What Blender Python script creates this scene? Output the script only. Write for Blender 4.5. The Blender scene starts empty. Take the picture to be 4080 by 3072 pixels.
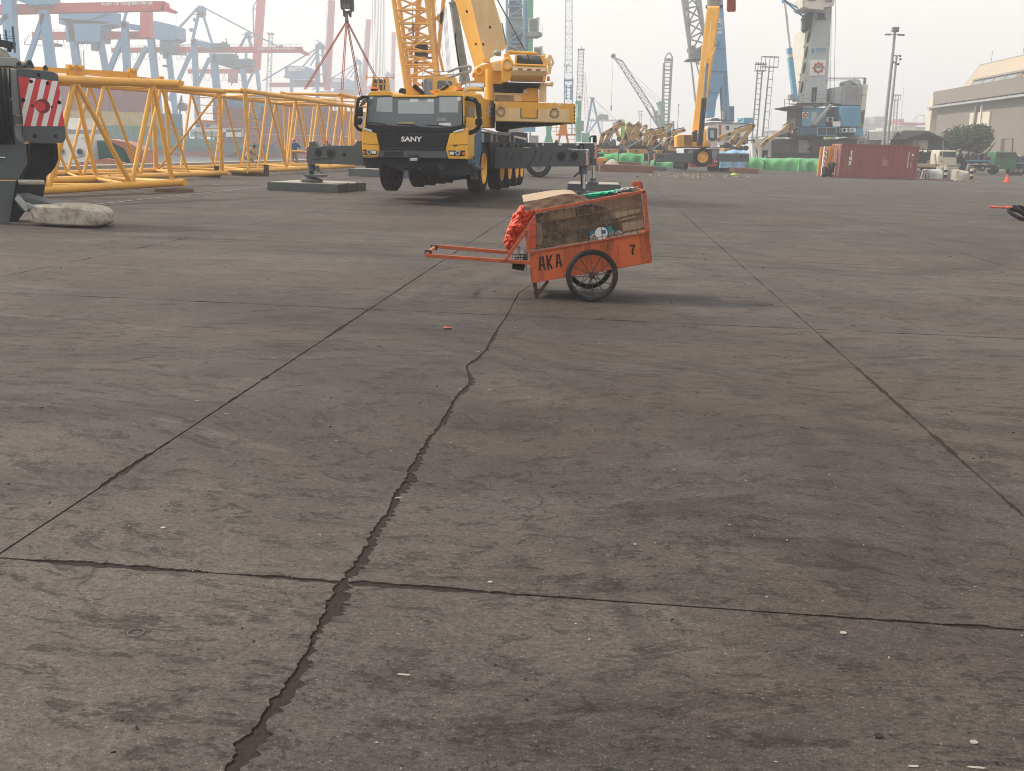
import bpy, math, random
import numpy as np
from mathutils import Vector, Matrix, Euler
random.seed(7)
rad = math.radians
sc = bpy.context.scene
COL = sc.collection
# camera
FPX, PITCH, ROLL, EYE = 3900.0, math.atan(951 / 3900), rad(1.72), 1.6
cd = bpy.data.cameras.new('camera')
cam = bpy.data.objects.new('camera', cd)
COL.objects.link(cam)
cd.sensor_width = 36.0
cd.lens = 36.0 * FPX / 4080.0
cd.clip_start, cd.clip_end = 0.1, 9000
cam.matrix_world = (Matrix.Translation((0, 0, EYE)) @ Matrix.Rotation(math.pi / 2 - PITCH, 4, 'X') @ Matrix.Rotation(ROLL, 4, 'Z'))
sc.camera = cam
# sky, sun, exposure
SUN_EL, SUN_AZ = 40.0, 282.0
HAZE = 0.0015
w = bpy.data.worlds.new('World')
sc.world = w
w.use_nodes = True
nt = w.node_tree
nt.nodes.clear()
sky = nt.nodes.new('ShaderNodeTexSky')
sky.sky_type = 'NISHITA'
sky.sun_disc = False
sky.sun_elevation, sky.sun_rotation = rad(SUN_EL), rad(SUN_AZ)
sky.air_density, sky.dust_density, sky.ozone_density = 1.0, 6.0, 1.0
hs = nt.nodes.new('ShaderNodeHueSaturation')
hs.inputs['Saturation'].default_value = 0.25
mx = nt.nodes.new('ShaderNodeMix')
mx.data_type = 'RGBA'
mx.inputs['Factor'].default_value = 0.80
mx.inputs[7].default_value = (11.5, 11.1, 10.4, 1)
bg = nt.nodes.new('ShaderNodeBackground')
bg.inputs['Strength'].default_value = 0.12
ow = nt.nodes.new('ShaderNodeOutputWorld')
nt.links.new(sky.outputs[0], hs.inputs['Color'])
nt.links.new(hs.outputs[0], mx.inputs[6])
nt.links.new(mx.outputs[2], bg.inputs[0])
nt.links.new(bg.outputs[0], ow.inputs[0])
sl = bpy.data.lights.new('sun', 'SUN')
sl.energy, sl.angle, sl.color = 4.7, rad(2.5), (1.0, 0.92, 0.80)
so = bpy.data.objects.new('sun', sl)
COL.objects.link(so)
az, el = rad(SUN_AZ), rad(SUN_EL)
sd = Vector((math.sin(az) * math.cos(el), math.cos(az) * math.cos(el), math.sin(el)))
so.rotation_euler = sd.to_track_quat('Z', 'Y').to_euler()
so.location = (0, 0, 60)
sc.view_settings.view_transform = 'Standard'
sc.view_settings.look = 'None'
sc.view_settings.exposure = 0.0
sc.view_settings.gamma = 1.0
sc.view_settings.use_curve_mapping = False
sc.cycles.volume_bounces = 1
sc.cycles.max_bounces = 6
sc.cycles.diffuse_bounces = 3
sc.cycles.use_denoising = True
sc.cycles.filter_width = 1.05
# materials
MATS = {}
def mat(name, col, rough=0.5, metal=0.0, dirt=0.25, scale=3.0, dcol=(0.09, 0.075, 0.06), bump=0.0, alpha=1.0, trans=0.0, streak=False, spec=0.4, var=0.0, grime=None):
 m = bpy.data.materials.new(name)
 m.use_nodes = True
 n, l = m.node_tree.nodes, m.node_tree.links
 b = n['Principled BSDF']
 b.inputs['Roughness'].default_value = rough
 b.inputs['Metallic'].default_value = metal
 b.inputs['Alpha'].default_value = alpha
 b.inputs['Transmission Weight'].default_value = trans
 b.inputs['Specular IOR Level'].default_value = spec
 g = n.new('ShaderNodeNewGeometry')
 mp = n.new('ShaderNodeMapping')
 mp.inputs['Scale'].default_value = (1, 1, 0.18) if streak else (1, 1, 1)
 l.new(g.outputs['Position'], mp.inputs[0])
 nz = n.new('ShaderNodeTexNoise')
 nz.inputs['Scale'].default_value = scale
 nz.inputs['Detail'].default_value = 8
 nz.inputs['Roughness'].default_value = 0.65
 l.new(mp.outputs[0], nz.inputs[0])
 r = n.new('ShaderNodeValToRGB')
 r.color_ramp.elements[0].position = 0.46
 r.color_ramp.elements[1].position = 0.72
 l.new(nz.outputs[0], r.inputs[0])
 mm = n.new('ShaderNodeMath')
 mm.operation = 'MULTIPLY'
 mm.inputs[1].default_value = dirt
 l.new(r.outputs[0], mm.inputs[0])
 mi = n.new('ShaderNodeMix')
 mi.data_type = 'RGBA'
 mi.inputs[6].default_value = (*col, 1)
 mi.inputs[7].default_value = (*dcol, 1)
 l.new(mm.outputs[0], mi.inputs['Factor'])
 out = mi.outputs[2]
 if grime:
  for k_, (gs, lo, hi, am, gc) in enumerate(grime):
   gn = n.new('ShaderNodeTexNoise')
   gn.inputs['Scale'].default_value = gs
   gn.inputs['Detail'].default_value = 9
   gn.inputs['Roughness'].default_value = 0.7
   l.new(mp.outputs[0], gn.inputs[0])
   gr = n.new('ShaderNodeMapRange')
   gr.inputs['From Min'].default_value, gr.inputs['From Max'].default_value = lo, hi
   gr.inputs['To Max'].default_value = am
   l.new(gn.outputs[0], gr.inputs[0])
   gm_ = n.new('ShaderNodeMix')
   gm_.data_type = 'RGBA'
   l.new(gr.outputs[0], gm_.inputs[0])
   l.new(out, gm_.inputs[6])
   gm_.inputs[7].default_value = (*gc, 1)
   out = gm_.outputs[2]
 if var:
  oi = n.new('ShaderNodeObjectInfo')
  ma = n.new('ShaderNodeMapRange')
  ma.inputs['To Min'].default_value, ma.inputs['To Max'].default_value = 1 - var, 1 + var
  l.new(oi.outputs['Random'], ma.inputs[0])
  mv = n.new('ShaderNodeVectorMath')
  mv.operation = 'SCALE'
  l.new(out, mv.inputs[0])
  l.new(ma.outputs[0], mv.inputs['Scale'])
  out = mv.outputs[0]
 l.new(out, b.inputs['Base Color'])
 if bump:
  bp = n.new('ShaderNodeBump')
  bp.inputs['Strength'].default_value = bump
  bp.inputs['Distance'].default_value = 0.02
  n2 = n.new('ShaderNodeTexNoise')
  n2.inputs['Scale'].default_value = scale * 6
  n2.inputs['Detail'].default_value = 6
  l.new(g.outputs['Position'], n2.inputs[0])
  l.new(n2.outputs[0], bp.inputs['Height'])
  l.new(bp.outputs[0], b.inputs['Normal'])
 MATS[name] = m
 return m
mat('yellow', (0.80, 0.41, 0.05), 0.42, dirt=0.3, dcol=(0.36, 0.21, 0.07), scale=1.4)
mat('yellow_cab', (0.83, 0.43, 0.04), 0.28, dirt=0.2, dcol=(0.42, 0.25, 0.07))
mat('yellow_dirty', (0.78, 0.57, 0.30), 0.6, dirt=0.5, dcol=(0.36, 0.26, 0.15), scale=1.2, streak=True)
mat('lattice_yellow', (0.76, 0.40, 0.07), 0.45, dirt=0.4, dcol=(0.38, 0.20, 0.06), scale=2.2)
mat('excavator_yellow', (0.46, 0.26, 0.075), 0.5, dirt=0.55, dcol=(0.13, 0.08, 0.04), scale=0.9)
mat('steel_grey', (0.075, 0.090, 0.100), 0.5, dirt=0.35, dcol=(0.14, 0.135, 0.12), scale=2.5, spec=0.3)
mat('dark_steel', (0.020, 0.023, 0.027), 0.6, dirt=0.3, dcol=(0.06, 0.055, 0.05), spec=0.2)
mat('light_grey', (0.28, 0.30, 0.30), 0.55, dirt=0.5, dcol=(0.12, 0.11, 0.09), scale=4)
mat('black', (0.010, 0.010, 0.011), 0.55, dirt=0.3, dcol=(0.04, 0.036, 0.033), spec=0.2)
mat('grille_black', (0.012, 0.013, 0.016), 0.5, dirt=0.2, dcol=(0.04, 0.038, 0.035), spec=0.2)
mat('rubber', (0.013, 0.013, 0.014), 0.9, dirt=0.5, dcol=(0.045, 0.042, 0.038), scale=5, bump=0.3, spec=0.15)
mat('rust', (0.070, 0.040, 0.027), 0.85, dirt=0.6, dcol=(0.03, 0.02, 0.015), scale=8, bump=0.3)
mat('rusty_wire', (0.17, 0.085, 0.045), 0.8, dirt=0.5, dcol=(0.06, 0.03, 0.02), scale=30)
mat('cart_orange', (0.52, 0.115, 0.038), 0.6, dirt=0.6, dcol=(0.20, 0.05, 0.025), scale=7, streak=True, bump=0.12, grime=((3.5, .55, .72, .6, (0.09, 0.035, 0.024)), (26, .58, .68, .85, (0.035, 0.02, 0.016))))
mat('rubber_dusty', (0.030, 0.028, 0.027), 0.9, dirt=0.6, dcol=(0.085, 0.078, 0.070), scale=8, bump=0.4, spec=0.2)
mat('spoke_steel', (0.06, 0.055, 0.052), 0.6, dirt=0.4, dcol=(0.10, 0.06, 0.04))
mat('cart_frame', (0.44, 0.10, 0.042), 0.55, dirt=0.6, dcol=(0.13, 0.05, 0.03), scale=14, bump=0.1)
mat('paint_black', (0.020, 0.017, 0.016), 0.6, dirt=0.12, dcol=(0.3, 0.07, 0.03), scale=22)
mat('paint_white', (0.75, 0.75, 0.73), 0.45, dirt=0.15, dcol=(0.3, 0.28, 0.25))
mat('paint_red', (0.62, 0.045, 0.06), 0.45, dirt=0.15, dcol=(0.25, 0.05, 0.05))
mat('recess_red', (0.20, 0.02, 0.03), 0.6, dirt=0.3)
mat('brick_red', (0.42, 0.07, 0.04), 0.5, dirt=0.2)
mat('white_worn', (0.40, 0.37, 0.31), 0.85, dirt=0.95, dcol=(0.14, 0.11, 0.075), scale=7, bump=0.6)
mat('chrome', (0.55, 0.57, 0.58), 0.22, 1.0, dirt=0.2, dcol=(0.2, 0.2, 0.2))
mat('glass_cab', (0.11, 0.14, 0.16), 0.1, dirt=0.0, spec=0.7)
mat('blind', (0.42, 0.47, 0.49), 0.35, dirt=0.25, dcol=(0.25, 0.29, 0.31))
mat('glass_dark', (0.03, 0.04, 0.045), 0.08, dirt=0.0, spec=0.7)
mat('amber', (0.60, 0.14, 0.03), 0.35, dirt=0.1)
mat('lamp_lens', (0.7, 0.72, 0.72), 0.15, dirt=0.1, spec=0.8)
mat('cardboard', (0.25, 0.172, 0.118), 0.9, dirt=0.6, dcol=(0.12, 0.08, 0.056), scale=6, bump=0.4)
mat('cardboard_light', (0.38, 0.285, 0.20), 0.9, dirt=0.35, dcol=(0.22, 0.15, 0.10), scale=4, bump=0.3)
mat('cardboard_wet', (0.085, 0.064, 0.050), 0.85, dirt=0.9, dcol=(0.27, 0.20, 0.145), scale=6, bump=0.8)
mat('tarp_orange', (0.60, 0.085, 0.04), 0.42, dirt=0.35, dcol=(0.34, 0.04, 0.02), scale=9)
mat('tarp_green', (0.06, 0.30, 0.10), 0.6, dirt=0.45, dcol=(0.04, 0.14, 0.06), scale=1.2, bump=0.2)
mat('tarp_bright', (0.10, 0.36, 0.14), 0.6, dirt=0.45, dcol=(0.05, 0.20, 0.08), scale=0.8)
mat('tarp_teal', (0.03, 0.47, 0.27), 0.4, dirt=0.2, dcol=(0.02, 0.26, 0.15), scale=8)
mat('tarp_blue', (0.22, 0.42, 0.62), 0.5, dirt=0.3)
mat('plastic_clear', (0.62, 0.64, 0.64), 0.2, dirt=0.3, dcol=(0.3, 0.3, 0.28), scale=14, alpha=0.62, spec=0.8)
mat('film_grey', (0.42, 0.43, 0.42), 0.25, dirt=0.5, dcol=(0.12, 0.12, 0.12), scale=16, spec=0.7)
mat('pack_blue', (0.03, 0.15, 0.30), 0.4, dirt=0.2)
mat('pack_teal', (0.03, 0.25, 0.22), 0.4, dirt=0.2)
mat('port_blue', (0.07, 0.26, 0.47), 0.5, dirt=0.25, dcol=(0.05, 0.14, 0.25), scale=0.2)
mat('port_blue_dark', (0.045, 0.12, 0.20), 0.55, dirt=0.3, scale=0.3)
mat('port_red', (0.55, 0.05, 0.045), 0.5, dirt=0.2, dcol=(0.3, 0.03, 0.03), scale=0.2)
mat('raised_red', (0.45, 0.10, 0.13), 0.5, dirt=0.2, scale=0.2)
mat('crane_green', (0.10, 0.36, 0.22), 0.5, dirt=0.3, dcol=(0.05, 0.15, 0.1), scale=0.5)
mat('crane_orange', (0.65, 0.24, 0.03), 0.5, dirt=0.2)
mat('ship_hull', (0.05, 0.09, 0.13), 0.6, dirt=0.35, dcol=(0.10, 0.11, 0.12), scale=0.15, streak=True)
mat('ship_teal', (0.03, 0.15, 0.14), 0.6, dirt=0.3, scale=0.2)
mat('ship_red', (0.20, 0.05, 0.04), 0.7, dirt=0.3)
mat('box_maroon', (0.17, 0.035, 0.04), 0.55, dirt=0.3, dcol=(0.10, 0.04, 0.03), scale=0.7, streak=True, var=0.15)
mat('box_yellow', (0.42, 0.30, 0.09), 0.6, dirt=0.3, scale=0.5)
mat('box_green', (0.04, 0.17, 0.12), 0.6, dirt=0.3, scale=0.5)
mat('box_blue', (0.05, 0.16, 0.30), 0.6, dirt=0.3, scale=0.5)
mat('box_grey', (0.36, 0.37, 0.37), 0.6, dirt=0.3, scale=0.5)
mat('container_maroon', (0.26, 0.078, 0.084), 0.65, dirt=0.45, dcol=(0.16, 0.075, 0.065), scale=0.9, streak=True)
mat('container_front', (0.34, 0.15, 0.12), 0.6, dirt=0.6, dcol=(0.55, 0.5, 0.46), scale=6)
mat('kmu_grey', (0.42, 0.48, 0.49), 0.5, dirt=0.3, dcol=(0.2, 0.22, 0.22), scale=0.5, streak=True)
mat('kmu_cream', (0.60, 0.57, 0.50), 0.55, dirt=0.3, scale=0.6, streak=True)
mat('kmu_blue', (0.13, 0.37, 0.55), 0.5, dirt=0.35, dcol=(0.06, 0.15, 0.22), scale=0.7, streak=True)
mat('kmu_dark', (0.05, 0.06, 0.065), 0.7, dirt=0.5, dcol=(0.02, 0.02, 0.02), scale=0.5, streak=True)
mat('soot', (0.10, 0.10, 0.10), 0.8, dirt=0.8, dcol=(0.02, 0.02, 0.02), scale=0.5, streak=True)
mat('logo_blue', (0.06, 0.25, 0.50), 0.5, dirt=0.1)
mat('wall_beige', (0.20, 0.172, 0.142), 0.85, dirt=0.25, dcol=(0.15, 0.13, 0.11), scale=0.25, streak=True)  # base colour darkened to carry the shade under the warehouse canopy
mat('wall_panel', (0.60, 0.54, 0.44), 0.85, dirt=0.3, scale=0.4)
mat('roof_cream', (0.52, 0.43, 0.33), 0.7, dirt=0.3, dcol=(0.38, 0.29, 0.21), scale=0.2, streak=True)
mat('eave_grey', (0.36, 0.37, 0.37), 0.6, dirt=0.3)
mat('shed_roof', (0.12, 0.125, 0.12), 0.8, dirt=0.4, scale=0.5)
mat('shed_dark', (0.045, 0.05, 0.055), 0.9, dirt=0.3)
mat('concrete', (0.34, 0.31, 0.27), 0.9, dirt=0.5, dcol=(0.16, 0.14, 0.12), scale=3, bump=0.3)
mat('concrete_pale', (0.42, 0.38, 0.33), 0.9, dirt=0.5, dcol=(0.22, 0.19, 0.16), scale=2, bump=0.3)
mat('wood', (0.17, 0.115, 0.08), 0.9, dirt=0.5, dcol=(0.07, 0.05, 0.04), scale=4, bump=0.3)
mat('wood_red', (0.22, 0.11, 0.08), 0.9, dirt=0.5, dcol=(0.10, 0.06, 0.05), scale=3)
mat('pole_grey', (0.30, 0.32, 0.33), 0.5, dirt=0.3)
mat('mast_grey', (0.19, 0.21, 0.23), 0.6, dirt=0.3)
mat('cone_red', (0.70, 0.09, 0.04), 0.6, dirt=0.2)
mat('truck_cream', (0.60, 0.55, 0.42), 0.4, dirt=0.2)
mat('truck_green', (0.03, 0.14, 0.06), 0.4, dirt=0.2)
mat('lime', (0.36, 0.62, 0.05), 0.5, dirt=0.2)
mat('leaf', (0.028, 0.055, 0.020), 0.7, dirt=0.6, dcol=(0.06, 0.095, 0.035), scale=1.3, var=0.3)
mat('bark', (0.10, 0.08, 0.06), 0.9)
mat('skin', (0.24, 0.12, 0.07), 0.6, dirt=0.1)
mat('shirt_blue', (0.025, 0.09, 0.26), 0.8, dirt=0.3)
mat('shirt_tan', (0.40, 0.28, 0.14), 0.8, dirt=0.3)
mat('trouser', (0.32, 0.28, 0.27), 0.85, dirt=0.5, scale=9)
mat('helmet_orange', (0.75, 0.19, 0.03), 0.35, dirt=0.1)
mat('sling_red', (0.33, 0.075, 0.04), 0.8, dirt=0.5, scale=6)
mat('cable', (0.07, 0.075, 0.08), 0.55, dirt=0.2)
mat('tug_orange', (0.42, 0.17, 0.12), 0.5, dirt=0.6, dcol=(0.25, 0.13, 0.10), scale=1.5)  # paled towards pink, so the harbour haze is painted into this orange
mat('far_grey', (0.30, 0.31, 0.31), 0.8, dirt=0.2, scale=0.05)
mat('far_green', (0.07, 0.12, 0.06), 0.9, dirt=0.5, scale=0.1)
mat('litter', (0.31, 0.285, 0.255), 0.8, dirt=0.4, scale=3)
mat('joint_dirt', (0.034, 0.028, 0.026), 0.95, dirt=0.6, dcol=(0.022, 0.018, 0.017), scale=9, bump=0.5, spec=0.1)
mat('pale_blue', (0.20, 0.33, 0.44), 0.5, dirt=0.3, scale=0.4)
def ground_material():
 m = bpy.data.materials.new('worn_concrete')
 m.use_nodes = True
 n, l = m.node_tree.nodes, m.node_tree.links
 b = n['Principled BSDF']
 b.inputs['Specular IOR Level'].default_value = 0.30
 geo = n.new('ShaderNodeNewGeometry')
 rot = n.new('ShaderNodeVectorRotate')
 rot.rotation_type = 'Z_AXIS'
 rot.inputs['Angle'].default_value = rad(5)
 l.new(geo.outputs['Position'], rot.inputs['Vector'])
 def noise(scale, sx=1, sy=1, detail=6, rough=0.6, dist=0.0, off=0.0, src=None):
  mp = n.new('ShaderNodeMapping')
  mp.inputs['Scale'].default_value = (sx, sy, 1)
  mp.inputs['Location'].default_value = (off, off * 1.7, 0)
  l.new(src or rot.outputs[0], mp.inputs[0])
  t = n.new('ShaderNodeTexNoise')
  t.inputs['Scale'].default_value = scale
  t.inputs['Detail'].default_value = detail
  t.inputs['Roughness'].default_value = rough
  t.inputs['Distortion'].default_value = dist
  l.new(mp.outputs[0], t.inputs[0])
  return t.outputs[0]
 def ramp(s, a, b_, inv=False):
  r = n.new('ShaderNodeMapRange')
  r.interpolation_type = 'SMOOTHSTEP'
  r.inputs['From Min'].default_value, r.inputs['From Max'].default_value = a, b_
  if inv:
   r.inputs['To Min'].default_value, r.inputs['To Max'].default_value = 1, 0
  l.new(s, r.inputs[0])
  return r.outputs[0]
 def mul(a, b_):
  k = n.new('ShaderNodeMath')
  k.operation = 'MULTIPLY'
  for i, s in enumerate((a, b_)):
   if isinstance(s, (int, float)):
    k.inputs[i].default_value = s
   else:
    l.new(s, k.inputs[i])
  return k.outputs[0]
 def mix(c, f, col):
  k = n.new('ShaderNodeMix')
  k.data_type = 'RGBA'
  l.new(c, k.inputs[6])
  l.new(f, k.inputs['Factor'])
  k.inputs[7].default_value = (*col, 1)
  return k.outputs[2]
 wn = n.new('ShaderNodeTexNoise')
 wn.inputs['Scale'].default_value = 0.16
 wn.inputs['Detail'].default_value = 2
 l.new(rot.outputs[0], wn.inputs[0])
 wv = n.new('ShaderNodeVectorMath')
 wv.operation = 'SCALE'
 wv.inputs['Scale'].default_value = 4.0
 l.new(wn.outputs['Color'], wv.inputs[0])
 wa = n.new('ShaderNodeVectorMath')
 l.new(rot.outputs[0], wa.inputs[0])
 l.new(wv.outputs[0], wa.inputs[1])
 W = wa.outputs[0]
 FN = n.new('ShaderNodeTexNoise')
 FN.inputs['Scale'].default_value = 1.3
 FN.inputs['Detail'].default_value = 7
 FN.inputs['Roughness'].default_value = 0.62
 l.new(geo.outputs['Position'], FN.inputs[0])
 FT = ramp(noise(4.5, 0.35, 1.6, 9, 0.75, 0.4, 17, W), 0.30, 0.58)
 base = n.new('ShaderNodeMix')
 base.data_type = 'RGBA'
 base.inputs[6].default_value = (0.055, 0.045, 0.039, 1)
 base.inputs[7].default_value = (0.098, 0.083, 0.072, 1)
 l.new(ramp(noise(0.55, detail=10, rough=0.7), 0.34, 0.68), base.inputs['Factor'])
 c = base.outputs[2]
 c = mix(c, mul(ramp(noise(0.11, 0.7, 1.1, 4, off=31), 0.50, 0.66), 0.5), (0.132, 0.117, 0.104))
 c = mix(c, mul(ramp(noise(0.30, 0.5, 1.2, 6, dist=1.2, off=5, src=W), 0.52, 0.66), 0.65), (0.078, 0.058, 0.045))
 c = mix(c, mul(ramp(noise(0.42, 0.5, 1.3, 7, dist=0.8, off=13, src=W), 0.53, 0.66), 0.7), (0.046, 0.038, 0.039))
 c = mix(c, mul(ramp(noise(1.6, 0.6, 1.2, 8, 0.7, 0.5, 77), 0.60, 0.74), 0.55), (0.155, 0.141, 0.128))
 fine = ramp(noise(7, 0.6, 1.2, 10, 0.82, 0.3, 2, W), 0.54, 0.62)
 patch = ramp(noise(0.5, 0.6, 1.3, 5, off=9, src=W), 0.42, 0.58)
 c = mix(c, mul(mul(fine, patch), 0.7), (0.028, 0.0225, 0.021))
 arcs = ramp(noise(1.1, 0.16, 2.4, 10, 0.8, 0.1, 40, W), 0.555, 0.62)
 c = mix(c, mul(mul(arcs, ramp(noise(0.25, off=70), 0.40, 0.56)), 0.7), (0.034, 0.027, 0.025))
 arc2 = ramp(noise(0.9, 0.10, 4.0, 8, 0.7, 0.2, 90, W), 0.58, 0.66)
 c = mix(c, mul(arc2, 0.4), (0.15, 0.132, 0.117))
 bl = ramp(noise(3.4, 0.8, 1.1, 9, 0.78, 0.3, 61), 0.60, 0.655)
 c = mix(c, mul(bl, 0.6), (0.031, 0.025, 0.024))
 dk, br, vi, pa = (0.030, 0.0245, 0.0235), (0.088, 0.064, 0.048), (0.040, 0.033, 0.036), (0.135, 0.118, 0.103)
 for fx, fy, rx, ry, ra_, col, am in ((1500, 2750, .95, .7, 10, vi, .55), (2900, 2950, .8, .35, 0, dk, .5), (2420, 1650, 1.4, .40, 12, dk, .6), (2050, 1700, .4, .25, 0, dk, .7), (3000, 1950, 1.7, .9, -15, vi, .6),
     (3500, 2200, .9, .3, -10, dk, .6), (430, 1640, .65, .25, 20, dk, .75), (120, 1930, .8, .3, 10, dk, .75), (1050, 1110, 2.8, .9, 20, br, .75), (300, 1040, 3.2, .6, 12, br, .7),
     (740, 950, 1.2, .3, 5, dk, .8), (1410, 1012, 1.0, .28, 0, dk, .8), (3200, 1600, 1.8, 1.1, -10, br, .6), (2760, 1198, 1.4, .34, -3, dk, .8), (3600, 1050, 4, .8, 0, br, .6), (2900, 840, 4, 1.0, 0, dk, .45),  # the dark patch just right of the cart paints in its cast shadow
     (600, 2450, 1.1, .7, 0, pa, .45), (150, 2900, .7, .4, 0, pa, .5), (3800, 1350, 2, .6, 0, pa, .45), (1800, 2050, .6, .35, 0, pa, .4), (2200, 2550, .8, .4, 0, pa, .35), (500, 800, 4, 1.6, 8, dk, .5),
     (1350, 860, 4, .7, 4, pa, .4), (2600, 1400, 2, .6, 0, br, .5), (3450, 1510, .7, .5, 0, br, .9), (3700, 2560, 1, .3, 0, vi, .5), (900, 1400, 2.6, .25, 12, dk, .5), (2300, 2900, 1.2, .3, 0, dk, .3)):
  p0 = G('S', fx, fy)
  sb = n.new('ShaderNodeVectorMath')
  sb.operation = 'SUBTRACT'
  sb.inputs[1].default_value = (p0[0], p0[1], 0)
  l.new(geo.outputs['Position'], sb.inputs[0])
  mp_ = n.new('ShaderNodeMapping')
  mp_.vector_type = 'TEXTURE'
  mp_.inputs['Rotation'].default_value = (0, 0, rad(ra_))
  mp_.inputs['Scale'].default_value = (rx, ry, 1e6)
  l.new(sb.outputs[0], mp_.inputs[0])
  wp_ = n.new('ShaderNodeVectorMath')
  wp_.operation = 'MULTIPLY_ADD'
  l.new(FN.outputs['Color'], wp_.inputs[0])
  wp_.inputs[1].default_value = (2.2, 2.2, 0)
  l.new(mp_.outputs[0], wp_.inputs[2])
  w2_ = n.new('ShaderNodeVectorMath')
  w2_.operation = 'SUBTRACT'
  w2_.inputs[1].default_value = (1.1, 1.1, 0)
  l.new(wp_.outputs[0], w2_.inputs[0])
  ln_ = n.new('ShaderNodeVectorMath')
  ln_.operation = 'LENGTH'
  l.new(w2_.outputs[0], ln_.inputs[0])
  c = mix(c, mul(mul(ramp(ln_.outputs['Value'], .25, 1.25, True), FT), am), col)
 RN = ramp(noise(0.7, off=33), 0.42, 0.56)
 for cx_, cy_, Rr, ww_, am in ((-2.2, 5.0, 3.5, .10, .6), (-2.2, 5.0, 3.85, .09, .5), (2.6, 10.4, 4.6, .16, .6), (2.6, 10.4, 5.1, .12, .5), (3.6, 6.0, 2.4, .10, .6), (3.6, 6.0, 2.62, .06, .6), (3.4, 5.6, 3.1, .16, .45),
    (-6.5, 13.0, 5.5, .22, .55), (9, 17, 6.5, .3, .5), (9, 17, 8.3, .3, .5), (-1, 22, 9, .35, .45), (1.2, 3.9, 1.5, .05, .5), (0.4, 7.6, 2.2, .07, .5)):
  ds = n.new('ShaderNodeVectorMath')
  ds.operation = 'DISTANCE'
  l.new(W, ds.inputs[0])
  ds.inputs[1].default_value = (cx_ + 2, cy_ + 2, 2)
  ab = n.new('ShaderNodeMath')
  ab.operation = 'SUBTRACT'
  ab.inputs[1].default_value = Rr
  l.new(ds.outputs['Value'], ab.inputs[0])
  ac = n.new('ShaderNodeMath')
  ac.operation = 'ABSOLUTE'
  l.new(ab.outputs[0], ac.inputs[0])
  c = mix(c, mul(mul(mul(ramp(ac.outputs[0], ww_ * .3, ww_ * 1.3, True), FT), RN), am), dk)
 speck = ramp(noise(110, detail=2, rough=0.5), 0.62, 0.70)
 c = mix(c, mul(speck, 0.5), (0.27, 0.245, 0.215))
 v = n.new('ShaderNodeTexVoronoi')
 v.inputs['Scale'].default_value = 6.0
 l.new(rot.outputs[0], v.inputs[0])
 pits = mul(ramp(v.outputs['Distance'], 0.06, 0.15, True), ramp(noise(2.3, off=50), 0.48, 0.56))
 c = mix(c, mul(pits, 0.8), (0.028, 0.024, 0.022))
 v3 = n.new('ShaderNodeTexVoronoi')
 v3.inputs['Scale'].default_value = 34.0
 l.new(rot.outputs[0], v3.inputs[0])
 c = mix(c, mul(mul(ramp(v3.outputs['Distance'], 0.10, 0.26, True), ramp(noise(9, off=51), 0.40, 0.54)), 0.85), (0.028, 0.024, 0.022))
 v2 = n.new('ShaderNodeTexVoronoi')
 v2.feature = 'DISTANCE_TO_EDGE'
 v2.inputs['Scale'].default_value = 0.42
 n3 = n.new('ShaderNodeTexNoise')
 n3.inputs['Scale'].default_value = 2.5
 n3.inputs['Detail'].default_value = 8
 l.new(rot.outputs[0], n3.inputs[0])
 sv = n.new('ShaderNodeVectorMath')
 sv.operation = 'SCALE'
 sv.inputs['Scale'].default_value = 0.7
 l.new(n3.outputs['Color'], sv.inputs[0])
 ad = n.new('ShaderNodeVectorMath')
 l.new(rot.outputs[0], ad.inputs[0])
 l.new(sv.outputs[0], ad.inputs[1])
 l.new(ad.outputs[0], v2.inputs[0])
 cr = mul(ramp(v2.outputs['Distance'], 0.0, 0.008, True), ramp(noise(0.8, off=22), 0.50, 0.60))
 c = mix(c, mul(cr, 0.75), (0.028, 0.024, 0.022))
 for sc2, a2, sy2 in ((14, .22, 1.2), (55, .5, 1.1), (170, .42, 1.0)):
  gm = n.new('ShaderNodeMapRange')
  gm.inputs['From Min'].default_value, gm.inputs['From Max'].default_value = 0.32, 0.68
  gm.inputs['To Min'].default_value, gm.inputs['To Max'].default_value = 1 - a2, 1 + a2
  l.new(noise(sc2, 0.7, sy2, 5, 0.75, off=sc2), gm.inputs[0])
  gv = n.new('ShaderNodeVectorMath')
  gv.operation = 'SCALE'
  l.new(c, gv.inputs[0])
  l.new(gm.outputs[0], gv.inputs['Scale'])
  c = gv.outputs[0]
 tn = n.new('ShaderNodeVectorMath')
 tn.operation = 'MULTIPLY'
 tn.inputs[1].default_value = (0.78, 0.775, 0.78)
 l.new(c, tn.inputs[0])
 l.new(tn.outputs[0], b.inputs['Base Color'])
 rr = n.new('ShaderNodeMapRange')
 rr.inputs['To Min'].default_value, rr.inputs['To Max'].default_value = 0.58, 0.88
 l.new(noise(1.1, off=3), rr.inputs[0])
 l.new(rr.outputs[0], b.inputs['Roughness'])
 bp = n.new('ShaderNodeBump')
 bp.inputs['Strength'].default_value = 0.8
 bp.inputs['Distance'].default_value = 0.008
 hsum = n.new('ShaderNodeMath')
 l.new(noise(45, detail=6, rough=0.7), hsum.inputs[0])
 l.new(mul(fine, -0.8), hsum.inputs[1])
 l.new(hsum.outputs[0], bp.inputs['Height'])
 l.new(bp.outputs[0], b.inputs['Normal'])
 MATS['worn_concrete'] = m
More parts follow.
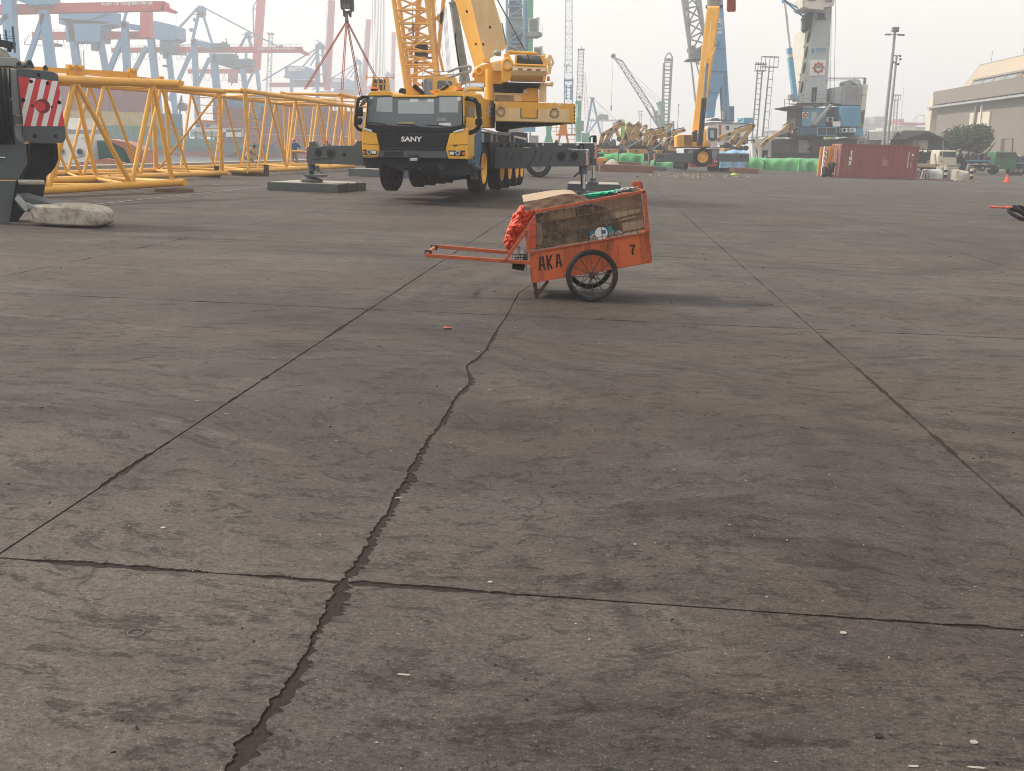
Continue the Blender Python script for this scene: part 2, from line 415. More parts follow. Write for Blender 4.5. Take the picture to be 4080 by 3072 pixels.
# geometry helpers
ZM = {'A': (0, 0, 3.16), 'B': (0, 200, 2.221), 'C': (600, 0, 2.765), 'D': (600, 300, 2.602), 'E': (1100, 0, 3.687), 'F': (1400, 300, 3.332),
 'G': (1500, 0, 2.602), 'H': (1900, 350, 3.687), 'I': (2100, 0, 2.765), 'J': (2600, 0, 3.687), 'K': (2350, 400, 3.16), 'L': (3000, 0, 3.702),
 'M': (2950, 350, 2.765), 'N': (3450, 200, 3.029), 'O': (1650, 700, 2.212), 'Q': (1980, 100, 5.207), 'U': (0, 380, 5.207), 'V': (3150, 480, 7.373),
 'S': (0, 0, 1.0)}
def ray(k, x, y):
 a = ZM[k]
 px, py = a[0] + x / a[2], a[1] + y / a[2]
 u, v = (px - 2040) / FPX, -(py - 1536) / FPX
 c, s = math.cos(ROLL), math.sin(ROLL)
 u, v = c * u - s * v, s * u + c * v
 return np.array([u, math.cos(PITCH) + v * math.sin(PITCH), -math.sin(PITCH) + v * math.cos(PITCH)])
E0 = np.array([0, 0, EYE])
class Fr:
 """a building frame: origin, heading; finds real points on its upright planes along a sight line"""
 def __init__(s, ox=0, oy=0, a=0):
  s.o = np.array([ox, oy, 0.0])
  s.ax = np.array([math.cos(rad(a)), math.sin(rad(a)), 0])
  s.ay = np.array([-math.sin(rad(a)), math.cos(rad(a)), 0])
 def L(s, x, y, z):
  return s.o + s.ax * x + s.ay * y + np.array([0, 0, z])
 def hit(s, k, x, y, nrm, d):
  r = ray(k, x, y)
  t = (d - np.dot(E0 - s.o, nrm)) / np.dot(r, nrm)
  return E0 + r * t
 def Y(s, k, x, y, d):
  return s.hit(k, x, y, s.ay, d)
 def X(s, k, x, y, d):
  return s.hit(k, x, y, s.ax, d)
W0 = Fr()
def G(k, x, y, z=0.0):
 r = ray(k, x, y)
 return E0 + r * ((EYE - z) / -r[2])
def px2m(k, wpx, D):
 return wpx / ZM[k][2] / FPX * D
OFF = {}
class MB:
 def __init__(s):
  s.v, s.f = [], []
 def add(s, vs, fs):
  b = len(s.v)
  s.v += [tuple(map(float, p)) for p in vs]
  s.f += [tuple(b + i for i in f) for f in fs]
  return s
 def prism(s, pts, vec):
  n = len(pts)
  vec = np.array(vec, float)
  q = [np.array(p, float) for p in pts]
  return s.add(q + [p + vec for p in q], [tuple(range(n))[::-1], tuple(range(n, 2 * n))] + [(i, (i + 1) % n, n + (i + 1) % n, n + i) for i in range(n)])
 def box(s, c, d, fr=None):
  fr = fr or W0
  x, y, z = d[0] / 2, d[1] / 2, d[2] / 2
  c = np.array(c, float)
  p = [c + fr.ax * i * x + fr.ay * j * y + np.array([0, 0, k * z]) for k in (-1, 1) for i, j in ((-1, -1), (1, -1), (1, 1), (-1, 1))]
  return s.add(p, [(3, 2, 1, 0), (4, 5, 6, 7), (0, 1, 5, 4), (1, 2, 6, 5), (2, 3, 7, 6), (3, 0, 4, 7)])
 def lbox(s, fr, x0, x1, y0, y1, z0, z1):
  return s.box(fr.L((x0 + x1) / 2, (y0 + y1) / 2, (z0 + z1) / 2), (abs(x1 - x0), abs(y1 - y0), abs(z1 - z0)), fr)
 def beam(s, p, q, w, t=None, side=(0, 1, 0), w2=None):
  t = w if t is None else t
  w2 = w if w2 is None else w2
  p, q, side = np.array(p, float), np.array(q, float), np.array(side, float)
  d = q - p
  d /= np.linalg.norm(d) + 1e-9
  b = side - d * side.dot(d)
  if np.linalg.norm(b) < 1e-3:
   b = np.cross(d, [1, 0, 0.1])
  b /= np.linalg.norm(b)
  a = np.cross(d, b)
  pts = [o + a * i * ww / 2 + b * j * t / 2 for o, ww in ((p, w), (q, w2)) for i, j in ((-1, -1), (1, -1), (1, 1), (-1, 1))]
  return s.add(pts, [(3, 2, 1, 0), (4, 5, 6, 7), (0, 1, 5, 4), (1, 2, 6, 5), (2, 3, 7, 6), (3, 0, 4, 7)])
 def tube(s, p, q, r, n=8, r2=None, cap=True):
  r2 = r if r2 is None else r2
  p, q = np.array(p, float), np.array(q, float)
  d = q - p
  d /= np.linalg.norm(d) + 1e-9
  a = np.cross(d, [0, 0, 1] if abs(d[2]) < 0.9 else [1, 0, 0])
  a /= np.linalg.norm(a)
  b = np.cross(d, a)
  cs = [(math.cos(2 * math.pi * i / n), math.sin(2 * math.pi * i / n)) for i in range(n)]
  pts = [p + (a * c + b * e) * r for c, e in cs] + [q + (a * c + b * e) * r2 for c, e in cs]
  fs = [(i, (i + 1) % n, n + (i + 1) % n, n + i) for i in range(n)]
  if cap:
   fs += [tuple(range(n))[::-1], tuple(range(n, 2 * n))]
  return s.add(pts, fs)
 def path(s, pts, r, n=6):
  for a, b in zip(pts, pts[1:]):
   s.tube(a, b, r, n)
  return s
 def lathe(s, c, axis, prof, n=24, arc=1.0):
  """prof: list of (radius, offset along axis)"""
  c, d = np.array(c, float), np.array(axis, float)
  d /= np.linalg.norm(d)
  a = np.cross(d, [0, 0, 1] if abs(d[2]) < 0.9 else [1, 0, 0])
  a /= np.linalg.norm(a)
  b = np.cross(d, a)
  m = len(prof)
  pts = []
  for i in range(n):
   t = 2 * math.pi * arc * i / n
   pts += [c + d * o + (a * math.cos(t) + b * math.sin(t)) * r for r, o in prof]
  fs = []
  for i in range(n if arc == 1 else n - 1):
   j = (i + 1) % n
   for k in range(m - 1):
    fs.append((i * m + k, i * m + k + 1, j * m + k + 1, j * m + k))
  return s.add(pts, fs)
 def torus(s, c, axis, R, r, n=32, k=10, flat=1.0):
  return s.lathe(c, axis, [(R + r * math.cos(2 * math.pi * i / k), flat * r * math.sin(2 * math.pi * i / k)) for i in range(k + 1)], n)
 def ball(s, c, r, n=10, sz=1.0):
  c = np.array(c, float)
  prof = [(r * math.sin(math.pi * i / 6) + 1e-4, -r * sz * math.cos(math.pi * i / 6)) for i in range(7)]
  return s.lathe(c, (0, 0, 1), prof, n)
 def lattice(s, a, b, ha, hb, n, rc, rb, rungs=False, ends=True):
  """box lattice between corner quads a and b (4 points each, in order round the section)"""
  a, b = [np.array(p, float) for p in a], [np.array(p, float) for p in b]
  for i in range(4):
   s.tube(a[i], b[i], rc, 8)
  for f in range(4):
   p0, p1, q0, q1 = a[f], b[f], a[(f + 1) % 4], b[(f + 1) % 4]
   for j in range(n):
    t0, t1, tm = j / n, (j + 1) / n, (j + 0.5) / n
    if rungs:
     s.tube(p0 + (p1 - p0) * t0, q0 + (q1 - q0) * t0, rb, 5, cap=False)
     u, v = (p0 + (p1 - p0) * t0, q0 + (q1 - q0) * t1) if j % 2 else (q0 + (q1 - q0) * t0, p0 + (p1 - p0) * t1)
     s.tube(u, v, rb, 5, cap=False)
    else:
     k0 = p0 + (p1 - p0) * t0
     k1 = p0 + (p1 - p0) * t1
     km = q0 + (q1 - q0) * tm
     s.tube(k0, km, rb, 6, cap=False)
     s.tube(km, k1, rb, 6, cap=False)
   if ends:
    s.tube(p0, q0, rb * 1.1, 6)
    s.tube(p1, q1, rb * 1.1, 6)
  return s
 def o(s, name, m, parent=None, label=None, bevel=0, smooth=False, kind=None, loc=None, local=False, auto=False):
  off = np.array(OFF[parent.name] if parent is not None else (loc if loc is not None else (0, 0, 0)), float)
  if local:
   off = np.zeros(3)
  me = bpy.data.meshes.new(name)
  v = np.array(s.v, float).reshape(-1, 3) - off
  me.from_pydata(v.tolist(), [], s.f)
  me.materials.append(MATS[m])
  ob = bpy.data.objects.new(name, me)
  COL.objects.link(ob)
  OFF[ob.name] = tuple(off)
  if parent is not None:
   ob.parent = parent
  elif loc is not None:
   ob.location = loc
  if smooth:
   me.polygons.foreach_set('use_smooth', [True] * len(me.polygons))
   if smooth != 'all':
    me.set_sharp_from_angle(angle=rad(38))
  if bevel:
   bm = ob.modifiers.new('bevel', 'BEVEL')
   bm.width, bm.segments, bm.limit_method, bm.angle_limit = bevel, 2, 'ANGLE', rad(35)
  if label:
   ob['label'] = label
  if kind:
   ob['kind'] = kind
  return ob
def tag(o, label, cat, group=None):
 o['label'], o['category'] = label, cat
 if group:
  o['group'] = group
 return o
def thing(name, label, cat, loc=(0, 0, 0), group=None):
 o = bpy.data.objects.new(name, None)
 o.empty_display_size = 0.3
 COL.objects.link(o)
 o.location = [float(c) for c in loc]
 OFF[o.name] = tuple(float(c) for c in loc)
 return tag(o, label, cat, group)
def copy_tree(o, parent=None, mats=None):
 c = o.copy()
 COL.objects.link(c)
 if mats and c.type == 'MESH':
  for slot, mm in zip(c.material_slots, [mats.get(s.material.name) for s in c.material_slots]):
   if mm:
    slot.link = 'OBJECT'
    slot.material = MATS[mm]
 if parent is not None:
  c.parent = parent
 for ch in [x for x in bpy.data.objects if x.parent == o]:
  copy_tree(ch, c, mats)
 OFF[c.name] = OFF.get(o.name, (0, 0, 0))
 return c
def text(s, name, m, parent, bl, br, tl, depth=0.01, thick=0.0, normal=(0, -1, 0)):
 """flat lettering laid over the parallelogram bl, br, tl"""
 cu = bpy.data.curves.new(name, 'FONT')
 cu.body = s
 cu.size = 1
 cu.offset = thick
 cu.resolution_u = 3
 cu.align_x = 'LEFT'
 to = bpy.data.objects.new(name, cu)
 COL.objects.link(to)
 bpy.context.view_layer.update()
 me0 = bpy.data.meshes.new_from_object(to.evaluated_get(bpy.context.evaluated_depsgraph_get()))
 vs = np.array([v.co[:] for v in me0.vertices])
 fs = [tuple(p.vertices) for p in me0.polygons]
 bpy.data.objects.remove(to)
 lo, hi = vs.min(0), vs.max(0)
 u, v = (vs[:, 0] - lo[0]) / (hi[0] - lo[0]), (vs[:, 1] - lo[1]) / (hi[1] - lo[1])
 bl, br, tl = (np.array(p, float) for p in (bl, br, tl))
 nn = np.array(normal, float) * depth
 P = bl + np.outer(u, br - bl) + np.outer(v, tl - bl) + nn
 mb = MB()
 mb.add(P, fs)
 return mb.o(name, m, parent)
SPLIT = {'apex', 'cross_beam', 'lamp', 'beam_hole', 'tail_lamp', 'warning_board', 'warning_stripe', 'rear_panel', 'lug', 'bodies', 'slat', 'plank', 'tyre', 'grille', 'house_rib', 'box_rib', 'hazard_stripe', 'stripe', 'wheels', 'axle', 'drum_frame', 'gusset', 'ballast_box', 'counter_house', 'turntable', 'stay', 'walkway', 'brace', 'post'}
def draw(T, k, D, spec, fr=W0, t=None, plane='Y'):
 """parts of T given on a survey sheet at depth D. prims: ('b',x1,y1,x2,y2,w[,thick[,dD]]) beam, ('t',x1,y1,x2,y2,w[,dD]) tube,
 ('p',[(x,y)..],thick[,dD]) plate, ('c',x,y,r,thick[,dD]) disc facing the survey point, ('r',x0,y0,x1,y1,thick[,dD]) box"""
 hit0 = fr.Y if plane == 'Y' else fr.X
 zmin = OFF[T.name][2]
 def hit(*a):
  p = hit0(*a)
  p[2] = max(p[2], zmin)
  return p
 nv = fr.ay if plane == 'Y' else fr.ax
 out = []
 rows_ = []
 for row in spec:
  if row[0] in SPLIT and len(row[2]) > 1:
   rows_ += [(row[0], row[1], [p], *row[3:]) for p in row[2]]
  else:
   rows_.append(row)
 for row in rows_:
  name, m, prims = row[:3]
  opt = row[3] if len(row) > 3 else {}
  mb = MB()
  for p in prims:
   c = p[0]
   if c in 'bt':
    th = (p[6] if len(p) > 6 else None) if c == 'b' else None
    dd = (p[7] if len(p) > 7 else 0) if c == 'b' else (p[6] if len(p) > 6 else 0)
    a, b = hit(k, p[1], p[2], D + dd), hit(k, p[3], p[4], D + dd)
    wm = px2m(k, p[5], (a[1] + b[1]) / 2)
    if c == 'b':
     th = wm if th is None else th
     mb.beam(a + nv * th / 2, b + nv * th / 2, wm, th, nv)
    else:
     mb.tube(a, b, wm / 2, 8)
   elif c == 'p':
    dd = p[3] if len(p) > 3 else 0
    mb.prism([hit(k, x, y, D + dd) for x, y in p[1]], nv * p[2])
   elif c == 'r':
    dd = p[6] if len(p) > 6 else 0
    mb.prism([hit(k, x, y, D + dd) for x, y in ((p[1], p[2]), (p[3], p[2]), (p[3], p[4]), (p[1], p[4]))], nv * p[5])
   elif c == 'c':
    dd = p[5] if len(p) > 5 else 0
    a = hit(k, p[1], p[2], D + dd)
    mb.tube(a, a + nv * p[4], px2m(k, p[3], a[1]), 20)
  out.append(mb.o(name, m, T, **opt))
 return out
def TH(name, label, cat, k, x, D, group=None, z=0.0, fr=W0):
 """a thing whose base stands at depth D below sheet point x"""
 p = fr.Y(k, x, 0, D)
 return thing(name, label, cat, (p[0], p[1], z), group)
ground_material()
# ground, joints, water
TH_ = rad(5.2)
NU, NV = np.array([math.cos(TH_), -math.sin(TH_)]), np.array([math.sin(TH_), math.cos(TH_)])
def uv(u, v, z=0.0):
 p = NU * u + NV * v
 return (p[0], p[1], z)
def quay_x(y):
 return -26.9 + 0.12 * y
g = MB()
LIM = 1400
q0, q1 = (quay_x(-60), -60), (quay_x(330), 330)
g.add([(q0[0], -LIM, -0.006), (LIM, -LIM, -0.006), (LIM, LIM, -0.006), (q1[0], LIM, -0.006), (q1[0], 330, -0.006), (q0[0], -60, -0.006)], [(0, 1, 2, 3, 4, 5)])
g.add([(-LIM, 235, -0.006), (quay_x(235), 235, -0.006), (q1[0], 330, -0.006), (q1[0], LIM, -0.006), (-LIM, LIM, -0.006)], [(0, 1, 2, 3, 4)])
g.add([(-LIM, -LIM, -0.006), (q0[0], -LIM, -0.006), (q0[0], -60, -0.006), (-LIM, -60, -0.006)], [(0, 1, 2, 3)])
ground = g.o('ground', 'joint_dirt')
ground['kind'] = 'structure'
gy = MB()
V1 = 64.6
gy.add([(quay_x(58) + 0.6, 58.6, -0.004), (62, 58.6, -0.004), (62, -30, -0.004), (LIM - 5, -30, -0.004), (LIM - 5, LIM - 5, -0.004), (q1[0] + 6, LIM - 5, -0.004), (q1[0] + 6, 330, -0.004)], [tuple(range(7))])
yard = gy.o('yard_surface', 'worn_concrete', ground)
qb = MB()
qb.prism([(quay_x(-55) - 0.3, -55, -2.6), (quay_x(-55) + 0.5, -55, -2.6), (quay_x(-55) + 0.5, -55, 0.12), (quay_x(-55) - 0.3, -55, 0.12)], (quay_x(330) - quay_x(-55), 385, 0))
qb.o('quay_edge', 'concrete')['kind'] = 'structure'
wt = MB()
wt.add([(-LIM, -60, -2.0), (q0[0], -60, -2.0), (quay_x(235), 235, -2.0), (-LIM, 235, -2.0)], [(0, 1, 2, 3)])
wm = bpy.data.materials.new('harbour_water')
wm.use_nodes = True
wn_, wl_ = wm.node_tree.nodes, wm.node_tree.links
wb = wn_['Principled BSDF']
wb.inputs['Base Color'].default_value = (0.10, 0.12, 0.12, 1)
wb.inputs['Roughness'].default_value = 0.18
wz = wn_.new('ShaderNodeTexNoise'); wz.inputs['Scale'].default_value = 0.8; wz.inputs['Detail'].default_value = 6
wg = wn_.new('ShaderNodeNewGeometry'); wl_.new(wg.outputs['Position'], wz.inputs[0])
wp = wn_.new('ShaderNodeBump'); wp.inputs['Strength'].default_value = 0.5; wp.inputs['Distance'].default_value = 0.2
wl_.new(wz.outputs[0], wp.inputs['Height']); wl_.new(wp.outputs[0], wb.inputs['Normal'])
MATS['harbour_water'] = wm
wt.o('water', 'harbour_water')['kind'] = 'structure'
bw = MB()
bw.prism([(-LIM, 234.8, -2.6), (quay_x(235), 234.8, -2.6), (quay_x(235), 234.8, 0.1), (-LIM, 234.8, 0.1)], (0, 0.8, 0))
bw.o('far_quay_edge', 'concrete')['kind'] = 'structure'
CRK = [(933, 3072, 22), (1017, 2952, 28), (1055, 2869, 14), (1094, 2817, 24), (1158, 2727, 18), (1210, 2618, 16), (1274, 2489, 22), (1351, 2360, 30), (1371, 2315, 34),
 (1379, 2291, 30), (1432, 2238, 24), (1485, 2145, 22), (1564, 2000, 16), (1617, 1914, 20), (1670, 1822, 22), (1729, 1736, 20), (1808, 1604, 20), (1881, 1518, 18),
 (1861, 1458, 12), (1934, 1399, 12), (1987, 1307, 10), (2030, 1240, 7), (2066, 1170, 5)]
crk = []
for x, y, wd in CRK:
 p = G('S', x, y)
 crk.append((np.dot(p[:2], NU), np.dot(p[:2], NV), wd / 1000.0 * 1.95))
crk = [(crk[0][0] - 0.9, -3.0, 0.03), (crk[0][0] - 0.25, 1.2, 0.02)] + crk
crk += [(crk[-1][0] + 0.12, 12.0, 0.004), (crk[-1][0] + 0.3, 15.6, 0.003)]
US = [-29.4 + 4.52 * i for i in range(6)] + [-2.29, 2.0, 6.28] + [6.28 + 4.5 * i for i in range(1, 8)]
VS = [-2.9, 3.31] + [3.31 + 6.09 * i for i in range(1, 11)]
def crack_u(v):
 for (u0, v0, w0_), (u1, v1, w1_) in zip(crk, crk[1:]):
  if v0 <= v <= v1:
   t = (v - v0) / (v1 - v0)
   return u0 + (u1 - u0) * t, w0_ + (w1_ - w0_) * t
 return crk[-1][0], 0.003
rj = random.Random(3)
from mathutils import noise as mn
def rough_(a, b, s=0.0):
 return (mn.noise((a * 1.9, b * 1.9, s)) + .6 * mn.noise((a * 7, b * 7, s + 3)) + .5 * mn.noise((a * 23, b * 23, s + 9)) + .35 * mn.noise((a * 61, b * 61, s + 5)))
def edge(p, q, n, amp):
 p, q = np.array(p), np.array(q)
 d = (q - p) / (np.linalg.norm(q - p) + 1e-9)
 nrm = np.array([-d[1], d[0]])
 out = []
 for i in range(n):
  t = i / n
  c_ = p + (q - p) * t
  out.append(c_ + nrm * amp * max(0, .25 + 1.5 * rough_(c_[0], c_[1])) * (0 if i == 0 else 1))
 return out
def slab(poly):
 m = MB()
 m.prism([uv(a, b, -0.0055) for a, b in poly], (0, 0, 0.0055))
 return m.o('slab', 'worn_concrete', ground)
for r in range(len(VS) - 1):
 v0, v1 = VS[r], VS[r + 1]
 for c in range(len(US) - 1):
  u0, u1 = US[c], US[c + 1]
  if quay_x((v0 + v1) / 2) > (u0 + u1) / 2 * 0.996 + 0.09 * (v0 + v1) / 2:
   continue
  near = v1 < 17
  h = (.0055 if v1 < 10 else .0035) if near else .0035 + .00008 * v1
  n = (220 if v1 < 10 else 40) if near else 4
  am = 0.015 if v1 < 10 else 0.010
  if c == 6 and v1 < 16:
   vs_ = sorted({v0 + h, v1 - h} | {v for _, v, _ in crk if v0 + h < v < v1 - h} | {v0 + h + (v1 - v0 - 2 * h) * i / 640 for i in range(1, 640)})
   Lp, Rp = [], []
   for v in vs_:
    u, wd = crack_u(v)
    j = 0.35 * wd + 0.0022
    u += .45 * wd * rough_(v, 5)
    Lp.append(np.array([u - wd * (.38 + .45 * max(-.6, rough_(v * 1.9, 1, 4))) - .0012 * abs(rj.gauss(0, 1)), v]))
    Rp.append(np.array([u + wd * (.42 + 1.1 * max(-.3, rough_(v * 1.7, 7, 8))) + .0018 * abs(rj.gauss(0, 1)), v]))
   bot = edge((u0 + h, v0 + h), Lp[0], n // 2, am)
   slab(bot + Lp + edge(Lp[-1], (u0 + h, v1 - h), n // 2, am)[1:] + edge((u0 + h, v1 - h), (u0 + h, v0 + h), n, am))
   bot = edge(Rp[0], (u1 - h, v0 + h), n // 2, am)
   slab(bot + edge((u1 - h, v0 + h), (u1 - h, v1 - h), n, am) + edge((u1 - h, v1 - h), Rp[-1], n // 2, am) + Rp[::-1][:-1])
  else:
   slab(edge((u0 + h, v0 + h), (u1 - h, v0 + h), n, am) + edge((u1 - h, v0 + h), (u1 - h, v1 - h), n, am)
  + edge((u1 - h, v1 - h), (u0 + h, v1 - h), n, am) + edge((u0 + h, v1 - h), (u0 + h, v0 + h), n, am))
ra, rb_ = G('S', 150, 838), G('S', 1112, 738)
for nm_, w__, off_, m__, z__ in (('rail_groove', .16, .0, 'joint_dirt', .001), ('rail', .05, -.09, 'pole_grey', .004)):
 mb = MB()
 mb.beam(ra + [0, off_, z__], rb_ + [0, off_, z__], .004, w__, (1, 0, 0) if 0 else (.9, -.3, 0))
 mb.o(nm_, m__)['kind'] = 'structure'
# ships across the basin
def cargo_ship(name, label, D, hull_m, x0, x1, ytop0, ytop1, ybot, depth, bow):
 T = TH(name, label, 'ship', 'S', (x0 + x1) / 2, D, z=-2.0)
 m = MB()
 a = [W0.Y('S', x, y, D) for x, y in ((x0, ytop0), (x1, ytop1))]
 zt0, zt1 = a[0][2], a[1][2]
 X0, X1 = a[0][0], a[1][0]
 m.prism([(X0, D, -2.3), (X1 - bow * 0.5, D, -2.3), (X1, D, zt1), (X0 + 1, D, zt0)], (0, depth, 0))
 m.o('hull', hull_m, T)
 m = MB()
 m.prism([(X0 - 0.2, D - 0.15, -2.3), (X1 - bow * 0.45, D - 0.15, -2.3), (X1 - bow * 0.4, D - 0.15, -1.2), (X0 - 0.2, D - 0.15, -1.2)], (0, depth + 0.3, 0))
 m.o('boot_topping', 'ship_red', T)
 return T, X0, X1, zt0
def far_box(m):
 """a shipping container seen from afar, 12.2 m long, built at the origin"""
 T = thing('shipping_container', 'stacked container', 'container', (0, 0, 0))
 b = MB()
 n = 30
 pts = []
 for i in range(n + 1):
  x = -5.95 + 11.9 * i / n
  pts.append((x, -1.17 - (0.06 if i % 2 else 0.0), 0.15))
 pts += [(5.95, 1.2, 0.15), (-5.95, 1.2, 0.15)]
 b.prism(pts, (0, 0, 2.3))
 b.o('walls', m, T, local=True)
 f = MB()
 for x in (-6.02, 6.02):
  for y in (-1.17, 1.17):
   f.box((x, y, 1.3), (0.16, 0.16, 2.59))
 for z in (0.08, 2.51):
  for y in (-1.17, 1.17):
   f.box((0, y, z), (11.88, 0.14, 0.14))
 f.o('frame', m, T, local=True)
 return T
T1, a0, a1, zt = cargo_ship('cargo_ship', 'dark blue hulled container ship with a teal deck strip moored behind the white tug', 196, 'ship_hull', 150, 1000, 557, 575, 626, 22, 12)
m = MB()
m.prism([(a0, 195.7, zt - 0.1), (a1 - 6, 195.7, zt - 0.6), (a1 - 6, 195.7, zt + 1.0), (a0, 195.7, zt + 1.8)], (0, 0.5, 0))
for i in range(24):
 x = a0 + (a1 - 6 - a0) * i / 23
 m.box((x, 195.9, zt + 1.3), (0.35, 0.6, 2.6))
m.o('deck_rail', 'ship_teal', T1)
proto = far_box('box_maroon')
first = [True]
def put_box(px, D, z, m='box_maroon', label='', group=None, rz=0.0):
 X = (px - 2066) / FPX * D
 o = proto if first[0] else copy_tree(proto, mats={'box_maroon': m} if m != 'box_maroon' else None)
 first[0] = False
 o.location = (X, D, z)
 o.rotation_euler.z = rz
 o['label'] = label
 o['group'] = group or 'containers stacked on the far ships'
rows = ['box_green', 'box_yellow', 'box_maroon', 'box_maroon']
names = {'box_green': 'green', 'box_yellow': 'ochre yellow', 'box_maroon': 'maroon', 'box_blue': 'blue', 'box_grey': 'grey'}
lv = ['lowest tier', 'second tier', 'third tier', 'top tier']
for c in range(2):
 for r_ in range(4):
  mm = rows[r_] if not (c == 1 and r_ == 1) else 'box_yellow'
  put_box(330 + c * 218 - (0 if r_ < 3 else 4), 200, zt + 0.6 + r_ * 2.62, mm,
    f'{names[mm]} container, {lv[r_]} of the {"left" if c == 0 else "right"} stack on the ship behind the white tug')
for r_ in range(2):
 put_box(640, 203, zt + 0.6 + r_ * 2.62, 'box_blue' if r_ else 'box_maroon', f'{"blue" if r_ else "maroon"} container, {lv[r_]}, beside the striding crane leg on the near ship')
T2, b0, b1, zt2 = cargo_ship('cargo_ship', 'black hulled cargo ship with a white wheelhouse and maroon container stacks behind the lattice frames', 214, 'ship_hull', 770, 1560, 572, 580, 620, 24, 8)
draw(T2, 'S', 213, [
 ('bridge', 'paint_white', [('r', 757, 512, 960, 526, 6), ('r', 778, 492, 852, 512, 5), ('r', 900, 516, 960, 545, 4), ('r', 757, 526, 880, 545, 5, 0.8)]),
 ('bridge_roof', 'brick_red', [('p', [(778, 482), (850, 482), (856, 493), (774, 493)], 6, -0.5)]),
 ('window', 'glass_dark', [('r', 783, 498, 796, 506, 0.2, -0.1)]), ('window', 'glass_dark', [('r', 802, 498, 815, 506, 0.2, -0.1)]),
 ('window', 'glass_dark', [('r', 821, 498, 834, 506, 0.2, -0.1)]), ('window', 'glass_dark', [('r', 932, 520, 943, 527, 0.2, -0.1)]),
 ('mast', 'mast_grey', [('b', 712, 500, 722, 380, 5), ('b', 690, 470, 722, 385, 2), ('b', 750, 470, 722, 385, 2), ('c', 722, 425, 16, 2)]),
])
k = 0
for c in range(3):
 for r_ in range(4 if c < 2 else 3):
  mm = 'box_maroon' if (c, r_) != (0, 3) else 'box_blue'
  put_box(1000 + c * 214 + (3 if r_ % 2 else 0), 217, zt2 - 0.2 + r_ * 2.62, mm,
    f'{names[mm]} container, {lv[r_]} of the {["left", "middle", "right"][c]} stack on the black hulled ship')
draw(T2, 'S', 212, [('hatch_crane', 'port_blue_dark', [('r', 1000, 425, 1040, 470, 4, 3)])])
# tug behind the first lattice section
T = TH('tugboat', 'white and orange tugboat lying below the quay behind the yellow lattice sections', 'tugboat', 'S', 420, 56, z=-2.0)
draw(T, 'B', 57, [
 ('deckhouse', 'paint_white', [('p', [(520, 820), (560, 745), (770, 740), (800, 985), (520, 1010)], 2.6)]),
 ('deckhouse', 'paint_white', [('r', 600, 600, 740, 700, 2.0, 1.0)]),
 ('rail', 'mast_grey', [('b', 590, 575, 645, 575, 5), ('b', 600, 575, 600, 640, 4), ('b', 720, 780, 800, 775, 4), ('b', 740, 810, 800, 790, 4), ('b', 640, 960, 775, 930, 6)]),
 ('superstructure', 'ship_teal', [('p', [(795, 790), (1110, 830), (1120, 1000), (800, 1000)], 2.2, 1.2)]),
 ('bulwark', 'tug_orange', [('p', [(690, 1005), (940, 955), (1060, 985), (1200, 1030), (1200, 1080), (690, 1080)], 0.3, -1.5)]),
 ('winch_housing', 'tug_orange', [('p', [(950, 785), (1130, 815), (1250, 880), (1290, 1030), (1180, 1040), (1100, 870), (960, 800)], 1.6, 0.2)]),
 ('fender', 'rubber', [('b', 500, 1075, 1260, 1075, 40, 0.5, -2.0)]),
 ('hull', 'ship_hull', [('p', [(480, 1040), (1280, 1040), (1240, 1120), (500, 1120)], 5.0, -1.2)]),
])
for x in (543, 708):
 mb = MB()
 mb.torus(W0.Y('B', x, 895 + (5 if x > 600 else 0), 56.9), (0, 1, 0), 0.17, 0.035, 18, 6)
 mb.o('porthole_rim', 'light_grey', T, smooth=True)
 mb = MB()
 c_ = W0.Y('B', x, 900, 56.95)
 mb.tube(c_, c_ + np.array([0, 0.03, 0]), 0.16, 16)
 mb.o('porthole', 'glass_dark', T)
hp = lambda x, y, d=55.4: W0.Y('B', x, y, d)
text('JAKARTA', 'lettering', 'paint_white', T, hp(735, 1040), hp(905, 1018), hp(735, 1018))
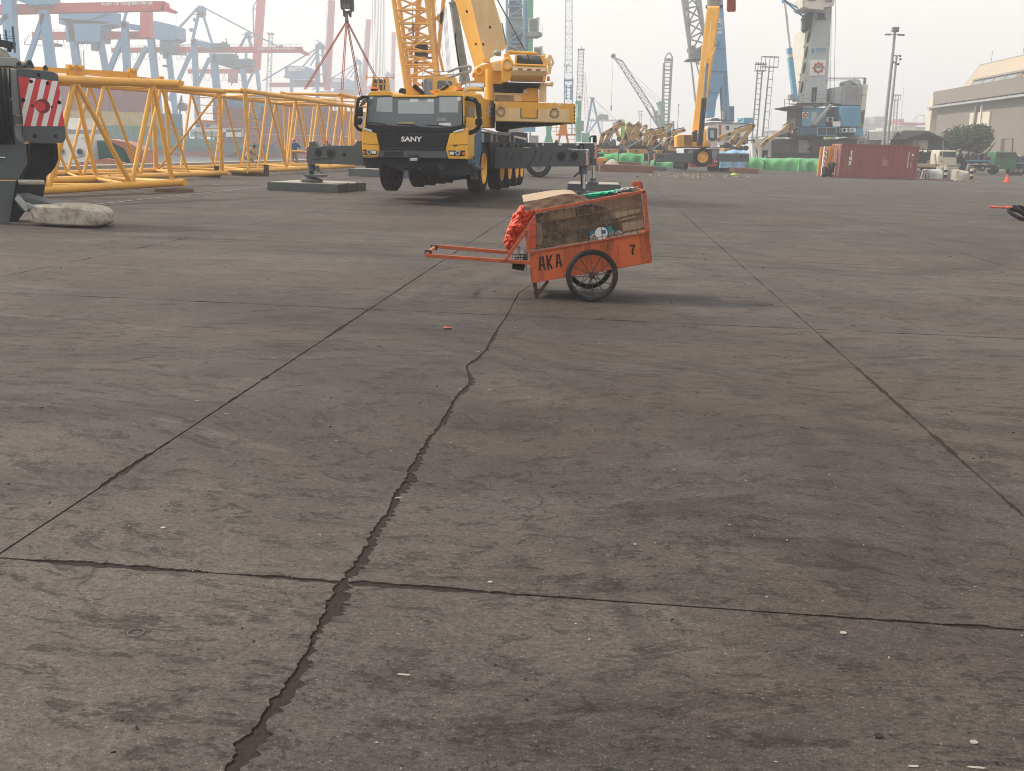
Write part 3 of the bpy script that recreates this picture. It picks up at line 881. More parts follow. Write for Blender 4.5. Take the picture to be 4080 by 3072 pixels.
# ship-to-shore gantry cranes
def festoon(x0, x1, y, n, drop=22):
 out = []
 for i in range(n):
  a, b = x0 + (x1 - x0) * i / n, x0 + (x1 - x0) * (i + 1) / n
  pts = [(a + (b - a) * t, y + drop * (1 - (2 * t - 1) ** 4)) for t in (0, 0.1, 0.3, 0.5, 0.7, 0.9, 1)]
  out += [('t', p[0], p[1], q[0], q[1], 1.3) for p, q in zip(pts, pts[1:])]
 return out
def sts(label, D, x, legs, rest, boom=None, words=None, fest=None, dup=16):
 T = TH('gantry_crane', label, 'gantry crane', 'S', x, D, group='gantry cranes along the far berth')
 sp = []
 for l in legs:
  sp.append(('leg', 'port_blue', [('b',) + l]))
  sp.append(('leg', 'port_blue', [('b',) + l + (None, dup)]))
 for i in range(0, len(legs) - 1, 2):
  sp.append(('cross_beam', 'port_blue', [('b', legs[i][2], legs[i][3] - 90, legs[i + 1][2], legs[i + 1][3] - 90, 12), ('b', legs[i][2], legs[i][3] - 90, legs[i + 1][2], legs[i + 1][3] - 90, 12, None, dup)]))
 if boom:
  sp.append(('boom', 'port_red', [('b',) + boom + (2.2, 3)]))
  sp.append(('boom_walkway', 'mast_grey', [('b', boom[0], boom[1] - boom[4] * 0.95, boom[2], boom[3] - boom[4] * 0.95, 1.0, 0.1, 2.0)] +
  [('b', boom[0] + (boom[2] - boom[0]) * i / 22, boom[1] - boom[4] * 0.5, boom[0] + (boom[2] - boom[0]) * i / 22, boom[1] - boom[4] * 0.95, 0.8, 0.1, 2.0) for i in range(23)]))
 if fest:
  sp.append(('festoon_cable', 'cable', festoon(*fest)))
 draw(T, 'S', D, sp + rest)
 if words:
  s, xa, ya, xb, yb, h = words
  text(s, 'lettering', 'paint_white', T, W0.Y('S', xa, ya, D + 2.9), W0.Y('S', xb, yb, D + 2.9), W0.Y('S', xa, ya - h, D + 2.9), thick=0.05)
 return T
sts('nearest gantry crane, its red boom lettered across the top left corner', 215, 180,
 [(20, -60, 46, 330, 40), (168, 40, 240, 620, 30)],
 [('brace', 'port_blue', [('b', 172, 55, 100, 262, 16), ('b', 100, 262, 40, 430, 16)]),
 ('brace', 'port_blue', [('b', -60, 130, 30, 60, 16)]),
 ('machinery_house', 'port_blue', [('p', [(80, -40), (180, -40), (196, 14), (120, 20), (66, 2)], 6)]),
 ('boom_tip', 'port_red', [('p', [(650, 4), (664, 10), (668, 28), (700, 44), (690, 52), (640, 40)], 1.6, 3)])],
 boom=(-80, 38, 652, 22, 33), words=('PORT OF TANJUNG PRIOK', 405, 26, 610, 21, 15))
sts('second gantry crane from the left, its blue machinery house below the lettered red boom', 262, 420,
 [(278, 80, 345, 620, 24), (492, 84, 520, 620, 23)],
 [('leg', 'port_blue', [('b', 398, 170, 472, 620, 20)]),
 ('brace', 'port_blue', [('b', 482, 155, 374, 430, 17)]), ('cross_beam', 'port_blue', [('b', 484, 100, 560, 112, 20)]),
 ('apex_tie', 'port_blue', [('b', 507, 30, 490, 92, 8), ('b', 507, 30, 360, 80, 5)]),
 ('machinery_house', 'port_blue', [('r', 234, 40, 433, 94, 8), ('p', [(225, 71), (260, 84), (262, 165), (396, 165), (400, 104), (450, 94), (435, 88)], 7)]),
 ('portal_beam', 'port_red', [('b', 577, 25, 577, 146, 36)]),
 ('trolley', 'port_blue_dark', [('r', 170, 172, 228, 182, 3), ('r', 362, 165, 398, 200, 3), ('b', 100, 178, 230, 182, 3)]),
 ('trolley_rail', 'mast_grey', [('b', 96, 178, 112, 142, 2), ('b', 96, 178, 96, 150, 1.5), ('b', 112, 142, 140, 145, 2)]),
 ('ladder_tower', 'mast_grey', [('b', 332, 200, 340, 420, 3), ('b', 322, 200, 330, 420, 1.5)])],
 boom=(127, 141, 600, 139, 26), fest=(205, 350, 158, 6, 34))
sts('third gantry crane from the left, with a slant-roofed blue house on its red boom', 310, 640,
 [(597, 150, 645, 620, 23), (668, 205, 712, 620, 18)],
 [('brace', 'port_blue', [('b', 582, 185, 531, 285, 15), ('b', 531, 285, 485, 400, 15)]),
 ('machinery_house', 'port_blue', [('p', [(598, 82), (625, 84), (700, 102), (703, 152), (668, 168), (600, 150)], 9)]),
 ('operator_cab', 'port_blue_dark', [('r', 636, 160, 690, 214, 5), ('r', 648, 214, 672, 232, 3), ('r', 648, 258, 676, 266, 3)]),
 ('handrail', 'mast_grey', [('b', 703, 152, 718, 158, 3), ('b', 700, 130, 702, 60, 1.2), ('b', 672, 165, 690, 188, 3)])],
 boom=(443, 200, 740, 196, 17), fest=(455, 640, 208, 8, 30))
sts('middle gantry crane with a tall pointed frame and a red boom lettered at its tip', 345, 800,
 [(770, 155, 792, 620, 19), (846, 212, 884, 620, 24)],
 [('leg', 'port_blue', [('b', 833, 230, 786, 335, 11)]),
 ('brace', 'port_blue', [('b', 760, 208, 712, 315, 13), ('b', 712, 315, 672, 400, 13)]),
 ('apex_leg', 'port_blue', [('b', 792, 46, 767, 154, 9)]), ('apex_leg', 'port_blue', [('b', 804, 46, 843, 170, 8)]),
 ('apex', 'port_blue', [('p', [(788, 22), (804, 22), (812, 36), (808, 66), (784, 66), (782, 38)], 3), ('b', 770, 58, 822, 58, 3), ('r', 768, 72, 776, 84, 2), ('r', 753, 112, 766, 124, 2)]),
 ('backstay', 'port_blue', [('b', 786, 32, 676, 150, 7)]), ('forestay', 'port_blue', [('b', 808, 28, 1108, 186, 5)]),
 ('cross_beam', 'port_blue', [('b', 762, 166, 844, 184, 20)]),
 ('walkway', 'mast_grey', [('b', 767, 152, 833, 170, 1.5), ('b', 640, 184, 765, 178, 3), ('b', 640, 195, 720, 190, 12), ('b', 640, 210, 740, 214, 12)]),
 ('machinery_house', 'port_blue_dark', [('r', 846, 213, 925, 250, 8), ('p', [(865, 250), (1000, 236), (1002, 262), (960, 262), (925, 274), (872, 258)], 6)]),
 ('trolley', 'port_blue_dark', [('r', 840, 172, 900, 188, 5), ('b', 900, 153, 906, 186, 4), ('r', 882, 165, 890, 178, 3)]),
 ('boom_tip', 'port_red', [('p', [(1196, 186), (1208, 200), (1230, 210), (1232, 219), (1212, 220), (1190, 207)], 1.6, 3), ('r', 1112, 178, 1122, 190, 2, 3)])],
 boom=(710, 197, 1202, 197, 20), words=('PORT OF TANJUNG PRIOK', 1028, 200, 1176, 200, 11), fest=(700, 745, 213, 2, 25))
sts('gantry crane with its red boom raised upright behind the lettered boom tip', 400, 990,
 [(962, 253, 1004, 620, 18), (1022, 275, 1056, 620, 13)],
 [('apex_leg', 'port_blue', [('b', 978, 145, 956, 188, 8)]), ('apex_leg', 'port_blue', [('b', 990, 145, 1000, 190, 10)]), ('apex_leg', 'port_blue', [('b', 980, 190, 979, 240, 8)]),
 ('apex', 'port_blue', [('p', [(978, 126), (992, 128), (998, 150), (974, 150)], 3), ('b', 964, 137, 980, 137, 3), ('b', 992, 145, 1008, 147, 3)]),
 ('forestay', 'port_blue', [('b', 972, 155, 930, 230, 6)]), ('brace', 'port_blue', [('b', 956, 262, 920, 340, 4), ('b', 1008, 285, 980, 345, 8)]),
 ('raised_boom', 'port_red', [('b', 1040, -40, 1017, 276, 27)]), ('boom_stay', 'port_blue_dark', [('b', 1008, 30, 1010, 150, 4), ('b', 1008, 28, 1030, -10, 3), ('b', 1008, 25, 1020, 40, 3)]),
 ('machinery_house', 'port_blue_dark', [('p', [(935, 236), (992, 232), (1002, 258), (1000, 275), (950, 275), (940, 262)], 6)]),
 ('operator_cab', 'raised_red', [('r', 908, 290, 936, 328, 4)])],
 boom=(748, 284, 1012, 282, 16), fest=(760, 1000, 292, 9, 30))
def mta(label, D, s, ox, oy, boomtop, dx=0):
 """the twin-legged cranes with a flat house and a white name board, s = size on the sheet"""
 f = lambda x, y: (ox + (x - 1135) * s, oy + (y - 262) * s)
 def B(x1, y1, x2, y2, w_, *r):
  return ('b', *f(x1, y1), *f(x2, y2), w_ * s, *r)
 T = TH('gantry_crane', label, 'gantry crane', 'S', ox, D, group='gantry cranes along the far berth')
 draw(T, 'S', D, [
  ('machinery_house', 'port_blue', [('p', [f(1135, 264), f(1160, 262), (f(1225, 266)), f(1253, 280), f(1253, 307), f(1128, 307), f(1135, 300)], 9)]),
  ('name_board', 'paint_white', [('r', *f(1149, 267), *f(1213, 283), 0.2, -0.3)]),
  ('leg', 'port_blue', [B(1160, 305, 1163, 600, 11)]), ('leg', 'port_blue', [B(1262, 250, 1268, 600, 12)]),
  ('leg', 'port_blue', [B(1160, 305, 1163, 600, 11, None, 18)]), ('leg', 'port_blue', [B(1262, 250, 1268, 600, 12, None, 18)]),
  ('cross_beam', 'port_blue', [B(1160, 312, 1262, 312, 8), B(1160, 470, 1265, 470, 10), B(1163, 326, 1190, 345, 5)]),
  ('portal_house', 'port_blue_dark', [('r', *f(1168, 318), *f(1250, 340), 4, 2)]),
  ('tower', 'port_blue', [B(1262, 178, 1268, 330, 12), B(1284, 180, 1292, 330, 10), B(1263, 215, 1290, 225, 4), B(1264, 250, 1290, 262, 4), B(1264, 290, 1290, 300, 4)]),
  ('apex', 'port_blue', [('p', [f(1262, 174), f(1276, 166), f(1292, 182), f(1292, 196), f(1260, 196)], 3), B(1252, 160, 1268, 160, 2), B(1266, 160, 1272, 172, 3)]),
  ('stay', 'port_blue', [B(1258, 196, 1046, 322, 5)]), ('stay', 'port_blue', [B(1260, 203, 1176, 300, 5)]), ('stay', 'port_blue', [B(1262, 220, 1236, 262, 5)]),
  ('rear_boom', 'port_red', [B(1074, 338, 1290, 338, 16, 2.0, 3)]),
  ('raised_boom', 'raised_red', [B(boomtop[0], boomtop[1], 1302, 360, 22)]),
  ('boom_ladder', 'mast_grey', [B(boomtop[0] - 16, boomtop[1] + 8, 1290, 350, 1.5)]),
 ])
 return T
T = mta('gantry crane with a white name board and raised pinkish boom, left of the hook', 450, 1.0, 1135, 262, (1320, 0))
text('MTA', 'lettering', 'port_blue_dark', T, W0.Y('S', 1182, 281, 449.6), W0.Y('S', 1210, 281, 449.6), W0.Y('S', 1182, 272, 449.6))
mta('gantry crane with a white name board and raised pinkish boom, right behind the red slings', 545, 0.80, 1314, 310, (1328, -30))
mta('small gantry crane with raised boom between the rope bundle and the slings', 640, 0.62, 1460, 345, (1310, -88))
mta('faintest gantry crane with raised boom behind the yellow lattice boom', 760, 0.42, 1560, 378, (1318, -60))
def light_mast(label, D, x, ytop, xb, ybot, w0_, w1_, k='S', n=14, head='round', m='mast_grey', name='light_mast', rungs=True, group=None):
 T = TH(name, label, 'light mast', k, xb, D, group=group)
 a, b = W0.Y(k, x, ytop, D), W0.Y(k, xb, ybot, D)
 b[2] = 0
 ha, hb = px2m(k, w0_, D) / 2, px2m(k, w1_, D) / 2
 q = lambda c, h: [c + np.array([i * h, j * h, 0]) for i, j in ((-1, -1), (1, -1), (1, 1), (-1, 1))]
 mb = MB()
 mb.lattice(q(b, hb), q(a, ha), 0, 0, n, hb * 0.09, hb * 0.05, rungs=rungs)
 mb.o('mast_frame', m, T)
 mb = MB()
 mb.box(a + np.array([0, 0, ha * 0.3]), (ha * 4, ha * 4, ha * 0.3))
 for i in range(4):
  t = math.pi / 2 * i + 0.6
  mb.ball(a + np.array([math.cos(t) * ha * 1.9, math.sin(t) * ha * 1.9, ha * 0.9]), ha * 0.45, 6)
 mb.o('lamp_ring', m, T)
 return T
light_mast('pale lattice light mast standing between the gantry cranes', 380, 1079, 138, 1062, 600, 12, 20, n=18)
# yellow lattice boom sections lying on the quay
def quad_from(nb, nt, fb, ft):
 return [nb, nt, ft, fb]
def section(label, pL, pR, wid, hL, hR, zL, zR, tn, bn, r, rb, ladder=None, pendant=None, posts=True, hang=False, xb=False):
 """pL, pR: ground points (x, y) of the near lower chord; tn, bn: node fractions of the upper and lower near chord"""
 T = thing('lattice_boom_section', label, 'boom section', (pL[0], pL[1], zL if hang else 0), 'yellow lattice boom sections')
 pL, pR = np.array([*pL, 0.0]), np.array([*pR, 0.0])
 d = (pR - pL) / np.linalg.norm(pR - pL)
 n = np.array([-d[1], d[0], 0])
 if n[0] > 0:
  n = -n
 c = {}
 for nm, off in (('near', 0), ('far', wid)):
  c[nm, 'b'] = (pL + n * off + [0, 0, zL + r], pR + n * off + [0, 0, zR + r])
  c[nm, 't'] = (pL + n * off + [0, 0, zL + hL - r], pR + n * off + [0, 0, zR + hR - r])
 for key, (a, b) in c.items():
  MB().tube(a, b, r, 14).o('chord', 'lattice_yellow', T, smooth=True)
  for e, s in ((a, -1), (b, 1)):
   for j in (-1, 0, 1) if s < 0 else (-1, 1):
    cc = e + d * s * r * 1.1 + n * j * r * 0.6
    MB().tube(cc - n * r * 0.18, cc + n * r * 0.18, r * 1.05, 14).o('pin_lug', 'lattice_yellow', T, smooth=True)
 L = lambda key, t: c[key][0] + (c[key][1] - c[key][0]) * t
 for nm in ('near', 'far'):
  seq = sorted([(t, 't') for t in tn] + [(t, 'b') for t in bn])
  for (t0, s0), (t1, s1) in zip(seq, seq[1:]):
   if s0 != s1:
    MB().tube(L((nm, s0), t0), L((nm, s1), t1), rb, 10).o('brace', 'lattice_yellow', T, smooth=True)
 for s_, nodes in (('t', tn), ('b', bn)):
  seq = sorted(nodes)
  for i, (t0, t1) in enumerate(zip(seq, seq[1:])):
   a, b = (('near', s_), ('far', s_)) if i % 2 else (('far', s_), ('near', s_))
   MB().tube(L(a, t0), L(b, t1), rb * 0.8, 8).o('brace', 'lattice_yellow', T, smooth=True)
  for t in (0.015, 0.985):
   MB().tube(L(('near', s_), t), L(('far', s_), t), rb * 1.2, 10).o('cross_tube', 'lattice_yellow', T, smooth=True)
 for e in (0.015, 0.985) if posts else ():
  MB().tube(L(('near', 't'), e), L(('near', 'b'), e), rb, 10).o('end_post', 'lattice_yellow', T, smooth=True)
  MB().tube(L(('far', 't'), e), L(('far', 'b'), e), rb, 10).o('end_post', 'lattice_yellow', T, smooth=True)
  if xb: MB().tube(L(('near', 't'), e), L(('far', 'b'), e), rb * 0.85, 8).o('brace', 'lattice_yellow', T, smooth=True)
 if ladder:
  m = MB()
  a0, a1 = L(('near', 't'), ladder[0]), L(('near', 'b'), ladder[1])
  b0, b1 = L(('near', 't'), ladder[2]), L(('near', 'b'), ladder[3])
  for i in range(1, 11):
   t = i / 11
   m.tube(a0 + (a1 - a0) * t, b0 + (b1 - b0) * t, rb * 0.33, 6)
  m.o('ladder_rungs', 'lattice_yellow', T)
 if pendant:
  m = MB()
  p0 = L(('near', 't'), pendant[0]) + n * 0.25 + [0, 0, r + 0.14]
  p1 = L(('near', 't'), pendant[1]) + n * 0.25 + [0, 0, r + 0.10]
  m.beam(p0, p1, 0.13, 0.04, n)
  for t in pendant[2:]:
   q = p0 + (p1 - p0) * t
   m.beam(q - [0, 0, 0.25], q + [0, 0, 0.16], 0.26, 0.12, n)
   m.tube(q - n * 0.12 + [0, 0, 0.1], q + n * 0.12 + [0, 0, 0.1], 0.05, 8)
  m.o('pendant_bar', 'lattice_yellow', T)
 return T, L
SA, LA = section('nearest yellow lattice boom section, beside the striped hook block', (-12.9, 23.5), (-10.15, 29.95), 3.0, 2.90, 3.06, 0.02, 0.16,
  [0.06, 0.47, 0.87], [0.31, 0.72, 0.955], 0.11, 0.068, posts=False, pendant=(0.0, 0.82, 0.35, 0.60, 0.64, 0.97))
for i, (w_, h_) in enumerate(((0.62, 0.10), (0.62, 0.10))):
 m = MB()
 c_ = LA(('near', 'b'), 0.93 + 0.07 * i)
 m.box((c_[0] + 0.12 - 0.06, c_[1], 0.05 + 0.0 * i), (0.62 if i else 0.9, 0.22, 0.10))
 tag(m.o('wood_block', 'wood', loc=(c_[0], c_[1], 0), bevel=0.008), ['brown timber block under the right end of the nearest lattice section', 'short timber block beside the chord end of the nearest lattice section'][i], 'timber block', 'timber blocks under the lattice sections')
SB, LB = section('second yellow lattice boom section from the left, with rungs welded at its right end', (-15.4, 31.2), (-12.2, 41.6), 3.2, 3.4, 3.45, 0.02, 0.10,
  [0.10, 0.36, 0.64, 0.98], [0.02, 0.23, 0.50, 0.77, 0.97], 0.10, 0.055, ladder=(0.80, 0.93, 0.97, 0.985), xb=True, pendant=(0.15, 0.8, 0.4, 0.55, 0.8))
SC, LC = section('long yellow lattice boom section with a ladder at its near end, left of the workers', (-11.95, 44.0), (-9.75, 59.0), 3.7, 3.6, 3.6, 0.12, 0.12,
  [0.0, 0.17, 0.40, 0.62, 0.84, 0.99], [0.02, 0.08, 0.31, 0.52, 0.73, 0.93], 0.105, 0.055, ladder=(0.01, 0.06, 0.15, 0.075))
SD, LD = section('yellow lattice boom section held just off the ground by four red slings', (-10.75, 61.0), (-8.3, 73.0), 3.75, 3.6, 3.6, 0.85, 0.55,
  [0.0, 0.2, 0.4, 0.62, 0.84, 0.99], [0.02, 0.1, 0.3, 0.52, 0.73, 0.93], 0.105, 0.06, hang=True)
for i, (k, x0, y0, x1, y1, D, lb) in enumerate([('D', 510, 1060, 715, 1065, 41.5, 'dark steel channel under the right end of the second lattice section'),
            ('D', 850, 1040, 1220, 1045, 44.5, 'rusty steel beam under the near end of the long lattice section')]):
 a, b = W0.Y(k, x0, y0, D), W0.Y(k, x1, y1, D)
 m = MB()
 m.box(((a[0] + b[0]) / 2, D, 0.07), (b[0] - a[0], 0.3, 0.14))
 m.box((b[0] - 0.08, D, 0.32), (0.16, 0.3, 0.36))
 tag(m.o('steel_support', 'rust' if i else 'dark_steel', loc=(a[0], D, 0)), lb, 'support')
# heavy hook block at the left edge
HB = thing('hook_block', 'huge grey hook block with a red and white striped cheek plate, left edge', 'hook block', (-9.1, 18.4, 0))
Hf = Fr(-8.55, 17.9, 24)
hy = lambda k, x, y, d=0.0: Hf.Y(k, x, y, d)
def hplate(name, m, pts, t, d=0.0, **kw):
 mb = MB()
 mb.prism([hy('U', x, y, d) for x, y in pts], Hf.ay * t)
 return mb.o(name, m, HB, **kw)
cheek = hplate('cheek_plate', 'steel_grey', [(345, -545), (400, -570), (1100, -490), (1190, -440), (1210, -380), (1225, 0), (1345, 640), (1368, 860), (1350, 930), (1290, 985), (620, 990), (520, 930), (470, 800), (465, 640), (440, 560), (400, 100), (360, -400)], 0.16, bevel=0.012)
def striped():
 top = lambda x: -395 + (x - 370) * 0.125
 L_ = lambda y: 372 + (y + 400) * 0.118
 R_ = lambda y: 1205 + max(0, y + 330) * 0.142
 n = 9
 xs_t = [372, 590, 705, 830, 940, 1045, 1150, 1262, 1400, 1500]
 xs_b = [270, 380, 490, 635, 745, 855, 968, 1092, 1197, 1330]
 edges_t = [-95 + 0 for _ in xs_t]
 bt = [(400, 590), (705, 822), (935, 1040), (1150, 1260), (1370, 1480)]
 bb = [(190, 380), (492, 633), (742, 856), (967, 1092), (1195, 1345)]
 def clip(x, y):
  return min(max(x, L_(y) if y < 500 else 480), R_(y) if y < 560 else 1335)
 red, white = [], []
 cuts = [372, 558, 690, 812, 925, 1035, 1145, 1215]
 lines = [(-9e9, -9e9), (625, 380), (742, 495), (862, 635), (985, 745), (1095, 855), (1222, 968), (1330, 1092), (1440, 1197), (9e9, 9e9)]
 for i in range(9):
  pts = []
  for s, (xt, xb) in ((0, lines[i]), (1, lines[i + 1])):
   ys = np.linspace(-365, 640, 14)
   if s:
    ys = ys[::-1]
   for y in ys:
    x = xt + (xb - xt) * (y + 365) / 1005 if abs(xt) < 1e8 else xt
    yy = y if y > -300 else top(min(max(x, 372), 1205))
    pts.append((clip(x, y), yy))
  xs = [p[0] for p in pts]
  if max(xs) - min(xs) < 12:
   continue
  yield i, pts
for i, pts in striped():
 hplate('stripe', 'paint_red' if i % 2 == 0 else 'paint_white', pts, 0.004, -0.004)
for x, y, r_, m_, dd in [(480, 95, 40, 'black', -0.008), (1230, 145, 38, 'black', -0.008), (668, 215, 24, 'black', -0.008), (1080, 240, 22, 'black', -0.008), (720, 845, 40, 'black', -0.008), (1152, 850, 38, 'black', -0.008),
   (645, -290, 36, 'black', -0.008), (985, -250, 34, 'black', -0.008), (800, -425, 36, 'black', -0.008)]:
 a = hy('U', x, y, dd)
 mb = MB()
 mb.tube(a, a + Hf.ay * 0.006, px2m('U', r_, 17.9), 20)
 mb.o('bolt_hole', m_, HB)
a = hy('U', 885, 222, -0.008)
MB().tube(a, a + Hf.ay * 0.006, px2m('U', 138, 17.9), 36).o('axle_boss', 'recess_red', HB)  # flat darker disc, its colour imitating the dark crescent inside a recess
a = hy('U', 842, 228, -0.014)
MB().tube(a, a + Hf.ay * 0.006, px2m('U', 92, 17.9), 32).o('axle_cap', 'paint_red', HB)
hplate('plate_edge', 'light_grey', [(210, -560), (345, -548), (400, 60), (430, 410), (255, 415), (235, 60)], 0.5, 0.05, bevel=0.012)
hplate('spacer', 'light_grey', [(300, 425), (470, 430), (490, 600), (315, 600)], 0.45, 0.1, bevel=0.01)
hplate('plate_edge', 'light_grey', [(280, 610), (465, 620), (470, 830), (560, 985), (430, 985), (340, 900), (300, 810)], 0.45, 0.05, bevel=0.012)
for i in range(5):
 cx = hy('U', 210 - i * 98, 260, 0.28)
 m = MB()
 m.lathe(cx, Hf.ax, [(0.12, -0.03), (0.66, -0.035), (0.71, -0.045), (0.66, 0.0), (0.71, 0.045), (0.66, 0.035), (0.12, 0.03)], 40)
 m.o('sheave', 'dark_steel', HB, smooth=True)
m = MB()
for y in (85, 820):
 p = hy('U', 250, y, -0.02)
 m.tube(p, p - Hf.ax * 1.6, 0.022, 8)
m.o('tie_rod', 'light_grey', HB)
hplate('top_plate', 'light_grey', [(-260, -620), (220, -600), (400, -560), (520, -640), (330, -790), (-260, -800)], 0.5, 0.25, bevel=0.015)
hplate('top_plate', 'white_worn', [(-260, -1010), (0, -1000), (120, -930), (235, -800), (-260, -790)], 0.9, 0.5)
def lug(x, y, s, d):
 m = MB()
 pts = [(x - 60 * s, y), (x - 55 * s, y - 90 * s), (x - 20 * s, y - 130 * s), (x + 25 * s, y - 125 * s), (x + 60 * s, y - 60 * s), (x + 75 * s, y)]
 m.prism([hy('U', a_, b_, d) for a_, b_ in pts], Hf.ay * 0.06)
 m.o('lifting_lug', 'steel_grey', HB, bevel=0.008)
 p = hy('U', x + 4 * s, y - 70 * s, d - 0.006)
 MB().tube(p, p + Hf.ay * 0.005, px2m('U', 24 * s, 17.9), 14).o('lug_hole', 'black', HB)
lug(390, -570, 1.1, 0.15); lug(610, -560, 1.4, 0.3); lug(940, -515, 0.9, 0.05); lug(500, -565, 0.8, 0.45)
hplate('side_plate', 'steel_grey', [(-300, 805), (300, 815), (340, 910), (520, 1000), (555, 1400), (390, 1730), (300, 1755), (-300, 1755)], 0.07, -0.02, bevel=0.01)
hplate('rib', 'dark_steel', [(575, 1000), (605, 1000), (648, 1420), (450, 1760), (300, 1755), (390, 1735), (560, 1400), (525, 1005)], 0.5, 0.1)
hplate('side_plate', 'dark_steel', [(590, 990), (1190, 990), (1215, 1330), (1150, 1480), (1060, 1600), (900, 1720), (450, 1760), (650, 1420)], 0.1, 0.55, bevel=0.01)
hplate('rib', 'dark_steel', [(1090, 1000), (1115, 1000), (1145, 1410), (1010, 1640), (985, 1640), (1115, 1405)], 0.12, 0.42)
hplate('leg_plate', 'steel_grey', [(-300, 1770), (330, 1770), (190, 2680), (-300, 2680)], 0.08, 0.0, bevel=0.01)
hplate('leg_plate', 'dark_steel', [(330, 1770), (960, 1700), (880, 2160), (600, 2300), (330, 2660), (195, 2680)], 0.5, 0.35)
m = MB()
p = hy('U', 380, 1800, -0.05)
m.tube(p, p + Hf.ax * 0.42, 0.045, 12)
m.o('pin', 'white_worn', HB, bevel=0.006)
p = hy('U', 45, 1290, -0.05)
MB().tube(p - Hf.ax * 0.06, p + Hf.ax * 0.05, 0.016, 8).o('latch', 'chrome', HB)
hp2 = lambda x, y, d: W0.Y('B', x, y, d)
m = MB()
m.prism([hp2(140, 1268, 17.55), (hp2(560, 1385, 17.55)), hp2(560, 1400, 17.55), hp2(330, 1400, 17.55), hp2(250, 1430, 17.55), hp2(200, 1420, 17.55), hp2(130, 1330, 17.55)], (0.05, 0.35, 0))
m.o('hook_shank', 'steel_grey', HB, bevel=0.015)
def hook_tip():
 m = MB()
 rings = []
 X0, X1 = hp2(255, 1450, 17.5)[0], hp2(945, 1450, 17.5)[0]
 prof = [(0.0, 0.10, 0.34, 0.20), (0.05, 0.05, 0.36, 0.34), (0.15, 0.03, 0.37, 0.42), (0.35, 0.015, 0.385, 0.46), (0.6, 0.01, 0.385, 0.46), (0.8, 0.015, 0.36, 0.44), (0.90, 0.02, 0.33, 0.40), (0.97, 0.05, 0.29, 0.30), (1.0, 0.10, 0.25, 0.20)]
 for t, zb, zt_, hw in prof:
  x = X0 + (X1 - X0) * t
  zc, hh = (zb + zt_) / 2, (zt_ - zb) / 2
  yc = 17.72 - 0.12 * t
  rings.append([(x, yc - hw * math.copysign(abs(math.cos(a)) ** 0.36, math.cos(a)), zc + hh * math.copysign(abs(math.sin(a)) ** 0.27, math.sin(a))) for a in [2 * math.pi * i / 20 for i in range(20)]])
 vs = [p for r_ in rings for p in r_]
 n = 20
 fs = [(i * n + j, i * n + (j + 1) % n, (i + 1) * n + (j + 1) % n, (i + 1) * n + j) for i in range(len(rings) - 1) for j in range(n)]
 fs += [tuple(range(n)), tuple(range((len(rings) - 1) * n, len(rings) * n))]
 m.add(vs, fs)
 m.o('hook_tip', 'white_worn', HB, smooth=True)
hook_tip()
m = MB()
m.beam(hp2(150, 1300, 17.4), hp2(250, 1415, 17.35), 0.09, 0.05)
m.beam(hp2(235, 1360, 17.3), hp2(320, 1400, 17.3), 0.05, 0.05)
m.o('safety_latch', 'light_grey', HB)
# slings and crane hook above the slung section
hkx, hkD = 1381, 66.5
HK = TH('crane_hook', 'dark crane hook block hanging from cables at the top of the photo, holding red slings', 'hook', 'S', hkx, hkD, z=W0.Y('S', hkx, 95, hkD)[2])
OFF[HK.name] = tuple(HK.location)
draw(HK, 'E', hkD, [
 ('block_body', 'dark_steel', [('p', [(944, -40), (1118, -40), (1124, 90), (1120, 150), (1085, 152), (1080, 110), (980, 110), (975, 140), (948, 128), (942, 20)], 0.7)]),
 ('block_body', 'steel_grey', [('r', 975, -40, 1075, 120, 0.4, -0.2)]),
 ('sheave', 'black', [('r', 985, -40, 998, 45, 0.1, -0.3), ('r', 1008, -40, 1020, 45, 0.1, -0.3), ('r', 1030, -40, 1042, 45, 0.1, -0.3), ('r', 1052, -40, 1062, 45, 0.1, -0.3)]),
 ('swivel', 'dark_steel', [('p', [(978, 140), (1005, 140), (1012, 160), (1062, 160), (1068, 150), (1098, 150), (1096, 235), (1085, 250), (1070, 235), (1060, 200), (1010, 200), (1002, 245), (985, 235)], 0.35, 0.15)]),
 ('hook', 'steel_grey', [('b', 1034, 200, 1034, 300, 34), ('p', [(1015, 260), (1052, 260), (1066, 320), (1070, 360), (1050, 385), (1020, 380), (1008, 350), (1012, 310)], 0.15, 0.1)]),
])
m = MB()
for x in (985, 1008, 1030, 1052):
 a_, b_ = W0.Y('E', x, -30, hkD + 0.2), W0.Y('E', x, -30, hkD + 0.2)
 m.tube(a_, a_ + np.array([0, 0, 9]), 0.02, 5)
m.o('hoist_rope', 'cable', HK)
hk0 = W0.Y('E', 1040, 345, hkD)
ends = [W0.Y('E', 425, 1310, 62.5), W0.Y('E', 968, 1320, 61.0), W0.Y('E', 1245, 1415, 68.0), W0.Y('E', 1560, 1320, 73.0)]
for i, (e, lb) in enumerate(zip(ends, ['leftmost red sling running down left from the hanging hook', 'darker steep sling hanging just left below the hook', 'steep red sling hanging just right below the hook', 'rightmost red sling running down to the rope blocks'])):
 S = thing('lifting_sling', lb, 'sling', tuple(e), 'red slings on the hanging hook')
 m = MB()
 s_ = np.array([0.06 * (i - 1.5), 0, 0])
 for o_ in (-0.035, 0.035):
  m.tube(hk0 + s_ + [o_, 0, 0], e + np.array([o_ * 1.6, 0, 0]), 0.032, 6)
 m.o('webbing', 'sling_red', S)
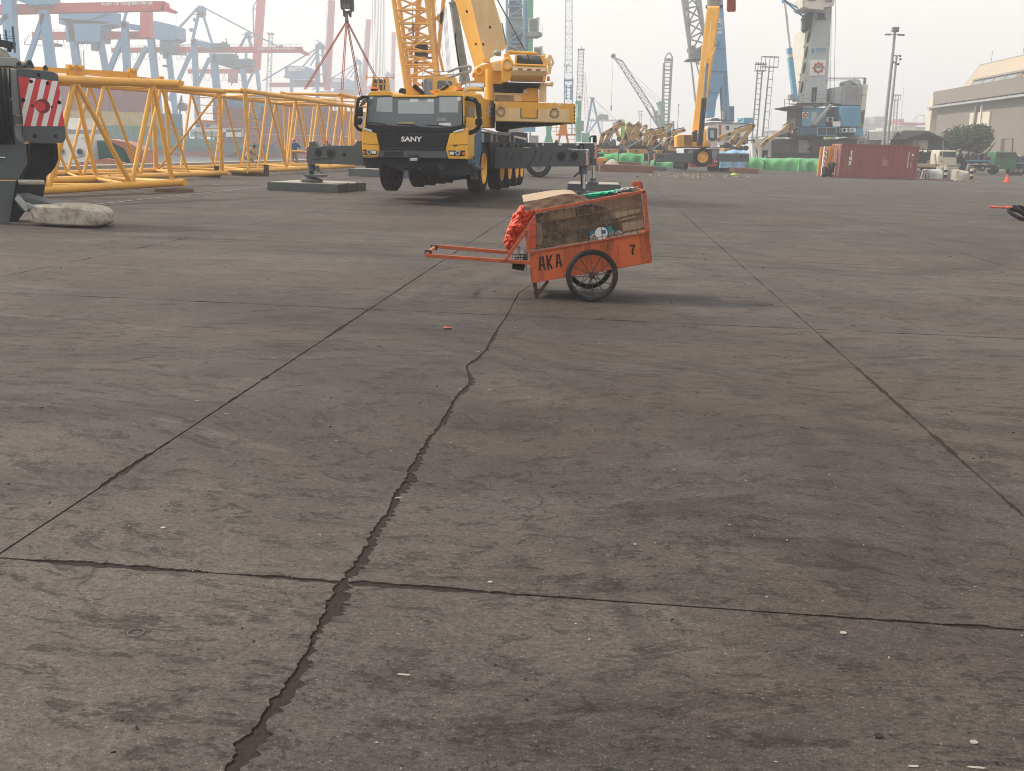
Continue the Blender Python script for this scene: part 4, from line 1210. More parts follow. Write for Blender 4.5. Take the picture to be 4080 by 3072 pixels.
# people
def person(label, x, y, z, face, pose, shirt, helm=True, legs='trouser', h=1.70):
 """one skinned body; pose gives joint offsets in a local frame (x right, y forward)"""
 T = thing('person', label, 'person', (x, y, z), 'dock workers')
 c, s = math.cos(rad(face)), math.sin(rad(face))
 def skin(name, m, pts, edges, sub=2, root=0):
  me = bpy.data.meshes.new(name)
  me.from_pydata([(p[0] * c - p[1] * s, p[0] * s + p[1] * c, p[2]) for p in pts], edges, [])
  ob = bpy.data.objects.new(name, me)
  COL.objects.link(ob)
  me.materials.append(MATS[m])
  ob.parent = T
  OFF[ob.name] = (0, 0, 0)
  sk = ob.modifiers.new('skin', 'SKIN')
  sk.use_smooth_shade = True
  for i, p in enumerate(pts):
   me.skin_vertices[0].data[i].radius = (p[3], p[4] if len(p) > 4 else p[3])
  me.skin_vertices[0].data[root].use_root = True
  sd_ = ob.modifiers.new('sub', 'SUBSURF')
  sd_.levels = sd_.render_levels = sub
  return ob
 P_ = pose
 pel, che, nek, hed = P_['pelvis'], P_['chest'], P_['neck'], P_['head']
 pts = [(*pel, .13, .10), (*che, .16, .11), (*nek, .055), (*hed, .085, .10), (hed[0], hed[1], hed[2] + .10, .06)]
 ed = [(0, 1), (1, 2), (2, 3), (3, 4)]
 for sd_, sg in (('l', -1), ('r', 1)):
  sh = (che[0] + sg * .19, che[1], che[2] + .10)
  b = len(pts)
  e_, w_ = P_['elbow_' + sd_], P_['hand_' + sd_]
  hd_ = tuple(w_[i] + (w_[i] - e_[i]) * 0.35 for i in range(3))
  pts += [(*sh, .06), (*e_, .045), (*w_, .033), (*hd_, .04, .02)]
  ed += [(1, b), (b, b + 1), (b + 1, b + 2), (b + 2, b + 3)]
  b = len(pts)
  k_, a_ = P_['knee_' + sd_], P_['ankle_' + sd_]
  pts += [(pel[0] + sg * .10, pel[1], pel[2] - .08, .09), (*k_, .065), (*a_, .045), (a_[0] + .0, a_[1] + .16, a_[2] - .04, .035)]
  ed += [(0, b), (b, b + 1), (b + 1, b + 2), (b + 2, b + 3)]
 skin('body', 'skin', pts, ed)
 sp = [(*pel, .155, .125), (*che, .19, .14), (nek[0], nek[1], nek[2] - .05, .08)]
 se = [(0, 1), (1, 2)]
 for sd_, sg in (('l', -1), ('r', 1)):
  b = len(sp)
  e_, w_ = P_['elbow_' + sd_], P_['hand_' + sd_]
  sp += [(che[0] + sg * .19, che[1], che[2] + .10, .085), (*e_, .062), (e_[0] + (w_[0] - e_[0]) * .8, e_[1] + (w_[1] - e_[1]) * .8, e_[2] + (w_[2] - e_[2]) * .8, .047)]
  se += [(1, b), (b, b + 1), (b + 1, b + 2)]
 skin('shirt', shirt, sp, se)
 tp = [(pel[0], pel[1], pel[2] + .05, .15, .12)]
 te = []
 for sd_, sg in (('l', -1), ('r', 1)):
  b = len(tp)
  k_, a_ = P_['knee_' + sd_], P_['ankle_' + sd_]
  tp += [(pel[0] + sg * .10, pel[1], pel[2] - .08, .115), (*k_, .088), (a_[0], a_[1], a_[2] + .04, .07)]
  te += [(0, b), (b, b + 1), (b + 1, b + 2)]
 skin('trousers', legs, tp, te)
 for sd_ in 'lr':
  a_ = P_['ankle_' + sd_]
  m = MB()
  pp = [(-.05, -.08), (.05, -.08), (.055, .12), (.03, .2), (-.03, .2), (-.055, .12)]
  m.prism([((a_[0] + u) * c - (a_[1] + v) * s, (a_[0] + u) * s + (a_[1] + v) * c, a_[2] - .08) for u, v in pp], (0, 0, .09))
  m.o('boot', 'black', T, local=True, bevel=0.01)
 if helm:
  m = MB()
  hx, hy_ = hed[0] * c - hed[1] * s, hed[0] * s + hed[1] * c
  m.lathe((hx, hy_, hed[2] + .04), (0, 0, 1), [(.155, 0), (.135, .01), (.13, .06), (.10, .12), (.04, .15), (.001, .155)], 18)
  m.o('helmet', 'helmet_orange', T, local=True, smooth='all')
 else:
  m = MB()
  m.ball((hed[0] * c - hed[1] * s, hed[0] * s + hed[1] * c, hed[2] + .07), .105, 10)
  m.o('hair', 'black', T, local=True, smooth='all')
 return T
stand = dict(pelvis=(0, 0, .93), chest=(0, .05, 1.25), neck=(0, .05, 1.45), head=(0, .09, 1.57), elbow_l=(-.30, .16, 1.15), hand_l=(-.30, .40, 1.12), elbow_r=(.32, .18, 1.18), hand_r=(.36, .42, 1.15),
 knee_l=(-.12, .04, .5), ankle_l=(-.13, -.02, .09), knee_r=(.13, .03, .5), ankle_r=(.15, 0, .09))
crouch = dict(pelvis=(0, -.1, .55), chest=(0, .12, .92), neck=(0, .27, 1.06), head=(0, .38, 1.12), elbow_l=(-.24, .38, .72), hand_l=(-.16, .58, .50), elbow_r=(.24, .38, .72), hand_r=(.16, .58, .48),
 knee_l=(-.2, .3, .5), ankle_l=(-.2, .02, .09), knee_r=(.2, .3, .48), ankle_r=(.2, .05, .09))
p = G('S', 1192, 660)
person('worker in blue shirt and orange helmet seen from behind, whole figure between the lattice frames', (1194 - 2066) / FPX * 62.6, 62.6, 0, 8, stand, 'shirt_blue')
person('worker in tan clothes crouching by the water near the lattice section with a ladder', (1014 - 2066) / FPX * 60, 60, 0, -60, crouch, 'shirt_tan', helm=False, legs='shirt_tan')
person('worker in a blue shirt and orange helmet standing behind the grey outrigger', (1317 - 2066) / FPX * 66, 66.5, 0, 20, stand, 'shirt_blue')
person('worker half hidden beside the cab mirror, only an orange helmet showing', (1436 - 2066) / FPX * 70, 70, 0, 0, stand, 'shirt_blue')
T = TH('access_platform', 'dark railed platform board in front of the blue crane leg at the far left edge', 'platform', 'A', 70, 24, z=W0.Y('A', 70, 660, 24)[2])
draw(T, 'A', 24, [('board', 'dark_steel', [('p', [(-60, 480), (0, 495), (145, 525), (145, 615), (0, 590), (-60, 580)], .2)]), ('post', 'dark_steel', [('r', 90, 600, 118, 650, .1)]),
  ('handrail', 'port_blue_dark', [('b', -40, 425, 155, 465, 6, .04), ('b', 0, 440, 4, 500, 5, .04), ('b', -40, 480, 150, 482, 4, .04), ('b', 62, 375, 80, 510, 14, .04), ('b', 75, 400, 160, 402, 4, .04)]), ('mast', 'port_blue_dark', [('b', 150, 330, 182, 670, 12, .06)])])
# the big yellow truck crane
CR = Fr(-2.855, 26.92, -8.3)
TC = thing('truck_crane', 'big yellow and grey truck crane on outriggers, facing the camera behind the orange cart', 'crane', CR.L(0, 0, 0))
F_ = lambda x, y, d=0.0: CR.Y('F', x, y, d)
def fpl(name, m, pts, t, d=0.0, k='F', **kw):
 mb = MB()
 mb.prism([CR.Y(k, x, y, d) for x, y in pts], CR.ay * t)
 return mb.o(name, m, TC, **kw)
def spl(name, m, pts, t, xl=1.5, k='F', **kw):
 """plate on the right flank of the truck"""
 mb = MB()
 mb.prism([CR.X(k, x, y, xl) for x, y in pts], -CR.ax * t)
 return mb.o(name, m, TC, **kw)
roof_front = [(215, 262), (240, 222), (290, 208), (510, 205), (540, 235), (560, 262), (1100, 262), (1150, 235), (1180, 205), (1440, 205), (1490, 220), (1500, 262)]
fpl('cab_roof', 'yellow_cab', roof_front + [(1500, 275), (1160, 272), (1110, 292), (555, 292), (520, 268), (222, 272)], 1.9, 0.02, bevel=0.03)
fpl('cab_shell', 'grille_black', [(215, 262), (1500, 258), (1510, 700), (1300, 770), (180, 770), (190, 690)], 0.04, 0.045)
fpl('cab_back', 'yellow_cab', [(222, 262), (1500, 262), (1530, 640), (1530, 1090), (150, 1090), (150, 700)], 1.85, 0.12, bevel=0.04)
wsp = [(232, 280), (500, 285), (545, 305), (1120, 305), (1170, 282), (1462, 282), (1468, 640), (1440, 672), (1240, 700), (215, 650), (205, 625)]
fpl('windscreen', 'glass_cab', wsp, 0.012, 0.022)
for pts in ([(345, 300), (545, 285), (545, 492), (330, 480)], [(620, 330), (1098, 330), (1098, 512), (618, 508)], [(1170, 290), (1420, 290), (1418, 495), (1166, 493)]):
 fpl('sun_blind', 'blind', pts, 0.004, 0.014)
for r0 in ((778, 316, 888, 356), (1010, 316, 1092, 354)):
 fpl('sticker', 'paint_white', [(r0[0], r0[1]), (r0[2], r0[1]), (r0[2], r0[3]), (r0[0], r0[3])], 0.003, 0.009)
fpl('sticker', 'paint_white', [(272, 654), (320, 654), (320, 686), (272, 684)], 0.003, 0.009)
for x, y, r_ in ((266, 300, 15), (1428, 312, 26)):
 a = F_(x, y, 0.01)
 MB().tube(a, a + CR.ay * 0.004, px2m('F', r_, 27), 20).o('round_sticker', 'paint_white', TC)
fpl('dashboard_papers', 'cardboard_light', [(612, 618), (828, 614), (830, 650), (615, 668)], 0.004, 0.012)
fpl('dashboard_papers', 'paint_white', [(1162, 632), (1320, 630), (1320, 672), (1165, 664)], 0.004, 0.012)
fpl('dashboard_papers', 'light_grey', [(1140, 562), (1256, 562), (1256, 606), (1140, 606)], 0.004, 0.012)
fpl('cowl', 'grille_black', [(205, 650), (1240, 700), (1470, 655), (1500, 700), (1345, 765), (345, 765), (150, 700), (185, 690)], 0.09, -0.05, bevel=0.012)
fpl('grille', 'grille_black', [(330, 765), (1310, 765), (1295, 800), (1245, 975), (375, 965), (345, 800)], 0.12, -0.09, bevel=0.015)
fpl('grille_lip', 'dark_steel', [(380, 962), (1240, 968), (1240, 992), (385, 985)], 0.14, -0.13, bevel=0.008)
fpl('bumper', 'steel_grey', [(372, 988), (1245, 992), (1285, 1105), (345, 1085)], 0.3, -0.09, bevel=0.02)
fpl('corner_panel', 'yellow_cab', [(138, 712), (330, 772), (375, 975), (345, 1082), (150, 1078), (136, 900)], 0.34, -0.08, bevel=0.02)
fpl('corner_panel', 'yellow_cab', [(1305, 772), (1500, 735), (1545, 700), (1548, 1112), (1285, 1108), (1250, 978)], 0.34, -0.08, bevel=0.02)
for pts in ([(150, 702), (175, 700), (270, 728), (274, 755), (240, 750), (160, 718)], [(1350, 750), (1390, 735), (1490, 708), (1502, 722), (1480, 738), (1360, 766)]):
 fpl('indicator_lamp', 'lamp_lens', pts, 0.05, -0.11, bevel=0.01)
for xs, mir in (((148, 985, 342, 1058), 0), ((1285, 998, 1508, 1070), 1)):
 x0, y0, x1, y1 = xs
 fpl('headlight_housing', 'black', [(x0, y0), (x1 - (20 if not mir else 0), y0 + 8), (x1, y0 + (20 if not mir else 4)), (x1 - 8, y1), (x0 + (6 if not mir else 22), y1 - 4)], 0.05, -0.10, bevel=0.01)
 cx = x0 + (x1 - x0) * (0.45 if not mir else 0.58)
 a = F_(cx, (y0 + y1) / 2, -0.125)
 MB().torus(a, CR.ay, px2m('F', 26, 27), 0.018, 20, 8).o('lamp_ring', 'chrome', TC, smooth=True)
 MB().ball(a + CR.ay * 0.02, px2m('F', 20, 27), 10).o('lamp', 'glass_dark', TC, smooth='all')
 gx = x0 + (x1 - x0) * (0.78 if not mir else 0.22)
 fpl('lamp_glass', 'lamp_lens', [(gx - 32, y0 + 16), (gx + 30, y0 + 18), (gx + 28, y1 - 14), (gx - 30, y1 - 14)], 0.02, -0.115, bevel=0.008)
 ax_ = x0 + (x1 - x0) * (0.1 if not mir else 0.9)
 fpl('turn_signal', 'amber', [(ax_ - 18, y0 + 22), (ax_ + 18, y0 + 20), (ax_ + 18, y1 - 12), (ax_ - 16, y1 - 14)], 0.02, -0.118, bevel=0.006)
for x in (380, 1118):
 fpl('step_recess', 'black', [(x, 715), (x + 135, 715), (x + 132, 755), (x + 10, 755)], 0.03, -0.075, bevel=0.006)
text('SANY', 'brand_lettering', 'paint_white', TC, F_(660, 880, -0.1), F_(940, 882, -0.1), F_(662, 812, -0.1), 0.012, 0.03, -CR.ay)
for x0, y0, x1, y1, x2, y2 in ((230, 624, 430, 645, 615, 735), (612, 648, 800, 652, 1012, 738), (985, 658, 1190, 668, 1385, 722)):
 m = MB()
 m.beam(F_(x0, y0, -0.02), F_(x1 + 30, y1 + 6, -0.02), 0.028, 0.02)
 m.beam(F_(x1 - 10, y1, -0.035), F_(x2, y2, -0.05), 0.034, 0.03)
 m.tube(F_(x2 - 6, y2 - 12, -0.07), F_(x2 - 6, y2 + 14, -0.07), 0.03, 8)
 m.o('wiper', 'black', TC)
for pts in ([(150, 905), (352, 918), (352, 923), (150, 910)], [(1290, 925), (1545, 915), (1545, 920), (1290, 930)], [(345, 860), (1285, 868), (1285, 872), (345, 864)]):
 fpl('panel_seam', 'black', pts, .004, -.094)
fpl('worn_paint', 'rust', [(1350, 922), (1372, 918), (1380, 930), (1395, 920), (1415, 925), (1408, 942), (1372, 946), (1352, 940)], .002, -.083)
fpl('number_plate', 'dark_steel', [(430, 1005), (690, 1008), (690, 1075), (430, 1070)], .01, -.105, bevel=.003)
for x_ in (515, 630):
 a = F_(x_, 1012, -.11)
 MB().tube(a, a + CR.ay * .01, .012, 8).o('bolt', 'chrome', TC)
m = MB()
m.path([F_(900, 1225, .1), F_(905, 1250, .1), F_(950, 1262, .2)], .02, 6)
m.path([F_(1150, 1190, .1), F_(1200, 1240, .1), F_(1260, 1250, .3), F_(1300, 1200, .3)], .025, 6)
m.path([F_(640, 1230, .3), F_(700, 1275, .3), F_(780, 1250, .3)], .02, 6)
m.o('air_hose', 'steel_grey', TC, smooth=True)
fpl('axle_housing', 'steel_grey', [(520, 1180), (640, 1165), (760, 1195), (1140, 1205), (1140, 1230), (760, 1225), (600, 1250)], .3, .9, bevel=.03)
fpl('towing_jaw', 'dark_steel', [(750, 1048), (870, 1048), (905, 1110), (900, 1155), (730, 1150), (760, 1100)], 0.2, -0.16, bevel=0.02)
fpl('towing_pin', 'chrome', [(775, 1105), (815, 1095), (880, 1098), (875, 1140), (780, 1145)], 0.05, -0.2, bevel=0.015)
fpl('underbody', 'dark_steel', [(155, 1095), (345, 1095), (1280, 1110), (1540, 1118), (1560, 1180), (1500, 1330), (1180, 1330), (1140, 1230), (520, 1225), (400, 1150), (390, 1240), (190, 1230)], 0.9, 0.25)
fpl('axle_beam', 'dark_steel', [(520, 1195), (1140, 1215), (1480, 1290), (1500, 1380), (1330, 1400), (1100, 1340), (700, 1260)], 6.5, 1.6)
fpl('fog_lamp', 'black', [(1388, 1105), (1468, 1107), (1466, 1138), (1392, 1136)], 0.06, -0.02, bevel=0.008)
spl('cab_side', 'yellow_cab', [(1500, 262), (1610, 262), (1722, 250), (1745, 300), (1740, 690), (1650, 1118), (1545, 1118), (1512, 700)], 0.05, 1.42, bevel=0.02)
spl('side_window', 'glass_dark', [(1508, 300), (1600, 330), (1640, 360), (1640, 600), (1525, 690), (1512, 690)], 0.02, 1.425)
spl('door_line', 'black', [(1640, 600), (1652, 600), (1650, 1110), (1640, 1112)], 0.006, 1.426)
spl('door_handle', 'black', [(1600, 905), (1622, 895), (1622, 960), (1600, 960)], 0.03, 1.45)
for rr, mm in ((0, 'brick_red'), (0.07, 'paint_white'), (0.09, 'brick_red')):
 mb = MB()
 a = CR.X('F', 1576, 890, 1.43 + rr * 0.02)
 mb.lathe(a, CR.ax, [(0.27 - rr * 1.1, 0), (0.27 - rr * 1.1, 0.006), (0.001, 0.006)], 28)
 mb.o('round_emblem', mm, TC)
text('S', 'emblem_lettering', 'paint_white', TC, CR.X('F', 1566, 925, 1.435), CR.X('F', 1588, 925, 1.435), CR.X('F', 1566, 855, 1.435), 0.01, 0.03, CR.ax)
text('T2RH', 'side_lettering', 'paint_white', TC, CR.X('F', 1552, 1090, 1.43), CR.X('F', 1592, 1085, 1.43), CR.X('F', 1552, 1045, 1.43), 0.004, 0, CR.ax)
m = MB()
m.path([F_(215, 290, 0.1), F_(150, 290, -0.15), F_(95, 320, -0.25), F_(78, 400, -0.25), F_(62, 560, -0.25), F_(55, 660, -0.2), F_(95, 715, -0.1), F_(160, 735, 0)], 0.045, 10)
m.o('mirror_arm', 'black', TC, smooth=True)
fpl('mirror', 'black', [(80, 420), (140, 415), (142, 545), (84, 550)], 0.12, -0.32, bevel=0.03)
fpl('mirror', 'black', [(62, 570), (130, 560), (138, 620), (110, 660), (66, 655)], 0.12, -0.32, bevel=0.03)
fpl('mirror', 'steel_grey', [(105, 400), (150, 320), (200, 305), (212, 330), (170, 385), (125, 412)], 0.06, -0.3, bevel=0.02)
m = MB()
m.path([F_(1505, 300, 0.3), F_(1560, 310, 0.1), F_(1640, 330, 0.0), F_(1685, 400, 0.0), F_(1700, 560, 0.0), F_(1690, 690, 0.0), F_(1640, 740, 0.1), F_(1550, 770, 0.2)], 0.06, 10)
m.o('mirror_arm', 'black', TC, smooth=True)
fpl('mirror', 'black', [(1640, 380), (1712, 365), (1728, 555), (1660, 560)], 0.14, -0.05, bevel=0.035)
fpl('mirror', 'black', [(1640, 575), (1730, 570), (1732, 655), (1700, 672), (1640, 660)], 0.14, -0.05, bevel=0.035)
m = MB()
m.torus(F_(290, 500, 0.2), CR.ay, px2m('F', 50, 27), 0.035, 20, 6)
m.o('mirror_disc_rim', 'black', TC)
MB().tube(F_(290, 500, 0.2), F_(290, 500, 0.2) + CR.ay * 0.03, px2m('F', 50, 27), 20).o('mirror_disc', 'dark_steel', TC)
spl('fender', 'port_blue_dark', [(1650, 800), (1700, 720), (1728, 700), (1732, 1250), (1660, 1255), (1560, 1170), (1640, 1120)], 0.35, 1.48, bevel=0.015)
fpl('step', 'steel_grey', [(1545, 1150), (1600, 1180), (1690, 1225), (1728, 1250), (1640, 1262), (1560, 1190)], 0.5, 1.0, bevel=0.01)
fpl('jack_foot', 'steel_grey', [(1585, 1260), (1655, 1260), (1660, 1385), (1580, 1385)], 0.2, 1.25, bevel=0.01)
spl('deck_side', 'yellow', [(1500, 215), (1725, 250), (1760, 310), (1905, 345), (1990, 350), (1990, 610), (1910, 610), (1905, 705), (1730, 690), (1720, 560), (1700, 420), (1650, 310)], 1.0, 1.30, bevel=0.015)
pb = lambda x, y: CR.X('F', x, y, 1.305)
m = MB(); m.prism([pb(1812, 388), pb(1882, 402), pb(1885, 552), pb(1815, 540)], CR.ax * 0.004); m.o('notice_board', 'paint_white', TC)
m = MB(); m.lathe(CR.X('F', 1832, 460, 1.310), CR.ax, [(.13, 0), (.13, .003), (.16, .003), (.16, 0)], 24); m.o('notice_ring', 'dark_steel', TC)
text('MOBIL\nCRANE', 'notice_lettering', 'dark_steel', TC, pb(1845, 525), pb(1880, 530), pb(1845, 425), 0.008, 0.01, CR.ax)
fpl('vent', 'dark_steel', [(1755, 588), (1783, 590), (1783, 650), (1758, 650)], 0.02, 5.0)
spl('reflective_strip', 'paint_white', [(1732, 700), (1990, 768), (1990, 790), (1732, 722)], 0.02, 1.50)
for i in range(13):
 x = 1742 + i * 19
 spl('strip_patch', 'brick_red', [(x, 706 + (x - 1732) * .263), (x + 9, 708 + (x - 1732) * .263), (x + 9, 720 + (x - 1732) * .263), (x, 718 + (x - 1732) * .263)], 0.004, 1.504)
spl('reflective_strip', 'paint_white', [(545, 700), (730, 740), (730, 770), (545, 730)], 0.02, 1.50, k='H')
for i in range(9):
 x = 555 + i * 19.5
 spl('strip_patch', 'brick_red', [(x, 709 + (x - 545) * .216), (x + 9, 711 + (x - 545) * .216), (x + 9, 724 + (x - 545) * .216), (x, 722 + (x - 545) * .216)], 0.004, 1.504, k='H')
spl('flank_box', 'dark_steel', [(70, 640), (300, 690), (480, 700), (520, 650), (745, 660), (745, 870), (260, 870), (230, 1180), (205, 1100), (195, 900), (170, 800), (120, 790), (75, 850)], 1.3, 1.42, k='H')
for x0, x1 in ((75, 108), (212, 240), (290, 310), (480, 500), (540, 556), (715, 730)):
 spl('flank_bracket', 'light_grey', [(x0, 660 + (x0 - 70) * .1), (x1, 662 + (x1 - 70) * .1), (x1, 800), (x0, 800)], 0.05, 1.46, k='H')
m = MB()
m.lbox(CR, -1.1, 1.1, 1.5, 13.0, 0.95, 1.75)
m.o('chassis', 'dark_steel', TC, bevel=0.02)
m = MB()
m.lbox(CR, -1.45, 1.3, 2.0, 13.2, 1.72, 1.95)
m.o('deck', 'steel_grey', TC, bevel=0.02)
def truck_wheel(T, fr, x, y, z, r=0.715, wdt=0.42, out=1, rim='yellow', dished=True):
 c = fr.L(x, y, z)
 m = MB()
 hw = wdt / 2
 prof = [(r * 0.60, -hw * .9), (r * 0.72, -hw), (r * 0.93, -hw * 0.96), (r, -hw * 0.75), (r * 1.0, hw * 0.75), (r * 0.93, hw * 0.96), (r * 0.72, hw), (r * 0.60, hw * .9)]
 m.lathe(c, fr.ax, prof, 40)
 wh = m.o('wheel', 'rubber', T, smooth=True)
 m = MB()
 for i in range(40):
  t = 2 * math.pi * i / 40
  for s_ in (-1, 1):
   a = c + fr.ax * s_ * hw * 0.40 + (fr.ay * math.cos(t + .04 * s_) + np.array([0, 0, 1]) * math.sin(t + .04 * s_)) * (r + 0.004)
   rr = fr.ay * math.cos(t) + np.array([0, 0, 1]) * math.sin(t)
   m.beam(a - fr.ax * hw * 0.33, a + fr.ax * hw * 0.33, 0.05, 0.028, rr)
 tr = m.o('tread', 'rubber', wh)
 m = MB()
 o_ = out * hw
 m.lathe(c, fr.ax * out, [(r * 0.62, hw * 0.92), (r * 0.60, hw * 1.0), (r * 0.55, hw * 0.75), (r * 0.50, hw * 0.1), (r * 0.28, -hw * 0.0), (r * 0.26, hw * 0.35), (r * 0.001, hw * 0.38)], 28)
 m.o('rim', rim, wh, smooth=True)
 m = MB()
 for i in range(10):
  t = 2 * math.pi * i / 10
  a = c + (fr.ay * math.cos(t) + np.array([0, 0, 1]) * math.sin(t)) * r * 0.34
  m.tube(a, a + fr.ax * out * hw * 0.18, 0.018, 6)
 m.o('wheel_nuts', 'chrome', wh)
 return wh
for y in (2.6, 5.9, 7.55, 9.2, 10.4):
 for x in (1.29, -1.29):
  truck_wheel(TC, CR, x, y, 0.24 + 0.715, out=1 if x > 0 else -1)
def outrig(T, fr, pts, D, t, k, hole, plate=None, nm='outrigger_beam', m='steel_grey'):
 mb = MB()
 mb.prism([fr.Y(k, x, y, D) for x, y in pts], fr.ay * t)
 b = mb.o(nm, m, T, bevel=0.015)
 for x, y, r_ in hole:
  a = fr.Y(k, x, y, D - 0.012)
  MB().tube(a, a + fr.ay * 0.01, px2m(k, r_, a[1]), 24).o('beam_hole', 'black', b)
  MB().torus(a + fr.ay * 0.006, fr.ay, px2m(k, r_ * 1.02, a[1]), 0.012, 24, 6).o('hole_rim', 'dark_steel', b)
 return b
OD = 4.9
outrig(TC, CR, [(1625, 740), (1745, 745), (1790, 728), (2110, 728), (2140, 680), (2190, 680), (2210, 940), (2130, 930), (1625, 915), (1612, 840)], OD, 0.5, 'D', [(1738, 805, 33), (1860, 812, 33), (2008, 822, 14)])
fpl('beam_rib', 'dark_steel', [(1680, 885), (1690, 865), (1870, 858), (1900, 840), (1905, 800), (1890, 770), (1690, 758), (1690, 752), (1896, 764), (1914, 800), (1912, 845), (1880, 868), (1700, 874)], 0.02, OD - 0.018, k='D')
fpl('outrigger_end', 'steel_grey', [(1640, 690), (1700, 685), (1725, 740), (1640, 742)], 0.3, OD + 0.1, k='D', bevel=0.02)
fpl('warning_stripe_board', 'paint_white', [(1606, 750), (1622, 750), (1620, 912), (1604, 905)], 0.3, OD + 0.05, k='D')
for i in range(4):
 y = 765 + i * 40
 fpl('stripe', 'paint_red', [(1606, y), (1620, y - 10), (1620, y + 8), (1606, y + 18)], 0.004, OD + 0.045, k='D')
def jack(T, fr, k, x, ytop, ycyl, ybot, wtop, wrod, D, chrome=False, fw=120, zpad=0.3):
 a, b, c_ = fr.Y(k, x, ytop, D), fr.Y(k, x, ycyl, D), fr.Y(k, x, ybot, D)
 r1, r2 = px2m(k, wtop, a[1]) / 2, px2m(k, wrod, a[1]) / 2
 c_[2] = max(c_[2], zpad)
 MB().tube(a, b, r1, 20).o('jack_cylinder', 'steel_grey', T, smooth=True)
 MB().tube(b, c_, r2, 18).o('jack_rod', 'chrome' if chrome else 'dark_steel', T, smooth=True)
 fr_ = px2m(k, fw, a[1]) / 2
 m = MB()
 m.lathe(c_ - np.array([0, 0, 0.02]), (0, 0, -1), [(0.001, -0.08), (r2 * 1.6, -0.08), (r2 * 1.6, 0.0), (fr_ * 1.0, 0.07), (fr_ * 1.0, 0.13), (fr_ * .9, 0.15), (0.001, 0.15)], 8)
 m.o('float_pad', 'steel_grey', T)
 return c_
c_ = jack(TC, CR, 'D', 1668, 918, 990, 1050, 78, 46, OD + 0.25, False, 230, 0.36)
fpl('pad_plate', 'steel_grey', [(1570, 1025), (1790, 1035), (1770, 1058), (1610, 1058)], 0.5, OD + 0.0, k='D', bevel=0.01)
fpl('hose_bracket', 'steel_grey', [(1700, 940), (1740, 935), (1745, 980), (1800, 1025), (1770, 1015), (1705, 990)], 0.06, OD + 0.1, k='D')
o1 = outrig(TC, CR, [(260, 868), (775, 875), (850, 800), (880, 880), (1330, 880), (1400, 915), (1620, 915), (1638, 950), (1630, 1155), (760, 1155), (720, 1185), (260, 1185)], 4.7, 0.5, 'H', [(1243, 1005, 52), (1432, 1005, 52)])
for pts in ([(925, 1065), (955, 965), (1020, 965), (1030, 975), (965, 975), (935, 1070)], [(1055, 1090), (1115, 950), (1125, 950), (1065, 1092)], [(420, 1060), (430, 945), (440, 945), (430, 1062)], [(500, 1065), (530, 945), (540, 945), (510, 1067)],
   [(600, 985), (612, 955), (650, 955), (660, 970), (650, 1060), (642, 1060), (650, 975), (615, 965)], [(1170, 1020), (1175, 965), (1210, 938), (1480, 938), (1500, 925), (1505, 932), (1485, 946), (1215, 946), (1183, 970), (1180, 1020), (1215, 1068), (1430, 1068), (1500, 1100), (1520, 1140), (1510, 1140), (1490, 1105), (1425, 1076), (1210, 1076)],
   [(735, 1180), (850, 985), (862, 900), (872, 900), (860, 990), (745, 1185)]):
 mb = MB()
 mb.prism([CR.Y('H', x, y, 4.7 - 0.016) for x, y in pts], CR.ay * 0.014)
 mb.o('beam_rib', 'dark_steel', o1)
fpl('warning_stripe_board', 'paint_white', [(1600, 935), (1634, 930), (1636, 1135), (1600, 1142)], 0.02, 4.67, k='H')
for i in range(4):
 y = 985 + i * 52
 fpl('stripe', 'paint_red', [(1600, y), (1634, y - 50), (1634, y - 22), (1600, y + 28)] if i < 3 else [(1600, 1142), (1634, 1092), (1636, 1120), (1612, 1140)], 0.004, 4.665, k='H')
jack(TC, CR, 'H', 1562, 1155, 1270, 1490, 118, 76, 4.95, False, 180, 0.30)
MB().tube(CR.Y('H', 1568, 1270, 4.8), CR.Y('H', 1568, 1486, 4.8), 0.062, 16).o('jack_rod', 'chrome', TC, smooth=True)
fpl('hose_bracket', 'steel_grey', [(1510, 1220), (1470, 1250), (1405, 1310), (1440, 1315), (1500, 1265), (1520, 1240)], 0.05, 4.9, k='H')
m = MB()
m.path([CR.Y('H', x, y, 4.75) for x, y in ((1495, 900), (1505, 850), (1540, 828), (1575, 835), (1560, 900))], 0.03, 8)
m.o('hydraulic_hose', 'black', TC, smooth=True)
o2 = outrig(TC, CR, [(240, 800), (1140, 805), (1160, 755), (1195, 812), (1750, 812), (1766, 840), (1762, 1030), (1640, 1045), (1640, 900), (870, 880), (850, 870), (240, 870)], 12.0, 0.5, 'H', [])
fpl('warning_stripe_board', 'paint_white', [(1730, 820), (1762, 820), (1760, 1025), (1728, 1032)], 0.02, 11.97, k='H')
for i in range(4):
 y = 870 + i * 52
 fpl('stripe', 'paint_red', [(1729, y), (1761, y - 45), (1761, y - 18), (1729, y + 28)] if i < 3 else [(1729, 1026), (1761, 981), (1761, 1005), (1740, 1030)], 0.004, 11.965, k='H')
for x0 in (958, 1198, 1452):
 fpl('sticker', 'paint_white', [(x0, 818), (x0 + 30 + (x0 > 1000) * 25, 818), (x0 + 28 + (x0 > 1000) * 25, 848), (x0, 846)], 0.004, 11.99, k='H')
jack(TC, CR, 'H', 1706, 1040, 1140, 1352, 106, 56, 12.2, True, 165, 0.36)
fpl('cylinder_head', 'black', [(1700, 700), (1752, 696), (1756, 806), (1700, 806)], 0.3, 12.1, k='H', bevel=0.02)
m = MB()
m.path([CR.Y('H', x, y, 12.1) for x, y in ((1662, 800), (1665, 730), (1690, 705), (1715, 715))], 0.03, 8)
m.o('hydraulic_hose', 'black', TC, smooth=True)
m = MB()
m.path([CR.Y('H', x, y, 4.9) for x, y in ((835, 805), (860, 860))], 0.03, 8)
m.o('lever', 'light_grey', TC)
